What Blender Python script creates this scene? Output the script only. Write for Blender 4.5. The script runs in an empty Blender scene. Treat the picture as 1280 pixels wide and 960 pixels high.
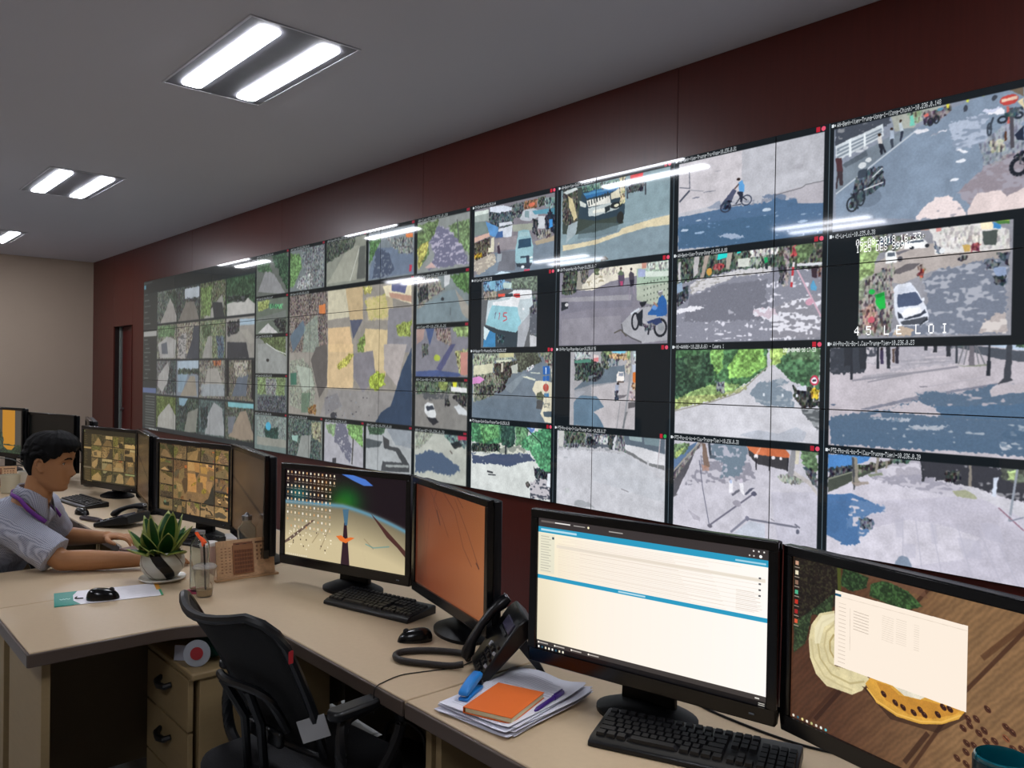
import bpy, bmesh, math, random
import numpy as np
from mathutils import Vector, Matrix
PI = math.pi
S = bpy.context.scene; COL = S.collection
# ---------------------------------------------------------------- camera, world, exposure
cam = bpy.data.cameras.new('camera'); cam.sensor_width = 36; cam.lens = 1015/1280*36; cam.clip_start = .05
co = bpy.data.objects.new('camera', cam); COL.objects.link(co)
ax = [(0.66498615, 0.74669489, 0.01549731), (-0.0180223, -0.00470077, 0.99982653), (0.74663821, -0.6651501, 0.01033121)]
M = Matrix([[ax[0][0], ax[1][0], ax[2][0], 0], [ax[0][1], ax[1][1], ax[2][1], 0], [ax[0][2], ax[1][2], ax[2][2], 1.6], [0, 0, 0, 1]])
co.matrix_world = M; S.camera = co
W = bpy.data.worlds.new('world'); S.world = W; W.use_nodes = True
W.node_tree.nodes['Background'].inputs[0].default_value = (.5, .6, .7, 1); W.node_tree.nodes['Background'].inputs[1].default_value = .02
S.view_settings.view_transform = 'Standard'; S.view_settings.look = 'None'; S.view_settings.gamma = 1; S.view_settings.exposure = 0; S.view_settings.use_curve_mapping = False
LAMP = 44.0      # radiance of the ceiling tubes' diffusers
SCREEN = 1.12     # brightness of the screens

# ---------------------------------------------------------------- materials
def lin(h):
    if not isinstance(h, str): return tuple(h)+(1,)
    c = [int(h[i:i+2], 16)/255 for i in (0, 2, 4)]
    return tuple(v/12.92 if v <= .04045 else ((v+.055)/1.055)**2.4 for v in c)+(1,)
MATS = {}
def mat(name, col, rough=.5, metal=0, var=.12, scale=8, bump=0, spec=.5, coat=0, coatr=.03, trans=0, ior=1.45, stretch=(1, 1, 1), col2=None):
    if name in MATS: return MATS[name]
    m = bpy.data.materials.new(name); m.use_nodes = True; nt = m.node_tree; b = nt.nodes['Principled BSDF']
    c = lin(col); b.inputs['Roughness'].default_value = rough; b.inputs['Metallic'].default_value = metal
    b.inputs['Specular IOR Level'].default_value = spec; b.inputs['Coat Weight'].default_value = coat; b.inputs['Coat Roughness'].default_value = coatr; b.inputs['Transmission Weight'].default_value = trans; b.inputs['IOR'].default_value = ior
    tc = nt.nodes.new('ShaderNodeTexCoord'); mp = nt.nodes.new('ShaderNodeMapping'); mp.inputs['Scale'].default_value = [scale*v for v in stretch]
    nz = nt.nodes.new('ShaderNodeTexNoise'); nz.inputs['Scale'].default_value = 1; nz.inputs['Detail'].default_value = 5
    nt.links.new(tc.outputs['Object'], mp.inputs[0]); nt.links.new(mp.outputs[0], nz.inputs['Vector'])
    mx = nt.nodes.new('ShaderNodeMix'); mx.data_type = 'RGBA'; mx.inputs[0].default_value = .5
    c2 = lin(col2) if col2 else tuple(v*(1-var) for v in c[:3])+(1,)
    mx.inputs[6].default_value = c2; mx.inputs[7].default_value = tuple(min(1, v*(1+(0 if col2 else var))) for v in c[:3])+(1,)
    nt.links.new(nz.outputs['Fac'], mx.inputs[0]); nt.links.new(mx.outputs[2], b.inputs['Base Color'])
    if bump:
        bp = nt.nodes.new('ShaderNodeBump'); bp.inputs['Strength'].default_value = bump; bp.inputs['Distance'].default_value = .002
        nt.links.new(nz.outputs['Fac'], bp.inputs['Height']); nt.links.new(bp.outputs[0], b.inputs['Normal'])
    MATS[name] = m; return m
def emat(name, img=None, col=None, strength=1., rough=.12, spec=.5):
    m = bpy.data.materials.new(name); m.use_nodes = True; nt = m.node_tree; b = nt.nodes['Principled BSDF']
    b.inputs['Base Color'].default_value = (.01, .01, .012, 1); b.inputs['Roughness'].default_value = rough; b.inputs['Emission Strength'].default_value = strength; b.inputs['Specular IOR Level'].default_value = spec
    if img:
        t = nt.nodes.new('ShaderNodeTexImage'); t.image = img; t.extension = 'EXTEND'; nt.links.new(t.outputs[0], b.inputs['Emission Color'])
    else: b.inputs['Emission Color'].default_value = lin(col)
    return m
def pmat(name, img, rough=.6):
    m = bpy.data.materials.new(name); m.use_nodes = True; nt = m.node_tree; b = nt.nodes['Principled BSDF']; b.inputs['Roughness'].default_value = rough
    t = nt.nodes.new('ShaderNodeTexImage'); t.image = img; t.extension = 'EXTEND'; nt.links.new(t.outputs[0], b.inputs['Base Color']); return m

# ---------------------------------------------------------------- geometry helpers
class MB:
    def __init__(s): s.v = []; s.f = []; s.m = []; s.uv = {}; s.mi = 0
    def add(s, vs, fs, M=None):
        o = len(s.v); s.v += [tuple(M @ Vector(v)) if M else tuple(v) for v in vs]
        for f in fs: s.f.append([i+o for i in f]); s.m.append(s.mi)
        return s
    def box(s, c, d, M=None, taper=1):
        x, y, z = [v/2 for v in d]; t = taper
        vs = [(c[0]+a*(t if w > 0 else 1), c[1]+b*(t if w > 0 else 1), c[2]+w) for w in (-z, z) for a, b in ((-x, -y), (x, -y), (x, y), (-x, y))]
        return s.add(vs, [(3, 2, 1, 0), (4, 5, 6, 7), (0, 1, 5, 4), (1, 2, 6, 5), (2, 3, 7, 6), (3, 0, 4, 7)], M)
    def lathe(s, prof, c=(0, 0, 0), n=32, M=None, cap=True):
        vs = [(c[0]+r*math.cos(2*PI*i/n), c[1]+r*math.sin(2*PI*i/n), c[2]+z) for r, z in prof for i in range(n)]
        fs = [(k*n+i, k*n+(i+1) % n, (k+1)*n+(i+1) % n, (k+1)*n+i) for k in range(len(prof)-1) for i in range(n)]
        if cap:
            if prof[0][0] > 1e-5: fs.append(tuple(reversed(range(n))))
            if prof[-1][0] > 1e-5: fs.append(tuple((len(prof)-1)*n+i for i in range(n)))
        return s.add(vs, fs, M)
    def tube(s, pts, r, n=10, M=None, closed=False, flat=1.):
        pts = [Vector(p) for p in pts]; rr = r if isinstance(r, (list, tuple)) else [r]*len(pts); vs = []; up = Vector((0, 0, 1)); N = len(pts)
        for k, p in enumerate(pts):
            t = (pts[(k+1) % N]-pts[k-1]) if closed else (pts[min(k+1, N-1)]-pts[max(k-1, 0)])
            t.normalize(); a = t.cross(up)
            if a.length < .05: a = t.cross(Vector((1, 0, 0)))
            a.normalize(); b = a.cross(t)
            for i in range(n): th = 2*PI*i/n; vs.append(p+a*math.cos(th)*rr[k]+b*math.sin(th)*rr[k]*flat)
        fs = [(k*n+i, k*n+(i+1) % n, ((k+1) % N)*n+(i+1) % n, ((k+1) % N)*n+i) for k in range(N if closed else N-1) for i in range(n)]
        if not closed: fs += [tuple(reversed(range(n))), tuple((N-1)*n+i for i in range(n))]
        return s.add(vs, fs, M)
    def prism(s, poly, z0, z1, M=None, plane='xy'):
        n = len(poly); g = (lambda a, b, z: (a, b, z)) if plane == 'xy' else ((lambda a, b, z: (a, z, b)) if plane == 'xz' else (lambda a, b, z: (z, a, b)))
        vs = [g(a, b, z0) for a, b in poly]+[g(a, b, z1) for a, b in poly]
        return s.add(vs, [tuple(reversed(range(n))), tuple(range(n, 2*n))]+[(i, (i+1) % n, n+(i+1) % n, n+i) for i in range(n)], M)
    def ball(s, c, r, n=16, m=10, M=None):
        r = r if isinstance(r, (list, tuple)) else (r, r, r)
        vs = [(c[0]+r[0]*math.sin(PI*j/m)*math.cos(2*PI*i/n), c[1]+r[1]*math.sin(PI*j/m)*math.sin(2*PI*i/n), c[2]-r[2]*math.cos(PI*j/m)) for j in range(m+1) for i in range(n)]
        return s.add(vs, [(j*n+i, j*n+(i+1) % n, (j+1)*n+(i+1) % n, (j+1)*n+i) for j in range(m) for i in range(n)], M)
    def quad(s, a, b, c, d, M=None):
        s.uv[len(s.f)] = ((0, 0), (1, 0), (1, 1), (0, 1)); return s.add([a, b, c, d], [(0, 1, 2, 3)], M)
    def build(s, name, m, parent=None, bevel=0, seg=2, smooth=True, angle=40, loc=None):
        me = bpy.data.meshes.new(name); me.from_pydata(s.v, [], s.f); ms = m if isinstance(m, (list, tuple)) else [m]
        for q in ms: me.materials.append(q)
        if len(ms) > 1: me.polygons.foreach_set('material_index', s.m)
        bm = bmesh.new(); bm.from_mesh(me); bmesh.ops.remove_doubles(bm, verts=bm.verts, dist=1e-6)
        if not s.uv: bmesh.ops.recalc_face_normals(bm, faces=bm.faces)
        bm.to_mesh(me); bm.free()
        if s.uv:
            ul = me.uv_layers.new(name='uv')
            for fi, q in s.uv.items():
                for li, t in zip(me.polygons[fi].loop_indices, q): ul.data[li].uv = t
        if smooth:
            me.polygons.foreach_set('use_smooth', [True]*len(me.polygons)); me.set_sharp_from_angle(angle=math.radians(angle))
        o = bpy.data.objects.new(name, me); COL.objects.link(o)
        if parent: o.parent = parent
        if loc: o.location = loc
        if bevel:
            b = o.modifiers.new('b', 'BEVEL'); b.width = bevel; b.segments = seg; b.limit_method = 'ANGLE'; b.angle_limit = math.radians(40); b.harden_normals = False
        return o
def box(name, c, d, m, parent=None, bevel=.002, M=None, **k): return MB().box(c, d, M).build(name, m, parent, bevel, **k)
def tag(o, label=None, cat=None, group=None, kind=None):
    if label: o['label'] = label
    if cat: o['category'] = cat
    if group: o['group'] = group
    if kind: o['kind'] = kind
    return o
def thing(name, label, cat, loc=(0, 0, 0), rz=0, group=None):
    o = bpy.data.objects.new(name, None); COL.objects.link(o); o.location = loc; o.rotation_euler = (0, 0, rz); o.empty_display_size = .05; return tag(o, label, cat, group)
def struct(o): o['kind'] = 'structure'; return o
def copy_tree(o, parent=None):
    c = o.copy(); COL.objects.link(c); c.parent = parent
    for ch in list(o.children): copy_tree(ch, c)
    return c
def RZ(a): return Matrix.Rotation(a, 4, 'Z')
def TR(*v): return Matrix.Translation(v)
def arc(cx, cy, r, a0, a1, n=8): return [(cx+r*math.cos(math.radians(a0+(a1-a0)*i/n)), cy+r*math.sin(math.radians(a0+(a1-a0)*i/n))) for i in range(n+1)]
def rrect(w, d, r, n=5, cx=0, cy=0):
    p = []
    for sx, sy, a in ((1, -1, -90), (1, 1, 0), (-1, 1, 90), (-1, -1, 180)): p += arc(cx+sx*(w/2-r), cy+sy*(d/2-r), r, a, a+90, n)
    return p
def spline(pts, n=8):
    P_ = [Vector(p) for p in pts]; P_ = [P_[0]*2-P_[1]]+P_+[P_[-1]*2-P_[-2]]; out = []
    for i in range(1, len(P_)-2):
        a, b, c, d = P_[i-1:i+3]
        for k in range(n):
            t = k/n; out.append(.5*((2*b)+(c-a)*t+(2*a-5*b+4*c-d)*t*t+(3*b-3*c+d-a)*t**3))
    return out+[P_[-2]]

# ---------------------------------------------------------------- pictures shown on the screens (painted here, in numpy)
FONT5 = ("0000000000 00005F0000 0007000700 147F147F14 242A7F2A12 2313086462 3649562050 0008070300 001C224100 0041221C00 2A1C7F1C2A 08083E0808 0080703000 0808080808 0000606000 2010080402 "
 "3E5149453E 00427F4000 7249494946 2141494D33 1814127F10 2745454539 3C4A494931 4121110907 3649494936 464949291E 0000140000 0040340000 0008142241 1414141414 0041221408 0201590906 3E415D594E "
 "7C1211127C 7F49494936 3E41414122 7F4141413E 7F49494941 7F09090901 3E41415173 7F0808087F 00417F4100 2040413F01 7F08142241 7F40404040 7F021C027F 7F0408107F 3E4141413E 7F09090906 3E4151215E 7F09192946 2649494932 03017F0103 3F4040403F 1F2040201F 3F4038403F 6314081463 0304780403 6159494D43 "
 "007F414141 0204081020 004141417F 0402010204 4040404040 0003070800 2054547840 7F28444438 3844444428 384444287F 3854545418 00087E0902 18A4A49C78 7F08040478 00447D4000 2040403D00 7F10284400 00417F4000 7C04780478 7C08040478 3844444438 FC18242418 18242418FC 7C08040408 4854545424 04043F4424 3C4040207C 1C2040201C 3C4030403C 4428102844 4C9090907C 4464544C44").split()
def rgb(h): return np.array([int(h[i:i+2], 16)/255 for i in (0, 2, 4)], np.float32)
rs = np.random.RandomState(7)
def _noise(h, w, cy, cx):
    g = rs.rand(int(h/cy)+3, int(w/cx)+3).astype(np.float32)
    y = np.arange(h)/cy; x = np.arange(w)/cx
    yi = y.astype(int); xi = x.astype(int); fy = (y-yi)[:, None]; fx = (x-xi)[None, :]
    fy = fy*fy*(3-2*fy); fx = fx*fx*(3-2*fx)
    A = g[yi][:, xi]; B = g[yi][:, xi+1]; Cc = g[yi+1][:, xi]; Dd = g[yi+1][:, xi+1]
    return ((A*(1-fx)+B*fx)*(1-fy)+(Cc*(1-fx)+Dd*fx)*fy).astype(np.float32)
NH, NW = 1400, 2420
N0 = _noise(NH, NW, 3, 3); N1 = _noise(NH, NW, 8, 8); N2 = _noise(NH, NW, 24, 24); N3 = _noise(NH, NW, 80, 80)
NA = _noise(NH, NW, 7, 22)*.6+_noise(NH, NW, 16, 50)*.4
NB = [_noise(NH, NW, 9, 5) for _ in range(3)]
class Canvas:
    def __init__(s, x0, x1, z0, z1, W):
        s.x0, s.z1 = x0, z1; s.k = W/(x1-x0); s.W = W; s.H = int((z1-z0)*s.k)
        s.a = np.zeros((s.H, s.W, 3), np.float32); s.clip = (0, 0, s.W, s.H); s.wp = W/2400 if W > 1300 else .8; s.ext = None
    def px(s, p, e=False):
        p = np.array(p, np.float64).reshape(-1, 2)/1000
        if s.ext and e: p[:, 0] += np.where(p[:, 0] > s.ext, .13, 0)
        return np.stack([(p[:, 0]-s.x0)*s.k, (s.z1-p[:, 1])*s.k], 1)
    def setclip(s, x0, z1, x1, z0):
        q = s.px([x0, z1, x1, z0]); s.clip = (max(0, int(q[0, 0])), max(0, int(q[0, 1])), min(s.W, int(q[1, 0])), min(s.H, int(q[1, 1])))
    def paint(s, y0, y1, x0, x1, m, col, t, a=1., c2=None, th=.56):
        c = rgb(col) if isinstance(col, str) else col
        r = slice(y0, y1), slice(x0, x1); rn = r if s.W > 1300 else (slice(y0*2, y1*2, 2), slice(x0*2, x1*2, 2)); n0, n1, n2, n3 = N0[rn], N1[rn], N2[rn], N3[rn]
        if t == 'f': o = np.broadcast_to(c, n0.shape+(3,))
        elif t == 'g': o = c*(.95+.10*n0+.10*(n2-.5)+.06*(n3-.5))[..., None]
        elif t == 'l':
            q = (.5*n1+.3*n0+.3*n2-.05); g = c.mean(); o = (c*.72+g*.28)*(.45+1.15*q)[..., None]; o = o+(n1 > .66)[..., None]*np.array([.04, .06, .03], np.float32)
        elif t == 'd':
            q = .7*NA[rn]+.3*n1; w = np.clip((q-th)*14, 0, 1)[..., None]; o = c*(.95+.1*n0)[..., None]*(1-w)+rgb(c2)*w
        elif t == 'c':
            b0, b1 = NB[0][rn], NB[1][rn]; q = .5*b0+.3*n0+.3*n2; dk = np.clip((.42-b1)*9, 0, 1); lt = np.clip((n1*.5+b0*.5-.60)*12, 0, 1)
            o = c*(.55+.85*q)[..., None]; o = o*(1-.48*dk[..., None])+np.stack([(b[rn]-.5)*.10 for b in NB], -1); o = o*(1-.35*lt[..., None])+.28*lt[..., None]*np.array([.80, .80, .78], np.float32)
        elif t == 's': o = c*(.5+1.0*NB[0][rn])[..., None]
        tg = s.a[r]; mm = (m*a)[..., None]
        tg[...] = tg*(1-mm)+np.clip(o, 0, 1)*mm
    def P(s, col, pts, t='g', a=1., c2=None, th=.56):
        q = s.px(pts, t != 'f'); cx0, cy0, cx1, cy1 = s.clip
        x0 = max(cx0, int(q[:, 0].min())); x1 = min(cx1, int(q[:, 0].max())+1); y0 = max(cy0, int(q[:, 1].min())); y1 = min(cy1, int(q[:, 1].max())+1)
        if x1 <= x0 or y1 <= y0: return
        if t in 'ldcg': m_ = int(4*s.wp); x0 = max(cx0, x0-m_); x1 = min(cx1, x1+m_); y0 = max(cy0, y0-m_); y1 = min(cy1, y1+m_)
        xs = np.arange(x0, x1)+.5; ys = (np.arange(y0, y1)+.5)[:, None]
        if t in 'ldcg':
            k_ = s.wp*(.35 if t == 'g' else 1.25); xs = xs[None]+k_*((N1[y0:y1, x0:x1]-.5)*8+(N2[y0:y1, x0:x1]-.5)*7); ys = ys+k_*((N1[y0+9:y1+9, x0+9:x1+9]-.5)*7+(N0[y0:y1, x0:x1]-.5)*4)
        ins = np.zeros((y1-y0, x1-x0), bool)
        for i in range(len(q)):
            (ax, ay), (bx, by) = q[i], q[i-1]
            if abs(ay-by) < 1e-9: continue
            ins ^= ((ay > ys) != (by > ys)) & (xs < (bx-ax)*(ys-ay)/(by-ay)+ax)
        s.paint(y0, y1, x0, x1, ins.astype(np.float32), col, t, a, c2, th)
    def R(s, col, pts, t='g', **k):
        x0, z0, x1, z1 = pts; s.P(col, [x0, z0, x1, z0, x1, z1, x0, z1], t, **k)
    def F(s, col, t='g', **k):
        x0, y0, x1, y1 = s.clip; s.paint(y0, y1, x0, x1, np.ones((y1-y0, x1-x0), np.float32), col, t, **k)
    def E(s, col, pts, t='g', **k):
        x0, z0, x1, z1 = pts; th = np.linspace(0, 2*PI, 20, endpoint=False)
        s.P(col, np.stack([(x0+x1)/2+abs(x1-x0)/2*np.cos(th), (z0+z1)/2+abs(z1-z0)/2*np.sin(th)], 1).ravel(), t, **k)
    def O(s, col, pts, w):     # ring
        x0, z0, x1, z1 = pts; th = np.linspace(0, 2*PI, 17)
        s.L(col, np.stack([(x0+x1)/2+abs(x1-x0)/2*np.cos(th), (z0+z1)/2+abs(z1-z0)/2*np.sin(th)], 1).ravel(), w)
    def L(s, col, pts, w, t='f', **k):
        p = np.array(pts, float).reshape(-1, 2)
        for a, b in zip(p[:-1], p[1:]):
            d = b-a; n = np.array([-d[1], d[0]])/(np.hypot(*d)+1e-6)*w/2
            s.P(col, np.array([a+n, b+n, b-n, a-n]).ravel(), t, **k)
    def B(s, n, pts, cols, w=14, h=14, seed=1):     # scattered small blobs in a box
        r = np.random.RandomState(seed); x0, z0, x1, z1 = pts
        for i in range(n):
            x = x0+(x1-x0)*r.rand(); z = z0+(z1-z0)*r.rand(); s.E(cols[i % len(cols)], [x-w/2*(.5+r.rand()), z-h/2, x+w/2*(.5+r.rand()), z+h/2*(.4+r.rand())], 'f')
    def T(s, txt, x, z, col='ffffff', sx=1, sy=2, a=1.):
        q = s.px([x, z])[0]; X, Y = int(q[0]), int(q[1]); c = rgb(col)
        for ch in txt:
            if not 32 <= ord(ch) <= 122: continue
            g = FONT5[ord(ch)-32]
            for k in range(5):
                b = int(g[2*k:2*k+2], 16)
                for j in range(8):
                    if b >> j & 1:
                        y0 = Y+j*sy; x0 = X+k*sx
                        if 0 <= y0 < s.H-sy and 0 <= x0 < s.W-sx: s.a[y0:y0+sy, x0:x0+sx] = s.a[y0:y0+sy, x0:x0+sx]*(1-a)+c*a
            X += 6*sx
    def blur(s):
        a = s.a; b = a.copy(); b[1:] += a[:-1]; b[:-1] += a[1:]; b[0] += a[0]; b[-1] += a[-1]; b /= 3
        c = b.copy(); c[:, 1:] += b[:, :-1]; c[:, :-1] += b[:, 1:]; c[:, 0] += b[:, 0]; c[:, -1] += b[:, -1]; s.a = c/3
    def image(s, name):
        im = bpy.data.images.new(name, s.W, s.H); o = np.ones((s.H, s.W, 4), np.float32); o[..., :3] = np.clip(s.a[::-1], 0, 1)
        im.pixels.foreach_set(o.ravel()); im.update(); im.pack(); return im

# wall coordinates are millimetres: x measured from 12 m left of the room's centre line, z from the floor
WX = lambda x: int((x+12)*1000)
XR, PW, PH, ZT = -.965, 1.21, .6783, 2.82
c1 = Canvas(XR-3*PW+12, XR+12, ZT-3*PH, ZT, 2400); c1.ext = 10.925
c2 = Canvas(XR-6*PW+12, XR-3*PW+12, ZT-3*PH, ZT, 1200)
c3 = Canvas(XR-9*PW+12, XR-6*PW+12, ZT-3*PH, ZT, 840)
CB = [7405, 8281, 9200, 10106, 11035]; RB = [2820, 2297, 1791, 1291, 785]
TIT = {}
def cell(i, j, title=None, inset=(34, 24)):
    x0, x1, z1, z0 = CB[i], CB[i+1], RB[j], RB[j+1]
    c1.ext = None; c1.setclip(x0, z1, x1, z0); c1.F('10171b', 'f')
    TIT[i, j] = (x0, z1, x1, title)
    c1.setclip(x0+inset[0], z1-36, x1-inset[1], z0+(3 if j < 3 else 0)); c1.ext = 10.925
P, R, F, E, L, B, T, O = (getattr(c1, n) for n in 'PRFELBTO')
SHADE, PAVE, DARK = '566a86', 'bdbcc4', '2a2f33'

cell(3, 0, 'AN-Benh-Vien-Trung-Uong-1-(Cong-Chinh)-10.236.0.148', (24, 0)); F('8890a0')
P('7e8ea2', [10145,2364,10140,2588,10505,2710,10633,2762,10916,2816,10926,2322,10512,2314])
P('444a55', [10136,2789,10393,2797,10394,2755,10138,2707], 'd', c2='83868c', th=.6)
P('a3a79f', [10394,2790,10633,2783,10595,2758,10504,2730,10491,2712,10409,2716])
P('c7cfd6', [10138,2707,10359,2762,10360,2705,10139,2632]); 
for k in range(13): P('7d8894', [10143,2690,10155,2692,10155,2681,10143,2679])
L('7d8894', [10143,2688,10352,2739], 9); L('7d8894', [10143,2669,10353,2727], 9); L('7d8894', [10143,2650,10353,2715], 9); L('dfe6ea', [10206,2723,10208,2642], 12); L('dfe6ea', [10274,2736,10276,2672], 10)
P('77838f', [10140,2603,10450,2721,10505,2710,10142,2483]); L('b7bfc8', [10142,2479,10511,2705], 7)
P('59636e', [10170,2612,10282,2657,10290,2633,10186,2594]); E('c8ced6', [10230,2652,10271,2666]); E('c8ced6', [10267,2659,10292,2676])
P('cfccca', [10333,2697,10340,2713,10351,2711,10357,2670,10341,2666]); P('262a35', [10339,2674,10359,2673,10374,2631,10365,2630,10358,2649,10358,2624,10349,2623]); E('33261f', [10336,2709,10350,2723])
P('a9b6c8', [10387,2725,10403,2724,10410,2681,10390,2678]); P('39404c', [10392,2685,10407,2685,10405,2645,10397,2643]); E('33261f', [10389,2724,10403,2737])
P('b7c3cd', [10426,2748,10440,2750,10451,2707,10433,2708]); P('2b3140', [10434,2711,10449,2711,10444,2668,10435,2667]); E('33261f', [10428,2751,10441,2762])
P('4b3136', [10137,2648,10165,2646,10175,2574,10148,2571]); P('3c3338', [10148,2586,10171,2582,10177,2515,10162,2516,10153,2556,10148,2501,10140,2502])
P('4f5a66', [10218,2486,10254,2567,10349,2572,10367,2540,10365,2484,10293,2452,10243,2394,10205,2407], 'c'); E('d5dbe0', [10247,2576,10283,2606]); E('d5dbe0', [10277,2600,10309,2621]); P('3c4653', [10247,2569,10291,2575,10284,2533,10244,2533])
L('20262d', [10293,2488,10363,2548], 9); L('c9ced3', [10274,2477,10364,2498], 6); L('c9ced3', [10314,2528,10359,2563], 6); O('252b33', [10197,2452,10247,2386], 8); O('252b33', [10241,2482,10280,2407], 7); E('39424d', [10228,2396,10358,2478], a=.25)
P('8c9b84', [10463,2781,10523,2792,10524,2740,10491,2733], 'c'); P('6fc0ae', [10475,2768,10487,2772,10498,2725,10477,2724])
P('6d6a72', [10530,2773,10639,2781,10640,2741,10557,2712,10531,2724], 'c'); E('c96a62', [10536,2750,10556,2765]); E('4f86a0', [10589,2763,10614,2777]); P('d8d04c', [10623,2792,10638,2791,10632,2766,10624,2771]); P('d2d850', [10701,2793,10717,2794,10711,2774,10703,2777]); P('d2d850', [10765,2796,10777,2796,10773,2782,10766,2782])
O('23272e', [10552,2740,10572,2709], 7); O('23272e', [10577,2745,10596,2713], 7); E('3d434e', [10691,2737,10710,2764]); E('3d434e', [10800,2756,10819,2778])
P('c5cbe0', [10769,2727,10840,2724,10843,2694,10781,2705], 'd', c2='e6e6ee', th=.4); P('aab5c8', [10635,2702,10787,2713,10790,2589,10662,2582], 'd', c2='8592a6', th=.52)
P('d7d8e0', [10491,2699,10544,2701,10558,2688,10505,2682]); P('d8dae4', [10558,2671,10635,2678,10629,2669,10565,2664], 'd', c2='8890a0')
P('8f8790', [10774,2488,10872,2534,10922,2525,10926,2322,10729,2338,10678,2399], 'd', c2='9c98a4', th=.5)
P('a7a1a8', [10760,2589,10918,2702,10922,2525,10774,2488], 'c', a=.45); P('a6a69a', [10790,2589,10819,2596,10851,2583,10855,2538,10802,2541], 'c')
E('e0e4ec', [10668,2526,10708,2540]); E('e0e4ec', [10646,2452,10682,2465]); P('dfe2ea', [10667,2584,10681,2586,10717,2566,10706,2561])
P('d8c9c8', [10717,2320,10752,2387,10846,2385,10864,2357,10924,2385,10926,2310,10717,2287]); P('e4d6d6', [10512,2314,10538,2359,10590,2392,10641,2398,10698,2336,10717,2287], 'd', c2='a9a4ac', th=.7)
L('4c4a52', [10873,2713,10880,2549], 14); P('51301f', [10852,2622,10859,2620,10858,2582,10850,2583]); E('b5443f', [10831,2726,10898,2767]); P('d8b9a4', [10838,2753,10894,2757,10894,2744,10838,2741]); L('bb5e58', [10860,2722,10864,2651], 9)
O('222a34', [10826,2659,10858,2684], 9); O('222a34', [10886,2665,10914,2687], 9); P('3b4a55', [10840,2695,10908,2711,10911,2685,10852,2673], 'c')
O('39424e', [10787,2668,10801,2616], 7); L('39424e', [10793,2641,10808,2689], 8); P('d7c9a6', [10894,2733,10917,2743,10918,2696]); P('6d6152', [10867,2784,10916,2797,10917,2746,10893,2765])
O('1a1f28', [10877,2438,10934,2503], 16); P('1f242e', [10884,2513,10921,2534,10923,2474,10901,2503], 'c'); P('20283a', [10888,2601,10920,2632,10921,2569,10894,2581])

cell(2, 0, 'AN-Benh-Vien-Truong-Tra-Kham-10.236.0.81'); F('b4b5bd')
P('c4c0c6', [9227,2816,9631,2805,9636,2558,9438,2522,9233,2511]); P('aeabb3', [9815,2530,10084,2554,10087,2428,9816,2468])
P('4f6b8b', [9234,2493,9334,2493,9509,2499,9637,2500,9738,2511,9829,2516,9944,2486,9951,2463,10086,2446,10090,2274,9238,2316], 'g'); P('4f6b8b', [9234,2490,10086,2446,10090,2274,9238,2316], 'd', c2='8fa5bf', th=.72)
P('466380', [9243,2440,9810,2431,9813,2293,9246,2322], 'd', c2='6c8bb0', th=.74); P('98a8c0', [9488,2363,9580,2365,9663,2332,9581,2329], 'd', c2='7f96b4'); E('b8c6d6', [9755,2448,9803,2466]); E('a9b8cb', [9351,2454,9391,2462]); E('a9b8cb', [9252,2408,9306,2422]); E('8ea6c2', [9344,2383,9409,2396]); E('94aac4', [9947,2366,10002,2380])
P('8a8f9e', [9539,2528,9809,2513,9809,2494,9592,2500], 'd', c2='b4b5bd', th=.5); P('6f7e96', [9752,2534,9829,2528,9938,2490,9905,2486,9759,2523], 'd', c2='b4b5bd', th=.6)
L('55575c', [9822,2523,9970,2537,9989,2549,10084,2552], 3); P('8f98aa', [9426,2517,9500,2547,9516,2498,9438,2512])
L('494e5c', [9302,2754,9308,2637], 5); L('494e5c', [9308,2640,9239,2655], 4); L('494e5c', [9308,2629,9240,2575], 11); E('6a7080', [9395,2604,9475,2601]); L('777c88', [9311,2630,9396,2611], 3); E('6a7080', [9324,2579,9374,2586]); E('a5a4ae', [9465,2703,9504,2707]); E('a2a1aa', [9921,2633,9974,2657], a=.5)
P('4a5068', [9501,2513,9583,2596,9602,2580,9569,2523,9555,2506]); P('2f3a52', [9512,2525,9546,2540,9569,2530,9570,2490,9517,2491], 'c'); O('31394c', [9508,2479,9571,2526], 8); O('31394c', [9633,2497,9692,2548], 6); L('2a2f3c', [9666,2522,9632,2549,9600,2512], 6); L('3a3f4c', [9633,2507,9577,2506], 5)
P('5d9ad0', [9612,2620,9634,2630,9651,2601,9649,2569,9619,2567]); P('272c3c', [9609,2575,9643,2570,9640,2538,9637,2516,9625,2521,9621,2548,9607,2566]); E('2c211f', [9603,2631,9624,2646]); L('5a4a48', [9616,2613,9590,2591], 8)

cell(1, 0, 'AN-Benh-Vien-Quoc-Te-10.236.0.79'); F('8398a0')
P('7d8f99', [8335,2434,9190,2517,9195,2296,8338,2312]); P('cfc4a6', [8335,2434,8473,2433,8615,2438,8804,2463,8821,2481,9007,2503,9187,2523,9188,2460,9008,2464,8839,2445,8616,2410,8336,2398])
P('8da1aa', [8855,2510,9187,2523,9187,2517,8907,2497]); P('3d4742', [8327,2786,8494,2780,8514,2735,8612,2569,8828,2566,8838,2512,8614,2486,8462,2490,8333,2506], 'g'); P('596b72', [8472,2503,8613,2541,8803,2517,8786,2465,8615,2452,8463,2462], a=.5)
P('31424e', [8495,2738,8504,2779,8849,2775,8845,2564,8803,2517,8785,2519,8784,2559,8613,2555,8470,2588], 'g'); P('2f6597', [8515,2728,8608,2748,8798,2741,8798,2717,8728,2709,8534,2701]); P('4c86b0', [8505,2737,8798,2737,8798,2727,8524,2720]); P('6b8a80', [8504,2782,8797,2778,8798,2741,8505,2744], 'c')
P('d9d9d2', [8539,2690,8724,2692,8734,2647,8550,2646]); 
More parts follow.
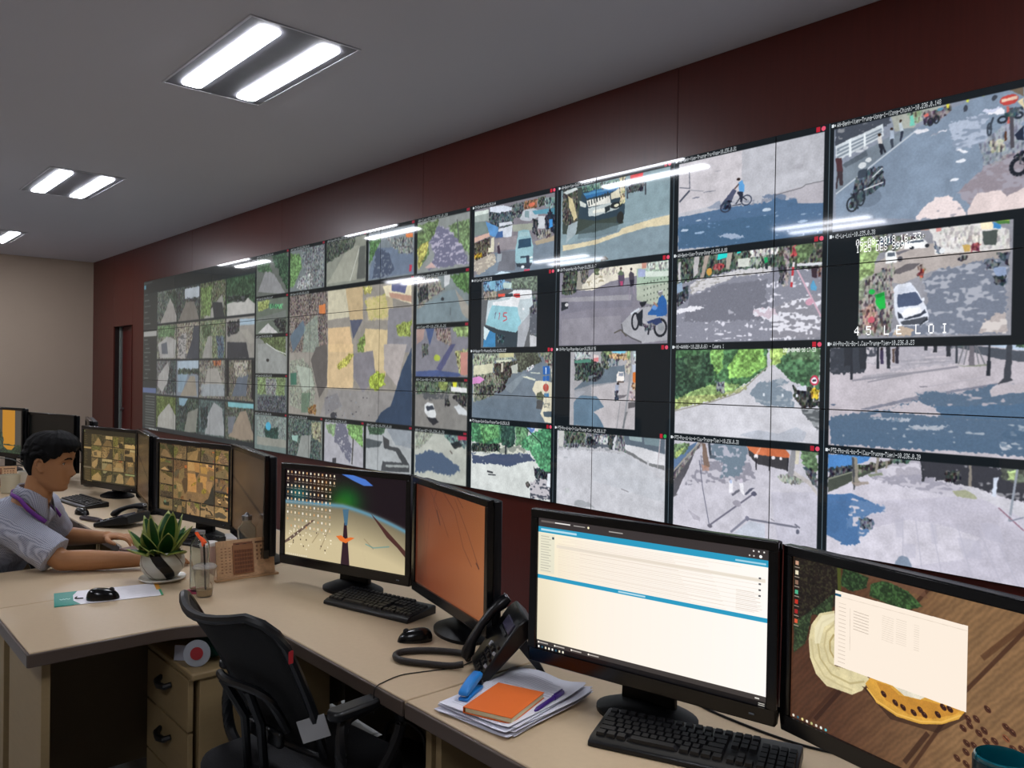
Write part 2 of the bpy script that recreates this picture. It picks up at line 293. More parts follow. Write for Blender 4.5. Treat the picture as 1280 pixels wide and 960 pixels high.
for k in range(8): L('2a3438', [v+w for v, w in zip([8555,2682,8560,2653], [k*22, k*5, k*22, k*5])], 9)
P('b9c3c4', [8550,2640,8729,2648,8800,2624,8801,2604,8612,2583,8556,2590]); P('e0e2da', [8588,2620,8684,2624,8687,2600,8593,2602]); P('2a3438', [8686,2627,8729,2634,8730,2607,8691,2592]); P('d7d2bc', [8731,2701,8798,2724,8808,2669,8738,2667]); P('c6ccc8', [8477,2699,8535,2669,8531,2646,8482,2663]); E('2a2c2a', [8785,2512,8841,2585]); E('22282a', [8730,2607,8826,2646]); E('d6d3bc', [8761,2616,8800,2634])
P('bfb695', [8797,2784,8849,2789,8845,2630,8809,2622], 'c'); P('4b4a44', [8327,2779,8465,2785,8470,2560,8372,2558,8332,2578], 'c'); P('c9bd95', [8373,2743,8418,2715,8460,2596,8431,2579,8389,2670]); P('9aa8ae', [8382,2557,8465,2574,8452,2499,8365,2445,8373,2530]); P('c8d0d0', [8327,2772,8446,2788,8466,2769,8358,2753])
P('d94548', [8883,2793,8982,2792,8975,2754,8886,2755]); P('4a4d55', [8867,2746,8993,2744,8986,2681,8877,2685], 'c'); L('3c4048', [8858,2754,8865,2651], 11); L('3c4048', [8998,2724,9000,2653], 11); P('8c969e', [8849,2762,8884,2770,8889,2729,8859,2714]); P('5e5a52', [8664,2323,8700,2330,8728,2307,8664,2303])

cell(0, 0, 'TV-Cho-An-Cuu-10.236.0.44'); F('7e7b83')
P('72808e', [7442,2303,7661,2456,7934,2458,8292,2487,8297,2285]); P('a49c92', [7438,2435,7661,2456,7691,2386,7501,2317,7440,2347], 'd', c2='c3bcae'); P('6d7079', [7736,2455,7881,2451,7884,2315,7693,2325]); P('8f8a90', [7659,2548,7897,2550,7899,2461,7680,2473]); P('a29784', [8071,2489,8288,2510,8289,2476,8088,2464]); P('999f94', [7841,2629,8051,2613,8052,2567,7860,2579])
P('50595c', [7838,2766,7962,2771,7964,2677,7840,2670], 'c'); P('86604c', [7962,2771,8098,2768,8091,2712,7972,2711], 'c'); E('cc6f55', [8006,2724,8073,2752]); P('3f4a42', [8098,2774,8173,2774,8166,2712,8108,2715], 'c'); P('829a9e', [8173,2763,8286,2757,8288,2667,8174,2700], 'c')
P('3b474f', [7597,2771,7838,2760,7859,2644,7824,2613,7713,2627,7599,2660], 'c'); P('ccd3e0', [7606,2782,7747,2776,7839,2748,7839,2727,7711,2727,7607,2751]); P('4c5a63', [7702,2731,7839,2724,7850,2651,7704,2652], 'c'); P('c7ccd6', [7703,2658,7841,2653,7850,2633,7713,2633]); P('c9d0da', [7704,2616,7850,2627,7843,2551,7771,2550,7696,2580]); P('5b8fc4', [7560,2689,7695,2635,7706,2567,7649,2568,7601,2592]); P('3f5f90', [7695,2599,7751,2598,7752,2556,7668,2559])
P('98a4a0', [7430,2776,7592,2765,7599,2690,7432,2700]); P('cfdad4', [7430,2772,7592,2771,7593,2744,7431,2741]); P('73827f', [7432,2700,7560,2689,7601,2604,7434,2599]); P('c9a79a', [7435,2586,7601,2604,7611,2578,7436,2552]); P('5b5448', [7436,2548,7611,2572,7623,2460,7459,2420,7438,2448], 'c'); P('b4902a', [7442,2472,7536,2469,7527,2439,7448,2434], 'c'); P('d6d2bd', [7626,2564,7659,2566,7657,2463,7596,2466,7596,2500,7624,2497])
P('b5bcc4', [7921,2660,7963,2713,8049,2712,8100,2693,8101,2647,8017,2629,7930,2650]); P('7c9298', [7972,2706,8015,2699,8016,2653,7973,2664]); P('5b93a8', [8041,2696,8207,2689,8200,2656,8067,2669]); P('4a7f93', [8207,2684,8283,2690,8286,2588,8226,2585]); P('b9bec4', [8101,2653,8167,2644,8169,2564,8103,2572]); P('262a3a', [8168,2627,8215,2683,8257,2626,8267,2523,8186,2533], 'c'); P('3f87c8', [8209,2616,8237,2617,8242,2566,8210,2559]); P('2c3038', [8051,2642,8102,2624,8104,2514,8053,2549], 'c'); P('8d8a88', [8103,2566,8226,2557,8228,2500,8104,2503], 'c')
P('8fb4be', [7902,2532,7909,2579,7966,2580,8018,2571,8038,2522,8059,2468,8057,2352,8015,2344,7901,2355,7883,2380,7885,2469]); P('2f4a60', [7915,2519,8036,2517,8042,2461,7908,2461]); P('a8c6cc', [7910,2537,8019,2533,8018,2559,7931,2570], a=.7); P('3b4c58', [7935,2405,8022,2402,8022,2390,7936,2392]); E('dfe5e4', [8022,2381,8058,2395]); E('dfe5e4', [8023,2361,8057,2369]); P('262c34', [7888,2362,8057,2352,8024,2314,7902,2337], a=.8); P('303848', [7992,2405,8022,2402,8033,2314,7998,2317]); E('d7dce2', [7942,2322,7976,2342]); P('c24a60', [7972,2313,8033,2311,8024,2297,7973,2300])
P('bcd0dc', [7665,2303,7739,2321,7831,2307,7840,2295,7665,2296]); P('3f3440', [7693,2502,7716,2502,7732,2443,7699,2446]); P('9aa4ad', [7690,2444,7745,2445,7737,2394,7696,2386]); E('b4a79c', [7696,2507,7714,2524])

cell(3, 1, '45-Le-Loi-10.235.0.38', (157, 145)); F('8e8f98')
P('aba3a0', [10245,2065,10450,2212,10877,2165,10879,2072,10594,2084,10453,2035,10330,2058]); P('727a8a', [10544,2035,10606,2083,10774,2106,10870,2116,10876,1800,10391,1806,10565,1948], 'd', c2='a6aab6', th=.58); P('76786f', [10326,2267,10559,2233,10463,2210,10424,2174,10349,2182], 'c')
P('d9d7d6', [10552,2280,10770,2271,10876,2220,10877,2143,10593,2150,10578,2237], 'g'); P('d8d2cc', [10590,2262,10771,2252,10778,2175,10628,2212], 'c', a=.35); P('e9a48a', [10527,2283,10577,2283,10565,2259,10533,2261]); P('c7c4c2', [10604,2215,10876,2220,10877,2143,10617,2174], 'c', a=.4)
P('f2e4c4', [10770,2271,10813,2269,10814,2231,10771,2233]); P('3f86c0', [10815,2259,10845,2243,10845,2227,10816,2234]); P('a7cf52', [10819,2277,10876,2276,10876,2258,10821,2263]); P('4b7a3e', [10820,2263,10876,2258,10876,2245,10833,2249]); P('48514e', [10777,2226,10834,2225,10830,2164,10784,2169]); P('596058', [10688,2287,10747,2283,10730,2256,10700,2261], 'c'); P('4a4a4a', [10639,2289,10670,2284,10652,2258,10640,2262]); L('cb8a88', [10603,2267,10606,2247], 20)
P('87a561', [10242,2235,10291,2272,10348,2237,10349,2168,10316,2073,10260,2057,10240,2051], 'l'); P('b7cf86', [10242,2221,10326,2253,10341,2224,10271,2183], 'l', a=.6); P('7f8a72', [10240,2051,10323,2087,10304,1963,10242,1924], 'l'); P('4e5865', [10347,2244,10409,2257,10413,2209,10355,2209], 'c'); P('5d6a70', [10416,2219,10463,2221,10463,2204,10417,2199], 'c')
P('ebecee', [10463,2214,10489,2224,10540,2225,10560,2200,10564,2183,10493,2184,10463,2187]); P('4a5562', [10476,2217,10541,2220,10544,2211,10479,2210]); E('2b2f36', [10484,2182,10504,2198]); E('2b2f36', [10549,2184,10568,2199]); P('eceef0', [10376,2175,10396,2187,10424,2181,10434,2146,10431,2129,10381,2130]); P('5b6470', [10387,2176,10422,2177,10424,2160,10389,2160]); E('4c4c54', [10433,2132,10455,2156]); P('6a6870', [10424,2174,10463,2183,10490,2181,10437,2162]); P('625e62', [10405,2087,10478,2121,10530,2116,10504,2095,10446,2078])
P('84746c', [10520,2104,10543,2112,10556,2087,10544,2042,10526,2057], 'c'); E('a04a40', [10526,2057,10553,2088], 'c'); P('67707c', [10585,2210,10617,2174,10630,2150,10611,2151,10586,2184], 'c'); E('d8dce0', [10611,2151,10632,2175]); E('777c80', [10679,2112,10717,2137], 'c'); P('c9a860', [10699,2178,10731,2177,10732,2149,10708,2148]); P('a3545c', [10731,2181,10772,2176,10767,2145,10738,2145], 'c')
P('4d5666', [10780,2093,10808,2103,10842,2094,10837,2063,10797,2066], 'c'); P('8fa0c0', [10820,2071,10865,2073,10868,2035,10832,2032]); P('2d3442', [10815,2034,10866,2036,10861,1993,10821,2008], 'c'); P('4e5560', [10824,2133,10875,2134,10876,2078,10848,2099], 'c')
P('8d8a88', [10288,2062,10418,2134,10427,2010,10416,1902,10404,1806,10244,1810,10247,1966,10283,1978], 'c'); P('a5837e', [10276,1929,10332,1954,10354,1897,10335,1822,10285,1865], 'c'); E('c66070', [10306,1865,10337,1895]); E('22b04c', [10309,1996,10335,2019]); P('1fae47', [10335,1992,10378,2003,10389,1930,10361,1921,10343,1953]); P('158c38', [10342,1992,10378,2000,10380,1986,10344,1978]); P('9a8f90', [10386,2013,10416,2052,10421,1983,10395,1930], 'c')
P('d5dae6', [10420,2011,10437,2033,10493,2036,10519,2004,10559,1928,10571,1894,10570,1861,10535,1846,10450,1849,10429,1894,10420,1956]); P('4a5670', [10436,1986,10516,1996,10543,1949,10527,1936,10439,1929]); P('c9cfdd', [10437,2016,10506,2025,10513,2001,10435,1989]); P('eef0f6', [10456,1900,10469,1919,10534,1929,10547,1895,10470,1879]); P('39404e', [10439,1911,10455,1900,10466,1878,10443,1883]); P('39404e', [10541,1902,10554,1918,10563,1901,10534,1886,10470,1873,10470,1880]); P('2c323c', [10529,1846,10566,1881,10567,1868,10535,1846]); P('272d36', [10450,1866,10566,1885,10570,1868,10535,1851,10463,1851], a=.8); E('dfe4ee', [10543,1952,10553,1968])
P('b0a7a6', [10768,1809,10807,1871,10846,1888,10874,1880,10876,1800], 'd', c2='cfc8c6', th=.5); P('b9a898', [10418,1806,10450,1849,10510,1830,10497,1804], 'd', c2='d8cdbd')
cell(2, 1, 'AN-Benh-Vien-Trung-Uong-10.236.0.88'); F('80828e')
P('868895', [9224,2134,9524,2158,10080,2135,10087,1801,9227,1801], 'd', c2='d8d8e4', th=.64); P('737581', [9319,2045,9525,2099,9789,2104,9793,1903,9288,1910], 'd', c2='a9aab6', th=.72); P('8a8a94', [9820,1964,10076,2022,10081,1801,9816,1801], 'd', c2='dcdce6', th=.52)
P('c9c8cc', [9317,2114,9398,2135,9599,2165,9816,2171,9816,2140,9600,2132,9327,2058], 'd', c2='a2a09e'); P('4a564e', [9230,2280,9521,2303,10077,2285,10080,2129,9816,2165,9599,2171,9233,2120], 'c'); P('59645a', [9505,2305,9813,2290,9815,2215,9701,2220,9522,2224], 'c')
P('c8c8c8', [9693,2272,9848,2274,9849,2224,9701,2226], 'c'); P('5b6354', [9848,2286,10077,2285,10080,2153,9951,2171,9850,2174], 'c'); P('5f7a4e', [9935,2277,10027,2278,10022,2195,9957,2177,9937,2215], 'l'); P('b4b2b4', [9347,2275,9379,2275,9373,2171,9341,2146]); P('a79a92', [9419,2281,9451,2281,9406,2141,9386,2136]); P('a39c92', [9552,2287,9590,2280,9569,2174,9546,2182]); P('b8b6ba', [9239,2244,9256,2243,9258,2132,9241,2133])
P('25cfc9', [9500,2273,9553,2280,9553,2238,9493,2230]); P('25cfc9', [9612,2281,9636,2279,9636,2255,9616,2253]); P('c9cdc6', [9619,2225,9690,2224,9691,2179,9620,2182]); P('8b948c', [9690,2221,9773,2222,9777,2181,9693,2182], 'c'); P('1fa060', [9769,2216,9790,2217,9793,2192,9773,2188]); P('2c3238', [9777,2187,9791,2186,9792,2154,9777,2159]); E('c99a4c', [9426,2153,9462,2193]); E('a2474c', [9461,2177,9538,2216], 'c'); P('39424c', [9251,2105,9309,2108,9311,2032,9236,1995,9226,2072], 'c'); P('8ea3bb', [9229,2120,9267,2131,9276,2082,9234,2071])
P('9a8f94', [9882,2258,9909,2261,9907,2058,9880,2060], 'c'); P('b44a52', [9916,2248,9942,2264,9944,2202,9917,2205], 'c'); P('40424c', [9850,2162,9884,2171,9886,2072,9859,2080], 'c'); L('d8d0d4', [9934,2179,9923,2057], 12); L('b83c44', [9931,2155,9928,2112], 12); L('b83c44', [9925,2081,9923,2057], 12); P('3b2f38', [10023,2146,10055,2149,10056,2089,10030,2098]); P('7b5a58', [10055,2137,10080,2141,10081,2093,10062,2089], 'c'); P('5a9cc4', [10022,2056,10037,2085,10057,2048,10051,2030,10028,2034]); L('c9a8b8', [9952,2141,10082,1903], 9); E('c99aae', [10000,1961,10039,1995]); P('cfd2d8', [9951,2171,10080,2165,10080,2150,9951,2156])
P('c6b8c4', [9714,1963,9834,1963,9856,1900,9821,1889,9715,1931], 'd', c2='dcdce6', th=.45)
P('e2e2ea', [9228,1978,9353,1996,9425,1985,9329,1963,9228,1957], 'd', c2='9a9aa6', th=.66)

cell(1, 1, 'AN-Truong-Hai-Ba-Trung-10.236.0.47'); F('817f8b')
P('7a7986', [8333,1991,8603,2018,8912,2015,8942,2139,8654,2147,8330,2129]); P('8b8993', [8334,1963,8830,1968,8834,1801,8337,1804]); P('9f9ea4', [8330,2101,8910,2085,8903,2054,8331,2074], a=.7); P('d7d2c4', [8598,2238,8790,2273,8987,2286,9172,2280,9174,2207,8924,2191,8741,2174,8601,2131,8472,2140], 'g'); P('e3dfd2', [8518,2170,8670,2218,8706,2183,8610,2144], 'd', c2='a59d88')
P('9a968e', [8461,2249,8507,2265,8510,2144,8463,2147]); P('4c554b', [8336,2280,8469,2275,8454,2134,8407,2110,8340,2121], 'c'); P('5f5c58', [8497,2273,8562,2274,8563,2207,8518,2177,8499,2199], 'c'); P('59684a', [8615,2289,8660,2285,8652,2226,8608,2224], 'l'); P('bfb9ae', [8660,2285,8806,2284,8808,2220,8670,2212], 'c', a=.5)
P('9fb4a2', [8944,2234,9178,2213,9179,2134,8946,2133]); P('a9b2a4', [8946,2133,9179,2134,9182,2013,9040,2021,8948,2051]); 
for r_ in range(6):
    for k in range(9):
        dx, dz = k*24, -r_*34
        R('4c574f', [v+w for v, w in zip([8999,2180,9005,2170], [dx, dz+k*4, dx, dz+k*4])], 'f')
P('c9d4cc', [9008,2212,9178,2201,9178,2172,9013,2178]); P('b7c5c2', [9011,2265,9066,2279,9176,2274,9178,2204,9012,2218], 'c', a=.7); P('9aa4c6', [8952,2230,9008,2225,9009,2181,8957,2182]); P('c08e80', [8979,2274,9015,2274,9016,2230,8980,2231])
P('574c60', [8804,2207,8845,2226,8855,2178,8843,2140,8809,2143,8804,2182]); P('5c6b58', [8799,2214,8824,2238,8850,2210,8825,2202]); E('5a4a44', [8816,2237,8834,2253]); P('b04a70', [8817,2168,8842,2172,8839,2141,8822,2142]); P('4a4450', [8885,2207,8899,2222,8926,2207,8926,2172,8889,2169]); P('2c2a38', [8892,2172,8925,2172,8924,2134,8895,2130]); E('423a3c', [8897,2224,8913,2241]); P('8c8494', [8888,2131,8895,2130,8895,2054,8890,2054]); P('8c8494', [8919,2132,8927,2131,8933,2083,8927,2081])
P('2b3036', [8331,2074,8389,2070,8390,2029,8332,2018]); E('c9c9cc', [8361,2044,8394,2065]); P('a2a3aa', [8831,1917,8945,2001,9040,2008,9172,1941,9175,1813,8997,1798,8849,1859]); L('55555a', [8835,1917,8849,1865,8916,1831,8989,1805], 8); L('55524e', [8778,1864,8832,1882], 8); L('55524e', [8832,1882,8875,1842], 9); L('c4cbd6', [8905,1971,8969,2000], 12)
O('1d2128', [9081,1837,9165,1932], 14); O('1d2128', [8915,1879,8965,1975], 12); P('20262e', [8946,1963,8993,1998,8995,1917,9019,1897,8971,1899], 'g'); P('2c3a60', [9026,1922,9119,1943,9135,1912,9058,1890]); P('6c7078', [8995,1911,9089,1907,9090,1883,9019,1872], 'c'); P('23272e', [8968,2037,9024,2040,9008,2016,8985,2005]); E('8d9298', [9102,1867,9150,1911]); L('23272e', [9043,1884,9036,1847], 12)
P('2a5c9c', [9109,2054,9135,2070,9164,2038,9168,1965,9157,1950,9096,1950,9095,1993]); P('2a5c9c', [9033,1971,9071,2007,9110,1992,9111,1955,9033,1959]); E('5f8cc8', [9060,1986,9098,2014]); E('7a7a80', [9101,2066,9137,2096]); P('c9ccd0', [9104,2091,9135,2098,9135,2089,9108,2083]); L('9a7a70', [9071,2031,9102,2005], 10)

cell(0, 1, 'AN-Cap-Cuu-10.236.0.52', (125, 175)); F('5f6265')
P('5c6a5e', [7845,2273,8177,2268,8176,2149,8048,2168,8031,2180,7856,2193], 'l'); P('6d93b4', [7547,2273,7759,2263,7855,2232,7856,2193,7681,2187,7549,2196], 'c'); P('7fb0c8', [7616,2268,7679,2263,7672,2200,7622,2203]); P('b7ccc9', [7764,2242,7851,2233,7847,2193,7765,2202]); P('a49a90', [7549,2190,7690,2187,7682,2135,7555,2131], 'c'); P('61656e', [8057,2135,8172,2138,8175,1844,8087,1857,8043,2025], 'c'); P('5a5f68', [8035,2014,8175,2018,8175,1877,8038,1881], 'd', c2='7c818a', th=.6); P('b9bbc0', [8038,1875,8171,1844,8172,1795,8044,1795])
P('b9c6cc', [7601,2128,7709,2128,7882,2182,8052,2171,8057,2135,8066,2073,8034,2053,8037,1947,7966,1793,7916,1794,7963,1928,7897,1896,7714,1919,7577,1965]); P('8dbcc8', [7647,2090,7909,2076,7928,2008,7963,1939,7897,1893,7750,1912,7577,1959,7621,2045]); P('e1e4e8', [7865,2181,8048,2171,8057,2129,8033,2114,7934,2114,7918,2064,7656,2090,7656,2113,7832,2120]); P('e0594a', [7708,2167,7783,2164,7779,2144,7713,2145]); P('c04848', [7869,2157,7933,2155,7937,2128,7900,2128,7870,2138]); P('37454c', [7783,2162,7865,2159,7865,2140,7784,2143]); L('c3444c', [7808,2030,7773,2032,7769,2009,7800,2005,7805,1985,7766,1975], 7); L('a85a6a', [7720,2029,7733,2034,7721,1988], 6); L('60667a', [7676,2025,7692,2042,7675,1996], 5)
P('333f47', [7568,1953,7714,1919,7897,1893,7955,1917,7964,1872,7924,1794,7554,1800], 'g'); P('3f7fae', [7562,1847,7624,1916,7688,1891,7690,1798,7554,1800]); P('c9dbe0', [7559,1948,7624,1916,7580,1847,7561,1859]); P('2f4a52', [7706,1890,7785,1877,7778,1819,7716,1826], 'c'); P('a3a7ae', [7921,1929,8035,2014,8037,1936,7983,1793,7916,1794]); E('dfe2e6', [7956,2040,7985,2058])

cell(3, 2, 'AN-Pho-Di-Bo-1.Cau-Trang-Tien-10.236.0.23', (24, 0)); F('b9b3bb')
P('b4c4d8', [10753,1779,10936,1768,10937,1712,10717,1766]); P('4c525c', [10567,1776,10687,1764,10937,1712,10938,1668,10837,1700,10718,1740,10593,1759]); P('5c626c', [10631,1765,10717,1753,10718,1740,10631,1755], 'c'); P('a9a6b0', [10308,1760,10593,1762,10718,1734,10719,1681,10416,1647,10310,1682], 'd', c2='bdb8c0')
P('3a3f48', [10129,1756,10235,1761,10300,1775,10309,1696,10296,1635,10132,1632], 'd', c2='4c505a', th=.66); P('c2bec6', [10301,1746,10351,1756,10352,1682,10310,1682], 'd', c2='4c505a')
for q in ([10266,1772,10301,1773,10304,1660,10274,1653], [10198,1758,10236,1761,10238,1674,10200,1667], [10389,1776,10410,1776,10412,1657,10396,1657], [10554,1775,10568,1775,10569,1737,10555,1738], [10647,1778,10663,1777,10664,1711,10647,1711], [10593,1774,10607,1774,10607,1728,10591,1728]): P('2d3138', q)
P('6d6a72', [10735,1776,10753,1773,10760,1671,10736,1671]); L('6e7076', [10720,1773,10695,1678], 5); L('6e7076', [10732,1766,10716,1675], 4); L('6e7076', [10756,1772,10798,1673], 5); L('6e7076', [10759,1753,10773,1678], 4); L('3a3f48', [10686,1777,10687,1681], 9); P('7f8574', [10682,1678,10719,1671,10808,1678,10802,1670,10719,1667], a=.8)
L('262b33', [10812,1774,10811,1691], 8); L('262b33', [10811,1691,10810,1630], 15); L('262b33', [10355,1759,10356,1657], 11); L('2c3038', [10234,1754,10235,1606], 7); L('2c3038', [10234,1682,10235,1606], 12); P('3c4048', [10876,1777,10896,1775,10894,1624,10903,1611,10884,1607,10844,1598,10867,1621]); P('3f5a44', [10898,1769,10936,1771,10937,1737,10909,1750], 'l')
P('3c3550', [10364,1745,10378,1748,10381,1678,10368,1678]); P('5a4a44', [10418,1744,10429,1748,10430,1682,10421,1685]); P('31303c', [10431,1751,10448,1754,10449,1678,10434,1681]); E('2a2426', [10433,1751,10445,1770]); E('2a2426', [10365,1739,10376,1753])
L('8d8b95', [10238,1602,10543,1644,10695,1667], 9); L('8d8b95', [10311,1596,10517,1639], 6); P('8f8e98', [10289,1624,10409,1641,10543,1644,10396,1611,10275,1606], a=.6); P('8f8e98', [10449,1695,10669,1708,10670,1698,10463,1685], a=.5); P('908f99', [10476,1681,10682,1693,10670,1688,10490,1671], a=.6); E('77757f', [10538,1576,10576,1583]); L('a8a4ae', [10577,1581,10803,1626], 3)
P('7f8190', [10278,1472,10545,1542,10844,1601,10856,1595,10721,1567,10559,1529,10314,1468]); P('566a80', [10136,1431,10350,1466,10419,1482,10546,1532,10519,1548,10597,1564,10691,1553,10781,1584,10844,1595,10940,1594,10945,1307,10726,1308,10139,1298], 'd', c2='a8a4ae', th=.66); P('b9b3bb', [10412,1479,10533,1518,10636,1481,10624,1451,10433,1459], 'd', c2='79879a', th=.7); P('bdb6bd', [10844,1595,10940,1600,10940,1569,10885,1561,10822,1543,10816,1572]); P('526880', [10136,1416,10468,1433,10942,1457,10945,1307,10726,1308,10139,1298], 'd', c2='9aa5b2', th=.71); P('4f6984', [10598,1493,10941,1531,10942,1457,10637,1454], 'd', c2='a8a8b4', th=.72)
P('a5acb8', [10332,1434,10508,1438,10495,1424,10350,1427], 'd', c2='6f8296', th=.6); P('a5acb8', [10495,1406,10675,1417,10600,1389,10509,1393], 'd', c2='6f8296', th=.62); P('5c6a80', [10135,1486,10165,1492,10150,1479]); E('b0b6c0', [10861,1329,10900,1357], 'd', c2='6f8296'); E('445c74', [10866,1373,10949,1413], a=.5)

cell(2, 2, 'HS-4ANH06-(10.220.0.66) - Camera 1'); F('c2c3cc')
P('c6c6ce', [9222,1413,9481,1472,9674,1545,9804,1664,9888,1658,9931,1588,9960,1482,10080,1450,10083,1297,9225,1284]); P('7c8a98', [9704,1532,9747,1579,9889,1607,9917,1588,9855,1568,9932,1544,9954,1470,9779,1469,9734,1500], 'd', c2='9aa4ae', th=.6); P('8d9aab', [9649,1312,9752,1344,9867,1332,9963,1370,10017,1348,10004,1304,9797,1282], a=.35)
P('3f7044', [9219,1777,9801,1773,9796,1657,9703,1591,9644,1557,9481,1499,9221,1441], 'l'); P('2c4a38', [9220,1705,9451,1738,9487,1602,9357,1509,9225,1498], 'l'); P('78b24a', [9639,1763,9773,1771,9796,1670,9702,1611,9581,1603,9572,1670], 'l'); P('6aa048', [9459,1766,9547,1764,9541,1656,9502,1615,9469,1684], 'l'); P('3a5c40', [9285,1726,9419,1746,9397,1614,9339,1579], 'l', a=.8); P('81a65a', [9398,1552,9558,1582,9643,1570,9598,1529,9441,1477,9226,1427,9225,1477], 'l'); P('99a35c', [9225,1484,9357,1509,9552,1521,9703,1578,9674,1545,9481,1485,9226,1423], 'l', a=.8); P('7d8489', [9487,1595,9558,1582,9559,1528,9504,1534], 'c'); L('8f8a80', [9226,1416,9481,1479,9644,1531,9775,1644,9803,1667], 5)
P('9fc45a', [9812,1770,9921,1765,9888,1683,9818,1670], 'l'); P('3f6b48', [9853,1670,9901,1734,10080,1768,10084,1560,10026,1565,9931,1588,9875,1645], 'l'); P('5f7a54', [9907,1759,10080,1768,10082,1695,9929,1696], 'l', a=.5); P('3a3d3c', [9938,1570,10078,1560,10080,1474,9988,1465,9946,1520], 'c'); P('5a5f63', [9988,1458,10080,1462,10079,1364,10022,1410], 'd', c2='8f9498'); P('cdd0dc', [9959,1567,10011,1574,10013,1549,9962,1550]); L('bfc2c6', [10053,1590,10050,1498], 6); E('b8354e', [10031,1576,10077,1623]); E('e2dde6', [10037,1584,10069,1615]); P('2c2c34', [10043,1604,10063,1606,10063,1596,10043,1593]); E('d8b33c', [10032,1510,10084,1560], 'c'); 
for x0 in (740, 862, 950): P('d5dce4', [v+w for v, w in zip([9778,1531,9788,1531,9789,1516,9778,1516], [(x0-740)*.9]*1*0+[int((x0-740)*.86), 0]*4)], 'f')
P('33434c', [9219,1769,9232,1769,9239,1442,9226,1456], a=.4)

cell(1, 2, 'XN-Pho-Tay-Pham-Ngu-Lao-10.236.0.56', (140, 250)); F('a4a3a8')
P('64727f', [8458,1522,8585,1609,8737,1660,8867,1673,8869,1575,8805,1574,8723,1547,8604,1551,8499,1504,8458,1516]); P('8f9299', [8458,1516,8595,1551,8805,1574,8799,1474,8623,1462,8459,1464]); P('b4b0b4', [8604,1538,8788,1567,8901,1575,9038,1482,9042,1302,8695,1288,8607,1417]); P('60788c', [8454,1437,8499,1484,8648,1482,8709,1421,8624,1386,8668,1356,8712,1295,8457,1297], 'g'); P('9b9ea6', [8459,1506,8561,1512,8482,1464,8459,1464])
P('3c4a46', [8454,1705,8600,1711,8703,1660,8704,1616,8594,1570,8457,1581], 'c'); P('acb2b6', [8453,1771,8590,1769,8591,1718,8458,1712], 'c'); P('4d8070', [8457,1702,8596,1708,8596,1689,8459,1684]); P('5f6a60', [8676,1761,8751,1760,8786,1685,8721,1641,8678,1666], 'c'); P('d8c8c8', [8615,1737,8658,1733,8657,1698,8616,1695]); P('c87c80', [8615,1716,8658,1717,8657,1695,8616,1693]); P('3f464c', [8576,1609,8662,1641,8688,1616,8646,1571,8577,1576], 'c'); P('6d7880', [8576,1602,8619,1615,8645,1606,8585,1586]); P('7d8894', [8736,1710,8818,1716,8819,1673,8737,1660], 'c'); P('7fc4dc', [8751,1770,8889,1768,8865,1743,8817,1741,8776,1744]); P('c3a27c', [8735,1742,8881,1740,8882,1703,8752,1710], 'c'); P('7a8f5c', [8701,1764,8759,1763,8752,1735,8710,1729], 'l'); P('7f9460', [8881,1765,8912,1764,8906,1697,8882,1703], 'l')
P('bcc6cc', [8928,1767,9043,1768,9042,1655,8938,1673], 'c'); P('c9c8dc', [9005,1766,9043,1768,9043,1703,9007,1703]); P('c97a4c', [9007,1694,9043,1697,9042,1661,9009,1667]); P('b9c3d6', [8922,1676,9008,1667,9001,1643,8927,1633]); P('cf7436', [8927,1630,8985,1637,8998,1577,8948,1564,8928,1576]); P('a5583a', [8985,1631,9005,1631,9006,1577,8987,1564], 'c'); P('5f5a60', [8971,1582,9044,1589,9039,1470,8973,1492], 'c'); P('c9a27c', [8925,1563,8971,1576,8957,1528,8926,1527], 'c'); P('a6989c', [8902,1520,8988,1528,8981,1468,8903,1465], 'c'); P('5a585c', [8896,1453,8966,1461,8943,1424,8896,1419]); P('b08e8e', [8990,1432,9039,1458,9041,1344,8999,1348], 'c')
P('ede8e4', [8804,1617,8820,1633,8856,1633,8866,1587,8861,1578,8803,1577]); P('8f96a6', [8820,1626,8854,1627,8856,1608,8820,1608]); L('5a4a44', [8813,1574,8861,1573], 8); P('9aa3b8', [8793,1555,8821,1562,8822,1512,8794,1511]); P('3c4250', [8790,1517,8822,1524,8827,1463,8795,1462], 'c'); E('2f2a2c', [8805,1555,8823,1571]); P('6d6a70', [8823,1494,8887,1498,8863,1479,8823,1475]); L('8f9298', [8920,1767,8905,1575,8863,1298], 13); L('7d8086', [8836,1457,8811,1295], 4); P('62666a', [8877,1397,8893,1398,8867,1298,8853,1297], a=.7); P('d8cdb4', [8882,1710,8914,1697,8904,1618,8868,1624], 'c', a=.6)

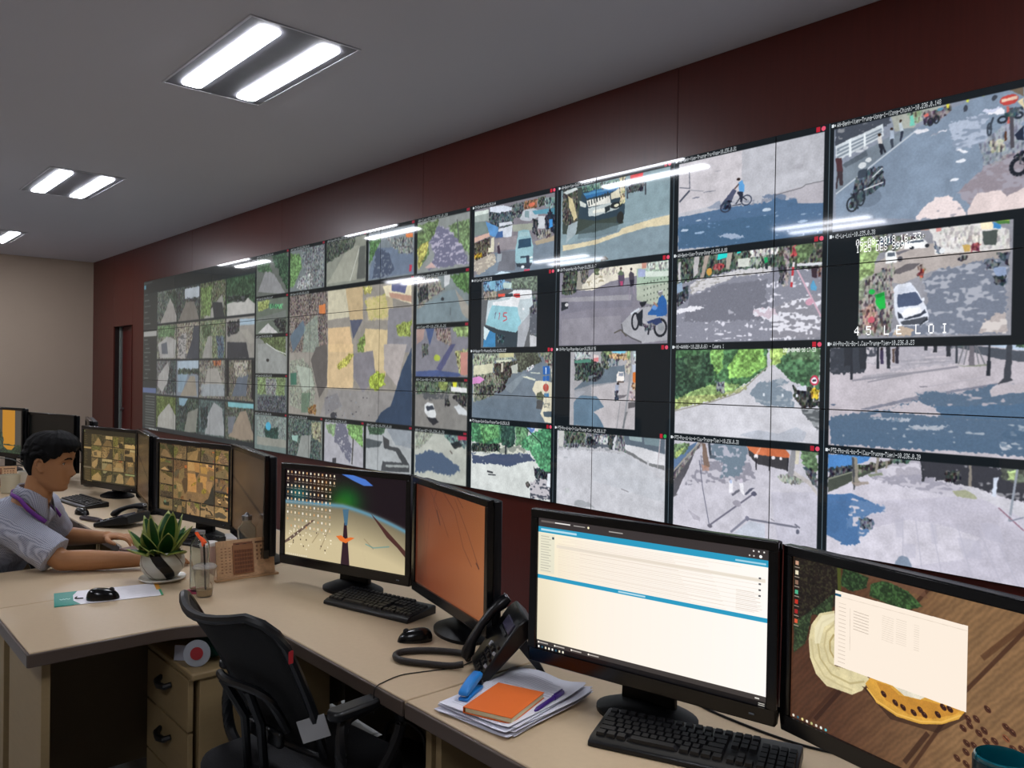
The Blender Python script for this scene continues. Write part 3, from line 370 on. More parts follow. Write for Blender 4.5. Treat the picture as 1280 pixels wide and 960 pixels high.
cell(0, 2, 'AN-Nguyen-Tri-Phuong-Dai-Noi-10.236.0.57'); F('6b7680')
P('6a7682', [7445,1401,7727,1474,7942,1610,8120,1690,8181,1690,8158,1570,8088,1532,8071,1508,8108,1436,8207,1290,7448,1275]); P('60707e', [7445,1427,8099,1448,8145,1371,8190,1295,7448,1282], 'g', a=.6); P('8f9aa0', [7775,1513,7979,1616,8015,1611,7861,1478], a=.5); P('d2ccb6', [8071,1514,8105,1569,8201,1570,8277,1554,8283,1294,8198,1302,8154,1353,8187,1427,8107,1472]); P('4b5a66', [8180,1367,8265,1376,8261,1335,8189,1337]); P('c9ccbc', [7970,1595,8015,1598,8105,1578,8096,1569,7998,1586]); P('bdc4bb', [8051,1623,8139,1624,8148,1615,8060,1617])
P('a5ab98', [7442,1764,7730,1761,7883,1753,7903,1715,7692,1704,7684,1652,7451,1599], 'c', a=.8); P('c9c8ae', [7450,1665,7663,1684,7665,1620,7451,1592], 'g'); P('9aa290', [7448,1737,7691,1748,7673,1691,7449,1671], 'c'); P('b9b690', [7730,1761,7883,1762,7884,1728,7731,1722]); P('c4c9b4', [7692,1704,7865,1712,7856,1690,7713,1684]); P('46443e', [7673,1684,7922,1703,7932,1628,7858,1603,7812,1552,7696,1563], 'c'); P('c3bfb0', [7753,1684,7777,1686,7772,1627,7753,1621]); P('b3b8b0', [7857,1665,7927,1684,7924,1616,7868,1615]); P('6f7468', [7451,1599,7675,1620,7793,1564,7727,1500,7678,1460,7456,1401], 'c'); P('3a3b3c', [7726,1512,7792,1602,7812,1552,7775,1488,7717,1474], 'c'); P('3d403e', [7515,1521,7677,1537,7678,1466,7527,1456], 'c'); P('cb8ac0', [7441,1579,7514,1593,7576,1571,7525,1541,7442,1536]); L('bfc3b8', [7455,1533,7458,1414], 8)
P('46493e', [7883,1759,8118,1762,8155,1696,8014,1647,7978,1623,7923,1622,7922,1697], 'l'); P('c9ccd0', [8014,1653,8067,1678,8085,1666,8059,1635,8015,1629], 'c'); P('7a7f70', [8118,1756,8273,1763,8275,1648,8233,1654,8198,1696], 'c'); P('a9a79c', [8232,1708,8274,1707,8277,1560,8252,1559], 'c'); P('2a5fa8', [8171,1663,8235,1667,8236,1613,8172,1609]); L('e9eef4', [8199,1657,8200,1615], 8); P('2a5fa8', [8172,1600,8230,1604,8231,1571,8175,1567]); E('b05044', [8175,1499,8228,1553]); P('3f7aa8', [8187,1488,8228,1491,8229,1464,8188,1463]); L('8f9298', [8200,1612,8204,1427], 4); P('7a4a50', [8193,1708,8223,1714,8224,1690,8198,1684], 'c'); P('5a6048', [8111,1484,8159,1504,8186,1475,8178,1438,8117,1448], 'l'); P('4a4c4e', [8117,1442,8178,1441,8169,1381,8114,1385]); P('8f8f84', [8187,1421,8238,1428,8230,1393,8188,1391], 'd', c2='d2ccb6')

cell(3, 3, 'PTZ-Pho-di-bo-5-(Cau-Truong-Tien)-10.236.0.39', (24, 0)); F('c3c0cc')
P('bdbac8', [10126,954,10380,1062,10725,1125,10949,1089,10955,791,10470,783,10130,796], 'g'); P('c9c6d2', [10128,856,10507,994,10640,992,10789,962,10730,858,10511,791,10130,788], 'g'); 
for q in ([10534,998,10565,787], [10601,993,10644,788], [10703,1002,10769,772], [10789,988,10876,781], [10861,947,10938,787], [10480,1004,10484,786]): L('aeadbc', q, 5, 'f', a=.6)
for k, q in enumerate(([10445,985,10480,997,10482,913,10454,908], [10594,992,10620,989,10628,909,10602,904], [10704,948,10790,948,10803,872,10730,865], [10788,1027,10859,1025,10884,951,10813,959], [10482,884,10536,893,10538,831,10497,824])): P('b1b0c0', q, 'f', a=.45)
P('9c9aa8', [10290,1183,10503,1218,10610,1180,10725,1152,10637,1122,10504,1134,10393,1143], 'd', c2='bdbac6', th=.52); P('a9a6b2', [10405,1244,10556,1265,10557,1202,10407,1173], 'd', c2='c9c6d2', th=.55); P('4f83bf', [10128,1250,10340,1275,10319,1237,10253,1209,10130,1167]); P('3b4148', [10130,1186,10245,1212,10246,1178,10131,1137], 'c'); P('474d46', [10131,1137,10246,1182,10319,1215,10426,1250,10427,1232,10291,1161,10132,1069], 'g'); L('8a8f80', [10131,1133,10246,1178,10412,1241], 5); P('606858', [10268,1210,10426,1250,10426,1235,10276,1170], 'c'); P('8a857c', [10248,1249,10271,1247,10276,1145,10291,1135,10247,1127]); P('4a4c50', [10244,1245,10256,1246,10261,1097,10255,1097]); P('8a857c', [10358,1262,10373,1263,10362,1186,10352,1185]); P('8a857c', [10399,1244,10409,1245,10407,1209,10399,1208]); P('7d8474', [10320,1175,10385,1189,10392,1178,10328,1166]); P('8a7d70', [10247,1130,10321,1142,10328,1132,10262,1115], a=.7); P('5c6f68', [10419,1260,10502,1267,10502,1242,10420,1231], 'c')
P('33363c', [10549,1260,10569,1262,10568,1169,10558,1166]); P('3a3b42', [10556,1258,10741,1271,10837,1256,10946,1248,10949,1102,10845,1146,10761,1163,10712,1171,10597,1186,10557,1188], 'd', c2='8b8b92', th=.62); P('34373a', [10648,1218,10717,1232,10718,1182,10655,1171], 'c'); P('4a5048', [10860,1265,10946,1260,10947,1197,10867,1207], 'l'); P('97b06c', [10890,1242,10924,1252,10925,1214,10896,1211], 'l'); P('8a847c', [10744,1264,10756,1265,10755,1176,10763,1137,10743,1134]); P('a3a68c', [10681,1140,10737,1154,10780,1125,10774,1118,10700,1119]); P('c3c2cb', [10712,1164,10761,1170,10857,1135,10949,1108,10951,1013,10858,1096,10762,1137], 'g'); P('c3cbdb', [10838,1211,10856,1219,10848,1134,10834,1139]); L('8f96a2', [10924,1265,10898,1043], 9); L('8c6a7a', [10858,1093,10951,1013], 5); L('c9c6d2', [10864,1097,10951,1025], 3); L('7e8494', [10899,1044,10950,1067], 5)
P('4b6f9c', [10126,1060,10248,1079,10344,1050,10324,989,10266,937,10289,882,10230,832,10128,871], 'g'); P('5b7ba4', [10248,1060,10409,1037,10410,1023,10287,977,10347,935,10267,842,10214,870], 'd', c2='c3c0cc', th=.55); P('4b6f9c', [10144,874,10280,939,10290,853,10215,833], 'd', c2='c3c0cc', th=.72); E('62687c', [10278,924,10357,976], 'c'); E('7d8a9e', [10450,737,10523,832])

cell(2, 3, 'PTZ-Pho-di-bo-4-(Cau-Truong-Tien)-10.236.0.38'); F('bfbdc8')
P('c3c1cc', [9219,1002,9755,1129,10079,1046,10084,798,9223,786]); P('b5b4c4', [9832,1036,10079,1065,10084,798,9874,795], 'g', a=.5); P('5d7596', [9220,1173,9387,1259,9370,1229,9222,1047]); P('5f7a52', [9218,1232,9335,1248,9309,1188,9229,1152], 'l'); P('9cb85c', [9247,1190,9309,1224,9274,1170,9243,1164], 'l'); P('6e6a68', [9223,1032,9222,1076,9404,1261,9421,1255,9367,1193,9259,1036], 'c', a=.8); L('9a968f', [9222,1073,9404,1259], 8); P('56555c', [9223,1017,9367,1193,9358,1163,9252,953,9225,935]); L('6b6a70', [9225,935,9261,958], 6)
P('8e8d9a', [9421,1247,9675,1273,9707,1207,9748,1088,9584,1056,9519,1035,9409,1037,9304,1011,9347,1067,9398,1123], 'd', c2='bfbdc8', th=.5); P('6f7f8e', [9472,1258,9690,1267,9692,1192,9647,1098,9534,1079,9549,1151,9482,1188], 'd', c2='aeb0be', th=.6); P('7d6a60', [9417,1251,9438,1252,9471,1130,9433,1119]); P('b98a74', [9415,1139,9466,1129,9467,1108,9425,1104], a=.6); P('3f454e', [9455,1253,9472,1258,9482,1174,9470,1172]); P('55606c', [9465,1193,9515,1191,9499,1175,9474,1173])
P('3f3e42', [9694,1254,9930,1219,9924,1153,9754,1170,9707,1207], 'g'); P('cf7650', [9686,1265,9885,1276,9933,1232,9930,1216,9745,1217,9707,1234]); P('e2a284', [9745,1224,9775,1268,9781,1268,9753,1219]); P('b9623f', [9805,1269,9885,1275,9929,1239,9930,1219,9806,1216], a=.5)
for q in ([9734,1199,9757,1221], [9832,1201,9852,1219], [9876,1200,9892,1217]): E('e8e4ea', q)
for q in ([9746,1203,9748,1139], [9821,1203,9822,1143], [9923,1215,9921,1149]): L('2c2c32', q, 7)
P('8d9486', [9867,1120,9946,1142,10016,1110,9975,1086,9904,1091], 'c', a=.7); P('8a8a90', [9940,1262,9971,1262,9953,1123,9924,1133]); P('c9c3b4', [9964,1261,9985,1263,9980,1191,9962,1189]); P('56744f', [9992,1263,10075,1270,10077,1161,10043,1145,10001,1199], 'l'); P('4b5058', [10001,1180,10077,1161,10078,1085,10044,1106], 'c'); P('b9b4b4', [9959,1156,10044,1113,10079,1065,10079,1046,10037,1093,9953,1136])
L('55586a', [9402,1159,9427,1010,9473,816], 4); E('6b6a76', [9461,803,9490,825]); L('6b6a7a', [9477,820,9727,1010], 9); E('55566a', [9723,1005,9755,1029]); L('7f8090', [9605,800,9702,887], 12); L('70717f', [9698,884,9979,881], 10); L('70717f', [9965,895,9993,880], 8); E('5d6070', [9973,847,9990,873]); E('77788a', [9691,872,9714,898]); P('b3c0d0', [9714,875,9805,872,9807,798,9621,796], 'g', a=.5)
P('ecebf2', [9587,1064,9612,1070,9613,1011,9593,1001]); E('b8c6e6', [9592,1056,9609,1074]); P('ecebf2', [9651,1064,9675,1063,9680,998,9658,1023]); E('c6c0d0', [9654,1063,9672,1088]); P('6a6b78', [9605,999,9648,1032,9656,1023,9613,990]); P('55586a', [9680,1005,9711,1039,9745,1048,9696,1007]); E('9a97a4', [9614,938,9665,972]); P('9f9ca8', [9334,883,9413,850,9413,829,9370,837], a=.7); L('8d8c96', [9835,903,9857,893], 5)

cell(1, 3, 'PTZ-Pho-di-bo-3-(Cau-Truong-Tien)-10.236.0.37'); F('bdbfc6')
P('c0c1c8', [8323,1137,8880,1160,9170,1076,9176,791,8331,791], 'g'); P('b5bac2', [8620,1139,8880,1153,9058,1077,9171,1012,9173,899,8624,967], 'g', a=.4); P('6c7076', [8326,1252,8755,1265,8766,1164,8601,1165,8328,1151], 'c'); P('4f5a50', [8376,1255,8561,1259,8563,1190,8388,1177], 'c'); P('b9bab8', [8326,1252,8376,1255,8368,1147,8328,1137], 'g'); P('b1b4b8', [8627,1236,8755,1244,8756,1197,8638,1195], 'c'); P('555c66', [8563,1190,8756,1194,8766,1161,8601,1162]); E('2c3036', [8573,1177,8637,1230], 'c'); P('3c4044', [8746,1257,8799,1261,8783,1166,8752,1163], 'c'); P('7f8286', [8808,1261,8878,1262,8884,1160,8801,1160], 'c')
P('5a6672', [8869,1265,9169,1272,9171,1171,9006,1196,8879,1206], 'g'); P('8ea0a4', [8903,1264,9004,1267,9005,1228,8912,1235], 'g'); P('7a8f96', [9021,1256,9134,1257,9135,1212,9022,1217], a=.8); P('cccdd2', [8883,1206,9006,1193,9168,1167,9169,1107,9057,1113,8940,1145,8884,1177]); P('75777a', [8884,1173,8940,1158,9049,1112,9169,1107,9169,1081,9057,1097,8940,1138,8884,1157]); P('b9bac0', [9044,1125,9063,1123,9059,1097,9042,1101]); L('a8a4aa', [9135,1263,9120,1087], 5); L('c9b4b8', [9140,1264,9128,1148], 2); P('b3b4ba', [8328,1151,8748,1173,8871,1156,8872,1143,8657,1152,8328,1133], 'd', c2='8f9298'); E('9ea2a8', [8476,789,8590,835]); P('9ea2a8', [8475,810,8590,831,8646,801,8475,794]); L('8d8c92', [8854,941,8911,929], 6); E('aaaeb4', [8370,1083,8410,1093]); P('aeb6b4', [8389,892,8429,896,8430,868,8390,862], a=.5); L('a9a8ac', [8611,1135,8619,1130], 8)

cell(0, 3, 'PTZ-Nguyen-Dinh-Chieu-Truong-Tien-10.236.0.36'); F('c6cbca')
P('cbd0ce', [7436,972,8272,1053,8277,800,7438,792]); P('44506a', [7440,1041,7659,1046,7920,1080,8053,1078,8110,1039,7950,1012,7854,977,7723,984,7458,967], 'd', c2='8f98a0', th=.74); P('c9cdc8', [7446,1028,7511,1044,7649,1045,7565,1024]); P('8a9088', [7444,1111,7976,1149,8034,1090,7822,1059,7445,1049], 'd', c2='c6c9be', th=.5); P('2f3a36', [7444,1111,7750,1126,7751,1073,7445,1049], 'c'); P('3a7a50', [7435,1263,7817,1276,7800,1143,7719,1124,7563,1113,7443,1125], 'l'); P('5fa85c', [7527,1247,7737,1259,7749,1173,7573,1120], 'l', a=.7); P('2a4c44', [7757,1266,7915,1268,7909,1132,7841,1107,7770,1128], 'l'); P('4f8058', [7915,1262,8049,1263,8014,1139,7919,1126], 'l'); P('2c3238', [7805,1124,7825,1125,7822,1059,7807,1058]); P('5f7fb8', [8030,1262,8114,1267,8097,1215,8059,1219], 'd', c2='b8c8e6'); P('3d8a5c', [7976,1162,8050,1206,8196,1265,8271,1270,8278,973,8166,987,8109,1051,8053,1104,7977,1117], 'l'); P('5fae78', [8013,1184,8124,1211,8162,1150,8052,1123], 'l', a=.7); L('2a3a34', [8002,1260,8162,1163,8172,1126], 7); P('363d44', [8101,1000,8184,989,8273,979,8265,947,8204,879,8112,931], 'c'); P('b9b6bc', [8058,887,8167,937,8275,911,8277,800,8079,788], 'd', c2='4a4f5a', th=.55); P('d6dbe2', [8229,968,8273,973,8275,887,8227,881]); P('262c38', [8249,877,8280,875,8282,801,8251,803]); L('3c3f44', [7620,924,7683,920], 13); L('3c3f44', [7631,903,7714,906], 8); E('3c3f3c', [8021,855,8067,895], 'c')
c1.blur(); c1.blur(); c1.ext = None; c1.setclip(7000, 3000, 12000, 0)
for (i, j), (x0, z1, x1, t) in TIT.items():
    R('d5dade', [x0+10, z1-26, x0+22, z1-10], 'f'); P('d5dade', [x0+22, z1-18, x0+29, z1-11, x0+29, z1-25], 'f')
    if t: T(t, x0+38, z1-8, 'd9dde0')
    R('a01c2c' if (i+j) % 2 else 'b02030', [x1-68, z1-30, x1-48, z1-6], 'f'); E('d8506a' if j != 3 or i != 1 else '2a9a50', [x1-42, z1-30, x1-20, z1-7], 'f')
    L('5a6a74', [x1, z1, x1, RB[j+1]], 3)
T('06-08-2018 16:33:', [10245,2280][0], 2252, sx=2, sy=3); T('1/25 DES 999K6', [10246,2254][0], 2222, sx=2, sy=3)
T('4 5  L E  L O I', *([10244,1851]), sx=3, sy=4); T('2018-08-06 16:17:53', *([9886,1758]), sx=1, sy=2)
T('2018-08-06 16:18:30', *([10130,1261]), '30343a', sx=1, sy=1)

# second picture block: seventeen feeds, dimmer and seen from afar
P, R, F, E, L, B, T, O = (getattr(c2, n) for n in 'PRFELBTO')
CX = [3775, 4545, 5270, 5990, 6708, 7405]; RZ_rows = [2820, 2381, 1987, 1578, 1187, 785]
cells2 = []
def cel2(x0, z1, x1, z0):
    c2.setclip(x0, z1, x1, z0); F('151a1b', 'f'); cells2.append((x0, z1, x1, z0)); c2.setclip(x0+20, z1-34, x1-20, z0+4)
cel2(6708, 2820, 7405, 2381); F('8b9190'); P('6f7088', [6889,2669,7013,2728,7255,2637,7376,2411,6874,2408,6956,2512,6890,2619], 'd', c2='b4b0c4', th=.55); P('5f7a48', [6713,2766,7012,2777,6952,2674,6869,2609,6892,2531,6744,2419,6718,2587], 'l'); P('b7b04c', [6718,2587,6869,2634,6870,2558,6744,2406], 'l'); P('6b8a58', [7115,2715,7377,2729,7384,2469,7257,2578], 'l'); P('c4a8a4', [6831,2424,6915,2466,6979,2411]); L('555a58', [7233,2748,7257,2590], 14)
cel2(6708, 2381, 7405, 1987); F('7f8a8c'); P('7b8b92', [6730,2102,7127,2228,7265,2230,7386,1998,6732,1999]); P('8f8c84', [6723,2370,6959,2376,7086,2243,6751,2113], 'c'); P('4f7a40', [7144,2336,7386,2363,7390,2186,7245,2256], 'l'); P('9a9790', [7226,2233,7393,2092,7395,1998,7308,2049]); P('c8ccd0', [7083,2365,7164,2358,7146,2275,7086,2255]); P('3c4040', [6747,2279,6877,2295,6879,2194,6751,2151], 'c'); L('5a6468', [7166,2104,7167,2044], 9); E('383c40', [7048,2159,7088,2182])
cel2(6708, 1987, 7405, 1578); F('80808a'); P('a58c86', [6733,1961,6842,1958,6823,1870,6736,1834]); P('4a5a80', [6853,1957,6970,1953,6910,1818]); P('8f7f7c', [6970,1953,7174,1947,7177,1825,7014,1853], 'c'); P('7f9a58', [7193,1958,7396,1963,7398,1880,7254,1884], 'l'); P('55587a', [7177,1828,7236,1827,7061,1622,6998,1646]); P('aeb07c', [7237,1779,7381,1789,7386,1600,7280,1599], 'c'); P('c08a80', [7296,1766,7382,1765,7386,1600,7300,1600]); P('4a5a86', [6731,1620,6998,1634,7299,1611,7300,1588,6732,1581]); E('a8b84c', [6965,1702,7047,1751]); P('565c58', [6802,1835,6888,1834,6890,1758,6805,1721], 'c')
cel2(6708, 1578, 7405, 1187); F('83827f'); P('5a6a58', [6721,1556,7396,1577,7390,1435,7185,1465,6735,1441], 'c'); P('d8d83c', [7203,1562,7262,1563,7253,1503,7215,1490]); P('8ca04c', [7021,1560,7143,1549,7125,1476,7043,1486], 'l'); P('e0e2e4', [7184,1514,7378,1506,7379,1470,7185,1477]); P('55585c', [6833,1456,7166,1453,7167,1416,6856,1406], 'd', c2='7a7a78'); P('d8dcde', [6853,1362,6899,1389,6963,1379,7007,1300,6997,1262,6924,1259,6858,1306]); P('39404a', [6874,1350,6953,1366,6985,1336,6890,1320]); P('2c2f34', [6881,1269,7007,1269,7039,1240,6967,1211]); P('c9ced2', [7227,1364,7286,1384,7382,1341,7383,1305,7287,1313]); P('2f3236', [7106,1414,7157,1422,7188,1369,7128,1360], 'c'); P('3a3c3c', [7206,1442,7380,1459,7382,1364,7286,1384], 'c')
cel2(6708, 1187, 7405, 785); F('b8bcb4'); P('4f6078', [6736,968,6908,1020,7116,1000,7316,909,7200,849,6955,861,6739,828], 'd', c2='b8bcb4', th=.76); P('8f9a88', [6731,1147,6989,1175,6907,1082,6746,1007], 'c', a=.6); P('6f8a8c', [7092,1157,7386,1175,7389,1069,7215,1080], 'c'); P('a83a50', [7271,1162,7386,1175,7387,1128,7282,1121]); P('262c30', [7194,1091,7292,1116,7332,1077,7235,1052]); L('55504c', [7186,1036,7216,1014], 10)
cel2(5990, 2820, 6708, 2381); F('7b858c'); P('6c7a8e', [6027,2481,6125,2650,6419,2632,6674,2566,6678,2399,6029,2399]); P('4a5468', [6125,2650,6324,2602,6400,2449,6281,2392,6080,2408], 'd', c2='7b8592'); P('4c7a44', [6007,2732,6223,2734,6125,2623,6026,2523], 'l'); P('8a8f90', [6272,2715,6671,2695,6674,2553,6468,2574], 'c'); P('d87a40', [6561,2723,6666,2716,6666,2682,6567,2691]); P('b83a50', [6620,2469,6658,2465,6651,2414,6621,2417])
cel2(5270, 2820, 5990, 2381); F('868a80'); P('9a9c90', [5304,2411,5672,2713,5863,2706,5817,2415]); L('c9ccc4', [5864,2692,5708,2409], 9); P('4c544c', [5293,2798,5807,2797,5755,2704,5299,2604], 'c'); P('5c605c', [5864,2692,5956,2696,5963,2418,5817,2415], 'g')
cel2(4545, 2820, 5270, 2381); F('727a7c'); P('5f8a4c', [4551,2770,4789,2730,4793,2589,4629,2429,4560,2433], 'l'); P('7a8084', [4787,2824,5233,2783,5244,2385,4863,2443], 'c'); P('a2a6a8', [4762,2529,5022,2538,5026,2385,4698,2408], 'c')
cel2(3775, 2820, 4545, 2381); F('5f6560'); P('33503c', [4154,2794,4480,2793,4485,2616,4232,2654], 'l'); P('86888a', [3832,2438,4018,2652,4205,2596,4478,2375]); P('3a5a3c', [3774,2779,4062,2751,4159,2620,3826,2648], 'l'); P('2f4a36', [4245,2774,4511,2748,4520,2412,4341,2564], 'l')
cel2(3775, 2381, 4545, 1987); F('606a60'); P('6b726e', [3840,2164,4482,2216,4485,2137,3841,2122], 'g'); P('b8b8b8', [3845,2006,4080,2102,4312,1993]); P('86944c', [3835,2332,4120,2336,4076,2257,3838,2227], 'l'); P('2c3230', [4172,2129,4485,2137,4488,1998,4357,2002], 'c'); P('5a9a6c', [4075,2298,4437,2278,4394,2236,4123,2250], 'c')
cel2(3775, 1987, 4545, 1578); F('7b7f7c'); P('55643c', [3845,1985,4490,1958,4495,1760,4040,1887], 'l'); P('8a8e8c', [3848,1891,4040,1887,4495,1760,4500,1581,3856,1597], 'g'); L('c6cac6', [4039,1897,4272,1822,4494,1779], 10); E('2a2c2c', [4045,1705,4119,1738])
cel2(3775, 1578, 4545, 1187); F('5c6664'); P('6a8050', [3833,1554,4500,1561,4462,1362,3863,1366], 'l'); P('8c9090', [4049,1536,4280,1539,4285,1357,4054,1371], 'c'); P('4a5058', [3863,1345,4506,1363,4511,1185,3868,1177], 'c')
cel2(3775, 1187, 4545, 785); F('6b7a78'); P('8a9490', [3845,1134,4511,1165,4520,849,3851,923], 'c', a=.6); P('20403c', [4016,1038,4339,1036,4342,916,4067,896], 'l'); E('4aa0c0', [4055,999,4178,1088]); P('8a8c84', [3851,923,4518,928,4520,849,3853,839], 'g')
cel2(4545, 2381, 6708, 1187); F('8f8b84')
P('8d8b8a', [5359,1447,6701,1453,6708,1197,5184,1187]); P('7a706c', [4562,2369,5304,2381,5320,1790,4577,1798], 'c'); P('5b6c7a', [4573,1953,4840,2102,4908,2007,4646,1797], 'g'); P('8fa396', [4874,2039,5127,2151,5168,1791,4848,1795], 'g', a=.6); P('c97a48', [5156,2225,5278,2234,5281,2144,5164,2149]); P('c2bda6', [5319,2380,5625,2373,5716,2095,5327,2082], 'g'); P('bda884', [5625,2373,5925,2365,5933,2058,5717,2066], 'g'); P('d0b48c', [5329,2008,5718,2009,5779,1785,5335,1790], 'g'); P('d8bc90', [5333,1863,5777,1855,5787,1471,5329,1462], 'g', a=.85); P('51576a', [5717,2066,5933,2065,5776,1894]); P('aaa44c', [5926,2351,6082,2340,6058,2273,5954,2279], 'l'); P('b8b070', [5955,2224,6284,2258,6337,2068,6038,2053], 'd', c2='98a04c'); P('d6c49a', [5981,2250,6381,2252,6410,2038,6012,2054], 'g', a=.5)
P('e0d6b8', [6233,2329,6657,2324,6661,2156,6284,2245], 'g'); P('5f6488', [6367,2332,6601,2328,6568,2246,6368,2279]); P('a8786c', [6332,2268,6660,2221,6661,2169,6358,2227], a=.7); P('85858c', [6336,2135,6662,2131,6671,1774,6296,1779], 'g'); P('86963c', [6435,1998,6665,2028,6645,1900,6461,1904], 'l'); P('cbb890', [5974,1986,6316,1962,6320,1778,5940,1783], 'g'); P('cbb890', [5965,1851,6294,1845,6301,1576,5945,1586], 'g'); P('6f8a3c', [5857,1892,5975,1945,5967,1782,5860,1784], 'l'); P('6f8a3c', [5845,1853,5965,1851,5940,1796,5860,1797], 'l'); P('7f7d84', [5779,1769,6096,1794,6152,1575,5949,1433,5784,1571], 'g'); P('b3ae3c', [5500,1670,5697,1770,5793,1769,5726,1699,5531,1619], 'l'); P('9ab02c', [6025,1546,6151,1616,6276,1603,6291,1509,6155,1452,6053,1477], 'l'); P('a9a2a0', [6270,1845,6601,1839,6471,1499,6275,1630], 'g'); P('34455c', [6538,1631,6670,1812,6685,1195,6137,1178,6235,1278,6380,1338], 'g'); P('6f7078', [5271,1371,5507,1422,5596,1308,5305,1208], a=.5)
P('5d5a58', [5104,1837,5318,1863,5328,1491,5179,1368,5012,1716], 'g'); P('8fa08c', [4580,1717,4850,1732,5046,1639,5115,1411,5026,1225,4592,1270], 'c', a=.5); P('a9b4a8', [4718,1669,5014,1639,5082,1472,4859,1405], 'g', a=.8); P('3e6a5a', [4590,1589,4720,1598,4723,1480,4603,1478]); P('55705c', [4826,1404,5021,1409,4961,1222,4831,1216], 'g', a=.7); P('8f6a3c', [4960,1268,5118,1305,5121,1214,4962,1207], 'c'); E('3c3e44', [5396,1182,5512,1246]); 
B(26, [5300,1416,6060,1202], ['4c4a50', '8a9098'], 20, 12, 5)
cel2(4545, 1187, 5270, 785); F('747c78'); P('50605c', [4561,1140,5215,1173,5225,782,4571,756], 'c'); P('8a8f8c', [4837,998,5031,1011,5006,778,4742,771], 'g'); P('8fb0a8', [4634,985,4770,994,4755,930,4653,938]); P('9a9a80', [5028,1133,5216,1143,5221,963,5064,982], 'c')
cel2(5270, 1187, 5990, 785); F('aaaab2'); P('6a6c7c', [5514,1159,5657,1152,5773,945,5749,801,5577,930,5460,994], 'd', c2='aaaab2', th=.62); P('6a9a50', [5685,1154,5956,1168,5961,960,5826,1020,5715,1055], 'l'); P('6a9a50', [5307,1133,5514,1144,5459,1024,5340,1060], 'l', a=.7); L('4a4a48', [5798,1032,5782,804], 20); P('3c3c40', [5435,831,5508,837,5509,793,5436,786])
cel2(5990, 1187, 6708, 785); F('a8adb0'); P('8e969e', [6312,1161,6675,1169,6679,1015,6459,1024], 'g'); P('34503c', [6035,1152,6312,1161,6289,1106,6063,1078], 'l'); P('50585c', [6012,1047,6266,1037,6217,993,6014,964]); P('46494c', [6264,1091,6363,1057,6364,1011,6507,1002,6659,884,6661,820,6247,792,6270,875,6556,888,6461,972,6292,985], 'g'); P('9aa0a0', [6319,853,6648,877,6649,857,6320,833])
c2.blur(); c2.blur(); c2.setclip(3700, 3000, 7500, 0)
for n, (x0, z1, x1, z0) in enumerate(cells2):
    T('AN-Cam-%02d-10.236.0.%d' % (n+3, 20+n*3), x0+30, z1-10, 'b9c0c0', 1, 1); R('8a2030', [x1-60, z1-26, x1-24, z1-6], 'f')

# third block: the software window with its side bar and sixteen feeds
P, R, F, E, L, B, T, O = (getattr(c3, n) for n in 'PRFELBTO')
c3.setclip(0, 3000, 4000, 0); F('20272a', 'f'); R('2e3332', [140, 2650, 700, 830], 'f'); R('262b2b', [140, 2820, 3775, 2660], 'f')
R('4a4e4c', [160, 2800, 500, 2786], 'f'); R('5a8a9c', [165, 2770, 240, 2710], 'f'); R('9a9c98', [170, 2130, 690, 2060], 'f'); R('5a688a', [150, 1360, 690, 1290], 'f')
for k in range(13): R('7a7e7a', [260, 1250-k*36, 640, 1238-k*36], 'f', a=.8)
for k in range(10): R('6a6e6a', [190+(k % 3)*30, 2020-k*58, 330+(k % 4)*40, 2008-k*58], 'f')
for k in range(6): R('6a6e6a', [190, 2640-k*80, 320+(k % 3)*60, 2628-k*80], 'f')
X3 = [702, 1450, 2212, 3000, 3770]; Z3 = [2655, 2205, 1737, 1270, 835]
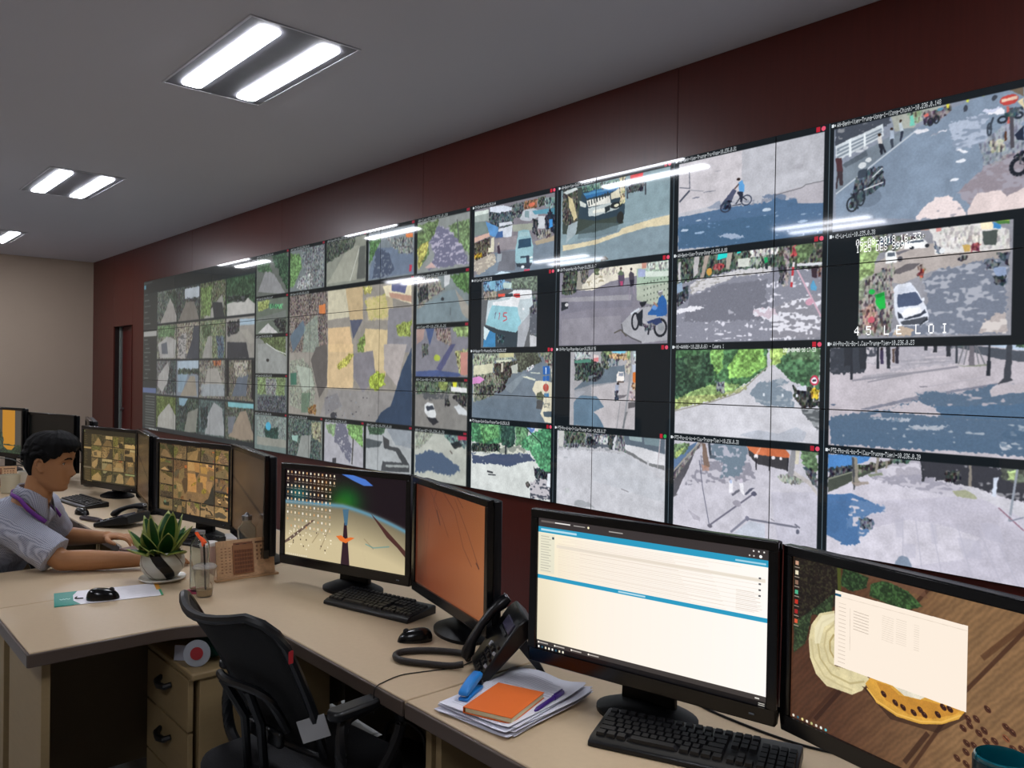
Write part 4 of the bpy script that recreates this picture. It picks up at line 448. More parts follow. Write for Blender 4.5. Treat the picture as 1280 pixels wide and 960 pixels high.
S3 = [
 [('565f5a', 'c'), ('8c8a86', 'g', [821,2213,1045,2388,1226,2559,1452,2266,1419,2178]), ('34423a', 'l', [1075,2621,1441,2609,1448,2393,1265,2480])],
 [('3f4744', 'c'), ('6f6c66', 'g', [1489,2214,1759,2451,2026,2448,2227,2185]), ('a9b2ba', 'g', [1720,2615,2214,2617,2218,2473,1724,2491]), ('3a4044', 'c', [1758,2501,2218,2485,2221,2401,1960,2452])],
 [('5e6650', 'c'), ('8f8f8a', 'g', [2321,2205,2881,2478,2942,2338,2716,2189]), ('5f7a40', 'l', [2246,2591,2585,2602,2535,2243,2276,2255]), ('2f3436', 'g', [2590,2404,2884,2387,2974,2201,2656,2215])],
 [('2f4a34', 'l'), ('b4b4b0', 'g', [3026,2356,3584,2400,3762,2315,3766,2167,3030,2199]), ('1f2a24', 'd', [3023,2446,3685,2426,3534,2360,3053,2377])],
 [('707468', 'c'), ('9a9a98', 'g', [835,1761,751,1949,1131,2046,1425,1987,1396,1758]), ('50704a', 'l', [743,2189,1419,2178,1351,2040,748,2029]), ('5a6068', 'g', [868,1947,1096,1968,1138,1812,911,1814])],
 [('8a8478', 'c'), ('3a4048', 'g', [1781,1756,1975,1975,2035,2144,2229,2137,2241,1741]), ('9c9a98', 'd', [1503,1757,1530,2035,1771,2079,1781,1756])],
 [('6f7a60', 'c'), ('8c8c88', 'g', [2303,1753,2481,2010,2602,2007,2610,1751]), ('4a5a6a', 'c', [2721,2004,2952,1998,2959,1749,2787,1750]), ('3f5238', 'l', [2292,2135,2598,2147,2542,2009,2328,1991])],
 [('8e8c86', 'g'), ('33373c', 'g', [3038,1928,3547,1918,3628,1749,3044,1748]), ('2e3236', 'c', [3032,2153,3384,2162,3388,2030,3064,1995]), ('9ab0c0', 'g', [3384,2173,3766,2167,3768,2104,3386,2107]), ('9a9890', 'g', [3387,2052,3594,2056,3798,1913,3650,1894])],
 [('66686a', 'c'), ('9a9a98', 'g', [765,1522,1142,1708,1258,1527,927,1312,769,1388]), ('3a4446', 'c', [1252,1733,1469,1732,1481,1326,1080,1290])],
 [('77808a', 'g'), ('9fb0be', 'g', [1505,1719,2241,1729,2244,1633,1508,1605]), ('3c4a40', 'c', [1508,1618,2244,1633,2246,1561,1510,1555]), ('8a8478', 'g', [1589,1279,1922,1534,2087,1536,2159,1295]), ('7f95a4', 'g', [1510,1555,1855,1558,1657,1331,1517,1327])],
 [('78766e', 'c'), ('96948e', 'g', [2317,1300,2493,1634,2791,1635,3000,1320]), ('a8603c', 'c', [2641,1723,2875,1727,2876,1670,2672,1662]), ('8fa0b0', 'g', [2281,1442,2996,1455,3000,1320,2286,1299], .5)],
 [('6a665c', 'c'), ('5a6470', 'g', [3349,1549,3608,1573,3564,1336,3194,1325]), ('a09c90', 'c', [3237,1703,3604,1702,3558,1551,3296,1549]), ('1a1e20', 'f', [3690,1723,3804,1723,3816,1301,3702,1308]), ('1a1e20', 'f', [3016,1726,3100,1726,3112,1323,3028,1320])],
 [('50602c', 'l'), ('9a9a94', 'g', [748,826,782,988,1196,1176,1455,1020,1461,842])],
 [('3a4c42', 'c'), ('7a7c74', 'g', [1741,834,1869,1089,2195,1152,2140,859]), ('7a98a8', 'g', [1554,1265,1864,1262,1731,1158,1578,1165]), ('2f3a3a', 'c', [1558,1151,1867,1163,1805,962,1564,950])],
 [('3f5254', 'l'), ('94989a', 'g', [2424,853,2479,1069,2685,1241,2919,1181,3014,868]), ('28383a', 'c', [2290,1155,2506,1188,2484,928,2318,870])],
 [('4a5248', 'c'), ('8f8272', 'g', [3097,874,3413,1157,3568,1185,3803,878,3474,855]), ('7ab4bc', 'g', [3086,1273,3777,1268,3779,1205,3088,1205]), ('6a7078', 'g', [3091,1098,3309,1108,3206,925,3097,896])]]
for j in range(4):
    for i in range(4):
        x0, x1, z1, z0 = X3[i], X3[i+1], Z3[j], Z3[j+1]; q = S3[j*4+i]
        c3.setclip(x0+12, z1-14, x1-12, z0+10); F(q[0][0], q[0][1])
        for w in q[1:]: P(w[0], w[2], w[1], a=w[3] if len(w) > 3 else 1., c2='55585a')
c3.setclip(0, 3000, 4000, 0)
for k in range(6): R('c8ccc8', [430+k*62, 815, 460+k*62, 792], 'f')
c3.blur(); c3.blur(); c3.a = c3.a*.92+.035  # grey haze of the oblique view mixed into the left block's colours
c2.a = c2.a*.97+.01  # weaker oblique-view haze mixed into the middle block's colours
IMG = {'w1': c1.image('street_feeds_right'), 'w2': c2.image('street_feeds_middle'), 'w3': c3.image('street_feeds_left')}


# desktop pictures of the desk monitors, millimetres from the lower left corner of each screen
def mon_canvas(W=1000, w=622): return Canvas(0, w/1000, 0, .35, W)
# bird and planks wallpaper with rows of icons
m = mon_canvas(); yy, xx = np.mgrid[0:m.H, 0:m.W].astype(np.float32); U = xx/m.k*1000; V = (m.H-yy)/m.k*1000
def mix(m, w, col): w = np.clip(w, 0, 1)[..., None]; m.a = m.a*(1-w)+rgb(col)*w
def G2(cx, cz, sx, sz): return np.exp(-((U-cx)/sx)**2-((V-cz)/sz)**2)
hor = 232+.10*(U-310)*(U > 310)*-1.0-.00035*(U-310)**2*(U > 310)+.03*(U-310)*(U < 310)
m.a[:] = rgb('170d14'); mix(m, G2(200, 300, 70, 40)*.5, '5a3a12'); mix(m, G2(60, 300, 60, 50)*.4, '3c1f10'); mix(m, G2(330, 250, 75, 55), '155c22'); mix(m, G2(300, 235, 45, 25)*.7, '2f6a18'); mix(m, G2(70, 255, 60, 30)*.8, '1c6a6a')
m.P('4a76c8', [301,349,355,351,423,338,463,316,416,313,369,326], 'f')
m.blur(); m.blur(); m.blur()
w = 1/(1+np.exp(-(hor-V)/4)); fl = rgb('cdbd96')*(.55+.45*np.clip((hor-V)/150, 0, 1))[..., None]; m.a = m.a*(1-w[..., None])+fl*w[..., None]
mix(m, np.exp(-((V-hor+6)/8)**2)*.8, '5f9ab8')
m.P('2a1420', [318,163,331,164,348,2,303,1], 'f'); m.P('3f6a86', [310,214,341,217,335,155,321,153], 'f', a=.9); m.P('4a2a26', [451,212,471,199,623,88,623,64,582,98,531,131], 'f'); m.P('54403a', [-1,58,148,155,163,157,39,68,-1,47], 'f', a=.85)
for q in ([242,134,193,44], [185,107,150,65], [420,113,467,79]): m.L('8d7a5c', q, 4, 'f', a=.6)
m.L('3a8a98', [427,94,467,84,544,98], 5, 'f', a=.45); m.blur(); m.blur()
m.P('e0702c', [277,107,305,113,324,102,353,111,373,110,343,94,329,85,298,91], 'f')
r = np.random.RandomState(3)
for i in range(13):
    for j in range(9):
        if r.rand() < .06 or (i > 11 and j > 1): continue
        x = 12+i*21; z = 338-j*27; m.R(('e8dcc0', 'd8b890', 'f0e8d8', 'c89868')[(i*3+j) % 4], [x-3, z-5, x+4, z+4], 'f'); m.R('a89a88', [x-7, z-13, x+8, z-10], 'f', a=.7)
for i in range(40): x = 10+r.rand()*250; z = 30+r.rand()*80; m.R('f2e6c8' if i % 4 else '3a2a20', [x-2, z-3, x+3, z+3], 'f')
for i in range(10): m.R('d8d0b8', [8+i*12, 5, 14+i*12, 11], 'f')
m.R('0d0b10', [0, 0, 622, 2], 'f'); IMG['m1'] = m.image('wallpaper_bird')
# orange sunset grasses
m = mon_canvas(700, 560); yy, xx = np.mgrid[0:m.H, 0:m.W].astype(np.float32); t_ = (xx/m.W)[..., None]; v_ = (yy/m.H)[..., None]
m.a = rgb('6e3420')*(1-t_)+rgb('a06038')*t_; m.a = m.a*(1-.25*np.exp(-((t_-.05)/.1)**2)); m.a = m.a*(1.05-.2*np.abs(v_-.6))
for q in ([190,355,155,307,213,238], [116,346,230,262,284,208], [226,353,332,299,400,196,464,150], [330,339,430,248,516,155], [39,291,84,172,69,35], [120,244,88,69,129,-10], [346,348,396,319]): m.L('50281e', q, 3, 'f', a=.7)
m.L('3a1a18', [184,283,216,235], 6, 'f', a=.7); m.L('3a1a18', [493,169,516,154], 6, 'f', a=.7); m.blur(); IMG['m2'] = m.image('wallpaper_grass')
# browser window
m = mon_canvas(1400); m.F('fdf0e2', 'f'); yy, xx = np.mgrid[0:m.H, 0:m.W].astype(np.float32); mix_ = (xx/m.W)[..., None]; m.a = rgb('fbeedd')*(1-mix_)+rgb('fffaf4')*mix_
m.a *= (1-.10*np.exp(-((xx/m.W)/.12)**2)*np.clip(yy/m.H, 0, 1))[..., None]; m.a[..., 2] *= (1-.06*np.exp(-((xx/m.W)/.2)**2))
m.R('3a3434', [0, 326, 622, 350], 'f'); m.R('2a9ac0', [0, 311, 622, 326], 'f'); m.R('2a9ac0', [0, 188, 622, 198], 'f'); m.R('3d3836', [0, 12, 622, 24], 'f'); m.R('0d0c0e', [0, 0, 622, 12], 'f')
m.R('e4e2cc', [2, 205, 52, 308], 'f', a=.8); m.R('3a4a55', [44, 296, 50, 302], 'f')
for k in range(14): m.R('b8b4a4', [8, 300-k*7, 34+(k*7 % 14), 302-k*7], 'f', a=.8)
m.R('e6dccc', [58, 276, 615, 284], 'f', a=.8)
for k in range(26):
    z = 304-k*4.1; m.R('dcc8b8', [64+(k*37 % 60)*(k < 4), z-1, 560-(k*83 % 170), z], 'f', a=.55)
for k in range(8): m.R('d6c4b4', [130, 280-k*10, 604, 279-k*10], 'f', a=.5)
for k in range(4): m.R('55555a', [600, 282-k*13, 605, 286-k*13], 'f')
for k in range(12): m.R('cdbcae', [548, 250-k*4, 590+(k*11 % 20), 251-k*4], 'f', a=.7)
m.R('d8ecf4', [8, 316, 120, 321], 'f', a=.8); m.R('d8ecf4', [545, 315, 616, 319], 'f', a=.7); m.R('d8ecf4', [245, 191, 320, 195], 'f', a=.8); m.R('6b6360', [8, 338, 50, 343], 'f'); m.R('e8e4e0', [52, 339, 100, 342], 'f'); m.R('a8a4a0', [110, 339, 145, 341], 'f'); m.E('fff4c8', [152, 337, 158, 343], 'f'); m.R('a8a4a0', [215, 337, 255, 340], 'f')
for k in range(3): m.E('e8e4e0', [585+k*12, 341, 589+k*12, 345], 'f')
m.E('ffffff', [600, 329, 607, 336], 'f'); m.E('c8c4c0', [586, 330, 590, 334], 'f'); m.E('c8c4c0', [576, 330, 580, 334], 'f')
for k in range(4): m.R('cfc8c0', [8+k*52, 16, 36+k*52, 19], 'f', a=.8); m.E('f4ece0', [3+k*52, 15, 8+k*52, 20], 'f')
for k in range(8): m.R(('f4f0e8', '30586a', 'e8dcc0', 'f0ead8')[k % 4], [4+k*11, 3, 9+k*11, 9], 'f')
m.R('d8d4cc', [596, 15, 606, 18], 'f'); m.R('c8c4bc', [604, 6, 618, 8], 'f'); m.R('c8c4bc', [604, 2, 618, 4], 'f'); IMG['m3'] = m.image('browser_window')
# coffee wallpaper with a file window
m = mon_canvas(1500); m.F('7a5238', 'g'); yy, xx = np.mgrid[0:m.H, 0:m.W].astype(np.float32); U = xx/m.k*1000; V = (m.H-yy)/m.k*1000
gr = np.sin((U*1.0-V*.85)*.5+N2[:m.H, :m.W]*3)*.5+N1[:m.H, :m.W]*.6+np.sin((U-V*.85)*.13+N3[:m.H, :m.W]*5)*.4
bl = np.clip((U-80)/260-.1, 0, 1); m.a = (rgb('5a3826')*(1-bl[..., None])+rgb('94704c')*bl[..., None])*(.84+.10*gr)[..., None]
for q in ([3,-46,310,349,346,366], [280,1,384,187,494,338]): m.L('3a2014', q, 7, 'f', a=.75)
m.L('2c160e', [64,16,126,99], 9, 'f', a=.8); m.L('2c160e', [270,12,316,86], 9, 'f', a=.7); m.L('4a2c1a', [412,254,494,345], 10, 'f', a=.6)
m.P('241a12', [0,348,121,353,111,268,53,234,5,160], 'l'); m.P('2a3a20', [4,205,105,291,100,232,53,239,36,169,5,139], 'l'); m.P('223a1c', [126,349,186,348,182,323,150,307,121,314], 'l'); m.P('2c4c22', [192,333,223,347,272,336,301,316,264,298,187,308], 'l'); m.P('6a4a38', [120,355,300,355,310,332,233,344,186,343], 'g', a=.7); m.P('4a5020', [112,348,121,349,123,300,115,298], 'f')
m.blur()
rose = [108,258,71,243,50,213,44,181,49,143,65,113,92,97,126,99,154,100,176,116,194,145,175,151,111,145]
m.P('dccfa2', rose, 'g'); 
for q, c_ in (([109,248,77,225,66,188,74,150,103,125,148,121,181,136], 'b8a878'), ([107,229,89,209,84,178,97,148,123,141], 'c4b486'), ([108,209,98,192,99,173,109,161], 'a8925c'), ([51,183,58,145,86,115,126,109,154,109], 'c8ba8c')): m.L(c_, q, 4, 'f', a=.8)
m.P('efe6c4', [77,240,109,253,109,239,83,217,73,180,60,176,59,211], 'f', a=.7); m.blur()
m.P('2a1810', [175,125,239,83,334,93,385,138,385,154,238,128], 'f', a=.6)
m.P('d8a040', [183,133,196,151,237,151,305,151,385,152,373,133,342,112,301,97,253,93,208,104], 'g'); m.P('b87c2c', [207,145,237,146,257,135,305,143,376,151,368,140,324,115,278,106,228,116], 'g', a=.7); m.P('e4dcc8', [237,151,314,155,300,142,267,138], 'g'); m.L('e8b858', [187,125,208,108,253,98,301,102,342,116,377,142], 3, 'f')
def bean(x, z, c_='4a2a1c', s_=7.5, an=.6):
    th = np.linspace(0, 2*PI, 14); ca, sa = math.cos(an), math.sin(an); q = [(x+s_*math.cos(t)*ca+s_*.68*math.sin(t)*sa, z-s_*math.cos(t)*sa+s_*.68*math.sin(t)*ca) for t in th]
    m.P(c_, np.array(q).ravel(), 'g'); m.L('24120a', [x-s_*.7*ca, z+s_*.7*sa, x+s_*.7*ca, z-s_*.7*sa], 1.5, 'f'); m.E('a07a60', [x-1, z+1, x+2, z+3], 'f', a=.6)
for k_, q in enumerate(([224,126], [249,118], [265,115], [287,113], [300,123], [308,117], [334,127], [344,144], [356,145])): bean(*q, c_='3a1c12', s_=7)
for k_, q in enumerate(([423,169], [404,145], [389,140], [393,130], [381,120], [409,122], [418,130], [422,112], [436,119], [455,150], [465,145], [455,131], [388,96], [401,97], [387,80], [371,63], [388,59], [467,118], [481,123])): bean(*q, c_='7a4a30' if k_ == 11 else '4a2a1c')
for q in ((440, 60), (470, 40), (520, 70), (560, 45), (500, 20), (590, 90)): bean(*q)
m.blur()
m.P('fdeedd', [109,301,386,303,386,150,109,147], 'f'); m.R('1c5878', [c for c in [109,295,123,290]], 'f')
for k in range(7): L_ = [153,269,188,269]; m.L('9a8a7a', [L_[0], L_[1]-k*6, L_[2], L_[3]-k*6-1], 1.2, 'f', a=.6)
for k in range(16): L_ = [118,277,135,277]; m.L('a89888', [L_[0], L_[1]-k*8, L_[2], L_[3]-k*8], 1.2, 'f', a=.5)
for k in range(12):
    for q in ([217,277,242,276], [247,278,269,278], [284,277,295,277]): m.L('c8b8a8', [q[0], q[1]-k*4.2, q[2], q[3]-k*4.2], 1, 'f', a=.45)
m.L('d8c8b8', [145,272,146,187], 1, 'f'); m.L('c8b8a4', [111,290,385,294], 1, 'f', a=.5)
for k, c_ in enumerate(('c89a80', 'e8dcc0', '8a6a58', '50b088', 'c03020', 'a02020', 'd85838')): x_, z_ = 10, 337-k*21; m.R(c_, [x_-4, z_-5, x_+4, z_+4], 'f'); m.R('c8b8a8', [x_-6, z_-11, x_+7, z_-9], 'f', a=.7)
for k, c_ in enumerate(('e8e0d0', '306070', 'e8d890', 'f0e8d8', 'b8b878', 'd8d0c0', 'e8e8e0', '60b8c0')): m.E(c_, [5+k*12, 2, 11+k*12, 8], 'f')
IMG['m4'] = m.image('wallpaper_coffee')
# the two rooms' feed mosaics as the desk monitors show them, warm tinted
def tint(c, name, sc, off=(0, 0, 0)):
    m = mon_canvas(622); Hs = (np.arange(m.H)*c.H/m.H).astype(int); Ws = (np.arange(m.W)*c.W/m.W).astype(int); a = c.a[Hs][:, Ws]; g_ = a.mean(-1, keepdims=True)
    m.a = (a*.65+g_*.35)*np.array(sc, np.float32)+np.array(off, np.float32); return m.image(name)
IMG['m7'] = tint(c2, 'mosaic_big', (1.0, .79, .52)); IMG['m5'] = tint(c3, 'mosaic_grid', (1.1, .9, .58))
m = mon_canvas(300); m.F('4c3a2a', 'g'); yy, xx = np.mgrid[0:m.H, 0:m.W].astype(np.float32); m.a *= (.75+.5*yy/m.H)[..., None]; m.L('2c221a', [0, 230, 622, 120], 14, 'f'); m.blur(); IMG['m8'] = m.image('dim_desktop')
m = mon_canvas(300); m.F('4a4640', 'f'); m.R('6a4a3c', [0, 0, 90, 350], 'f'); m.R('b87f28', [330, 60, 520, 350], 'f'); m.R('30401c', [0, 0, 622, 60], 'f'); m.R('2c3a28', [300, 0, 622, 70], 'l'); m.P('b87f28', [330, 62, 400, 30, 470, 28, 520, 62], 'f'); m.P('2f3c30', [200, 0, 300, 200, 350, 120, 360, 0], 'l'); IMG['m9'] = m.image('yellow_desktop')
# wooden desk calendar face
m = Canvas(0, .24, 0, .15, 480); m.F('c9a27a', 'g'); m.R('b88460', [70, 14, 150, 138], 'g')
for i in range(7):
    for j in range(9): m.R('6a4230', [74+i*10.6, 20+j*10.5, 80+i*10.6, 26+j*10.5], 'f', a=.75)
for i in range(4):
    for j in range(4): m.R('7a5238', [164+i*17, 60+j*17, 172+i*17, 69+j*17], 'f', a=.8)
m.R('4a3024', [160, 128, 230, 136], 'f', a=.7); m.R('8a5a40', [70, 120, 150, 138], 'g'); m.R('4a3024', [80, 126, 95, 132], 'f'); m.R('4a3024', [110, 126, 125, 132], 'f')
for i in range(3):
    for j in range(9): m.R('7a5238', [18+i*16, 20+j*12, 26+i*16, 25+j*12], 'f', a=.6)
IMG['cal'] = m.image('calendar_face')
# teal and white brochure used as a mouse pad
m = Canvas(0, .36, 0, .2, 720); m.F('eceaf0', 'f'); m.P('128a78', [0, 0, 84, 0, 62, 60, 62, 140, 78, 200, 0, 200], 'f'); m.P('e8a030', [345, 90, 360, 90, 360, 200, 345, 200], 'f'); m.P('30a070', [352, 0, 360, 0, 360, 95, 352, 95], 'f'); m.L('c8f0e8', [18, 100, 24, 86, 30, 100, 34, 88, 40, 100, 46, 86, 52, 98], 3)
for k in range(9): m.R('c8c8d0', [110, 30+k*16, 300-(k*37 % 60), 32+k*16], 'f')
IMG['pad'] = m.image('brochure_print')
m = Canvas(0, .21, 0, .297, 420); m.F('dfe0ea', 'f')
for k in range(34): m.R('8a8c9c', [20, 24+k*7.5, 185-(k*29 % 60), 25.5+k*7.5], 'f', a=.55)
m.R('9a9cac', [30, 200, 180, 202], 'f'); IMG['paper'] = m.image('printed_page')


# ---------------------------------------------------------------- the room
XL, XRR, YF, YB, ZC = -14.46, 2.3, 3.705, -3.4, 3.337
mwood = mat('red_wood_panel', '521f17', .36, var=.18, scale=6, stretch=(9, 9, .5), spec=.45, coat=.12, coatr=.18)
mbeige = mat('beige_wall_paint', 'b3a290', .85, var=.03, scale=2); mceil = mat('ceiling_paint', 'c9c7cc', .9, var=.02, scale=1)
mfloor = mat('grey_floor_tile', '9a9da0', .35, var=.08, scale=3); mblack = mat('matte_black_plastic', '0b0c0e', .42, var=.1, scale=30)
DX0, DX1, DZ = -13.33, -12.42, 2.25
f_ = MB().box(((XL+XRR)/2, (YF+YB)/2, -.03), (XRR-XL+.4, YF-YB+.5, .06)).build('floor', mat('floor_joint', '4e5052', .7), smooth=False); struct(f_)
ti = None
for i in range(28):
    for j in range(12):
        x, y = -14.16+i*.6, -3.1+j*.6
        if ti is None: ti = box('tile', (0, 0, .002), (.594, .594, .006), mfloor, f_, .001)
        o = ti if (i, j) == (0, 0) else ti.copy()
        if o is not ti: COL.objects.link(o)
        o.location = (x, y, 0)
struct(MB().box(((XL+XRR)/2, (YF+YB)/2, ZC+.05), (XRR-XL+.4, YF-YB+.5, .1)).build('ceiling', mceil, smooth=False))
struct(MB().box((XL-.1, (YF+YB)/2, ZC/2), (.2, YF-YB+.4, ZC)).build('wall_left', mbeige, smooth=False))
struct(MB().box((XRR+.1, (YF+YB)/2, ZC/2), (.2, YF-YB+.4, ZC)).build('wall_right', mbeige, smooth=False))
struct(MB().box(((XL+XRR)/2, YB-.1, ZC/2), (XRR-XL, .2, ZC)).build('wall_front', mbeige, smooth=False))
wb = MB(); Y2 = YF+.02
for a, b, z0, z1 in ((XL, DX0, 0, ZC), (DX0, DX1, DZ, ZC), (DX1, XRR, 0, ZC)): wb.box(((a+b)/2, Y2+.09, (z0+z1)/2), (b-a, .18, z1-z0))
wb = struct(wb.build('wall_back', mat('panel_joint', '1c0c0a', .7), smooth=False))
for a, b, z0, z1 in ((XL, DX0, 0, ZC), (DX0, DX1, DZ, ZC), (DX1, -10.12, 0, ZC), (-10.12, -7.68, 0, ZC), (-7.68, -5.24, 0, ZC), (-5.24, -2.8, 0, ZC), (-2.8, -.36, 0, ZC), (-.36, XRR, 0, ZC)):
    box('wall_panel', ((a+b)/2, YF+.01, (z0+z1)/2), (b-a-.003, .02, z1-z0-.002), mwood, wb, .001)
d_ = struct(box('door_1', ((DX0+DX1)/2+.03, YF+.13, DZ/2), (DX1-DX0-.06, .04, DZ), mat('dark_red_door', '4c120e', .4, var=.1, scale=4, stretch=(6, 6, .5)), None, .002))
box('door_frame', (DX0+.04, YF+.095, DZ/2), (.07, .03, DZ), mat('grey_metal_frame', '6f7672', .4), d_, .002)
box('door_frame', (DX1-.005, YF+.06, DZ/2), (.01, .14, DZ), mwood, d_, .001); MB().lathe([(0, 0), (.02, 0), (.024, .01), (.02, .05), (0, .052)], n=12, M=TR(DX0+.14, YF+.11, 1.0) @ Matrix.Rotation(PI/2, 4, 'X')).build('door_handle', mat('steel', 'a0a2a5', .3, 1), d_)
for nm, c, d in (('baseboard_left', (XL+.008, (YF+YB)/2, .05), (.016, YF-YB, .1)), ('baseboard_right', (XRR-.008, (YF+YB)/2, .05), (.016, YF-YB, .1)), ('baseboard_front', ((XL+XRR)/2, YB+.008, .05), (XRR-XL-.04, .016, .1))): struct(box(nm, c, d, mat('skirting_paint', '8a7c6c', .6)))

# ceiling lights: recessed boxes with two glowing tubes
mrec = mat('grey_light_reflector', '68686e', .5); mdif = emat('glowing_diffuser', col='f4f6ff', strength=LAMP, rough=.5)
lamp = None; LN = {0: 'at the far left', 1: 'third from the front', 2: 'second from the front', 3: 'nearest the camera end'}
def make_lamp():
    t = thing('ceiling_light', '', 'ceiling light')
    fr = MB()
    for c, d in (((0, -.303, -.003), (1.26, .014, .007)), ((0, .303, -.003), (1.26, .014, .007)), ((-.623, 0, -.003), (.014, .592, .007)), ((.623, 0, -.003), (.014, .592, .007))): fr.box(c, d)
    fr.build('frame', mat('light_frame', 'c4c4ca', .5), t, .002)
    MB().box((0, 0, -.002), (1.23, .59, .006)).build('reflector', mrec, t)
    for sy in (-.165, .175): MB().prism(rrect(1.11, .115, .03, 4, 0, sy), -.014, -.005).build('tube', mdif, t)
    return t
k = 0
for iy, (y, rown) in enumerate(((1.975, 'the row by the screens'), (-1.29, 'the row away from the screens'))):
    for ix, x in enumerate((-12.55, -8.5, -4.45, -.4)):
        o = make_lamp() if lamp is None else copy_tree(lamp)
        lamp = lamp or o; o.location = (x, y, ZC)
        tag(o, ('two-tube ceiling light, %s in %s' % (('farthest one', 'middle one seen', 'largest one seen', 'nearest one')[ix], rown)), 'ceiling light', 'recessed lights in two rows')
# ---------------------------------------------------------------- video wall of twenty-seven displays
mbz = mat('display_bezel', '0a0b0c', .3, var=.05); W3 = [emat('feeds_%d' % i, IMG['w%d' % (3-i)], strength=SCREEN*(.84, .92, 1.0)[i], rough=.045, spec=.4) for i in range(3)]
rown = ('top', 'middle', 'bottom'); what = ('the dim far grid', 'the mosaic around one big feed', 'the sixteen large street feeds')
coln = ('left', 'middle', 'right')
for i in range(9):
    for j in range(3):
        x0 = XR-9*PW+i*PW; z0 = ZT-(j+1)*PH; g = i//3; u0 = (i % 3)/3; v0 = (2-j)/3
        t = thing('video_wall_display', 'wall display, %s row, %s column of %s' % (rown[j], coln[i % 3], what[g]), 'display', (x0, 3.68, z0), 0, 'displays of the video wall')
        b = .0025
        MB().box((PW/2, .0135, PH/2), (PW-.0008, .023, PH-.0008)).build('housing', mbz, t, .001)
        q = MB().quad((b, -.0002, b), (PW-b, -.0002, b), (PW-b, -.0002, PH-b), (b, -.0002, PH-b)); e = b/PW/3; e2 = b/PH/3
        q.uv[0] = ((u0+e, v0+e2), (u0+1/3-e, v0+e2), (u0+1/3-e, v0+1/3-e2), (u0+e, v0+1/3-e2)); q.v[:] = [(a, c, d) for a, c, d in q.v]
        q.build('screen', W3[g], t, smooth=False); 


# ---------------------------------------------------------------- desks: mirrored L-shaped workstations along the video wall
mlam = mat('beige_laminate', 'c2ac8d', .42, var=.05, scale=60); mlam2 = mat('maple_board', '8a7653', .55, var=.10, scale=10, stretch=(1, 1, 6)); medge = mat('brown_desk_edging', '4e423a', .4, var=.08)
mdark = mat('black_steel', '121214', .5); molive = mat('brown_board', '5e4f38', .6, var=.08)
YD0, YD1, YR, DR = 1.205, 1.97, .54, .58
def desk(cx, sgn, label):
    # cx: x of the symmetry joint between paired returns, sgn=+1 when the workstation runs towards +x
    w = 1.58; t = thing('office_desk', label, 'desk', (cx, 0, 0), 0, 'corner desks under the video wall'); R_ = .30
    X = lambda a: a*sgn
    poly = [(X(.002), YR), (X(DR), YR)]+[(X(a), b) for a, b in arc(DR+R_, YD0-R_, R_, 180, 90, 8)]+[(X(w-.001), YD0), (X(w-.001), YD1), (X(.002), YD1)]
    if sgn < 0: poly = poly[::-1]
    MB().prism(poly, .724, .75).build('worktop', mlam, t, .003)
    ed = MB()
    path = [(X(.008), YR-.004), (X(DR+.004), YR-.004)]+[(X(a), b) for a, b in arc(DR+R_+.004, YD0-R_-.004, R_+.0005, 180, 90, 8)]+[(X(w-.006), YD0-.0045)]
    for (a, b), (c, d) in zip(path[:-1], path[1:]):
        L_ = math.hypot(c-a, d-b); an = math.atan2(d-b, c-a); ed.box((0, 0, 0), (L_+.006, .010, .04), TR((a+c)/2, (b+d)/2, .727) @ RZ(an))
    ed.build('edge_band', medge, t, .003)
    box('end_panel', (X(DR/2+.0), YR+.055, .345), (DR-.10, .025, .69), mlam2, t)
    box('spacer', (X(DR/2), YR+.055, .707), (DR-.2, .02, .034), mdark, t)
    box('modesty_panel', (X(.012), (YR+.09+YD1)/2, .40), (.018, YD1-YR-.12, .64), molive, t)
    box('back_panel', (X(w/2), YD1-.03, .372), (w-.06, .018, .68), molive, t)
    box('side_panel', (X(w-.02), (YD0+YD1)/2+.03, .362), (.025, YD1-YD0-.12, .724), mlam2, t)
    box('rail', (X(w/2+.2), YD0+.12, .70), (w-.75, .03, .045), mdark, t)
    return t
desk(-.165, -1, 'beige corner desk at the right with the white browser monitor and long keyboard on it')
desk(-3.33, 1, 'beige corner desk with the empty black chair pushed up to it')
desk(-3.33, -1, 'beige corner desk at which the man in the checked shirt sits')
desk(-6.495, 1, 'beige corner desk beyond the man, with a keyboard and a black phone near its edge')
desk(-6.495, -1, 'farthest beige corner desk behind the man, carrying the white mug')
# drawer pedestal
t = thing('drawer_pedestal', 'beige three-drawer pedestal under the desk behind the black chair', 'pedestal', (-2.87, 1.245, 0), 0)
PX, PY, PZ = .42, .5, .585
box('body', (0, .01, PZ/2+.02), (PX, PY-.02, PZ-.04), mlam2, t); box('top', (0, 0, PZ+.012), (PX+.02, PY+.02, .024), mlam2, t, .006)
for k_ in range(3):
    d = box('drawer', (0, -PY/2-.006, .14+k_*.18), (PX-.02, .018, .172), mlam2, t)
    MB().tube([(-.05, -PY/2-.016, .17+k_*.18), (-.04, -PY/2-.035, .162+k_*.18), (0, -PY/2-.042, .158+k_*.18), (.04, -PY/2-.035, .162+k_*.18), (.05, -PY/2-.016, .17+k_*.18)], [.009, .011, .012, .011, .009], 8).build('handle', mblack, d)
for sx in (-1, 1):
    for sy in (-1, 1): MB().lathe([(0, -.02), (.012, -.018), (.02, 0), (.012, .018), (0, .02)], n=12, M=TR(sx*.17, sy*.2, .02) @ Matrix.Rotation(PI/2, 4, 'Y')).build('caster', mblack, t)
t = thing('disc_spindle', 'round white disc with a red centre leaning on the drawer pedestal', 'disc', (-2.715, 1.025, .609), .95)
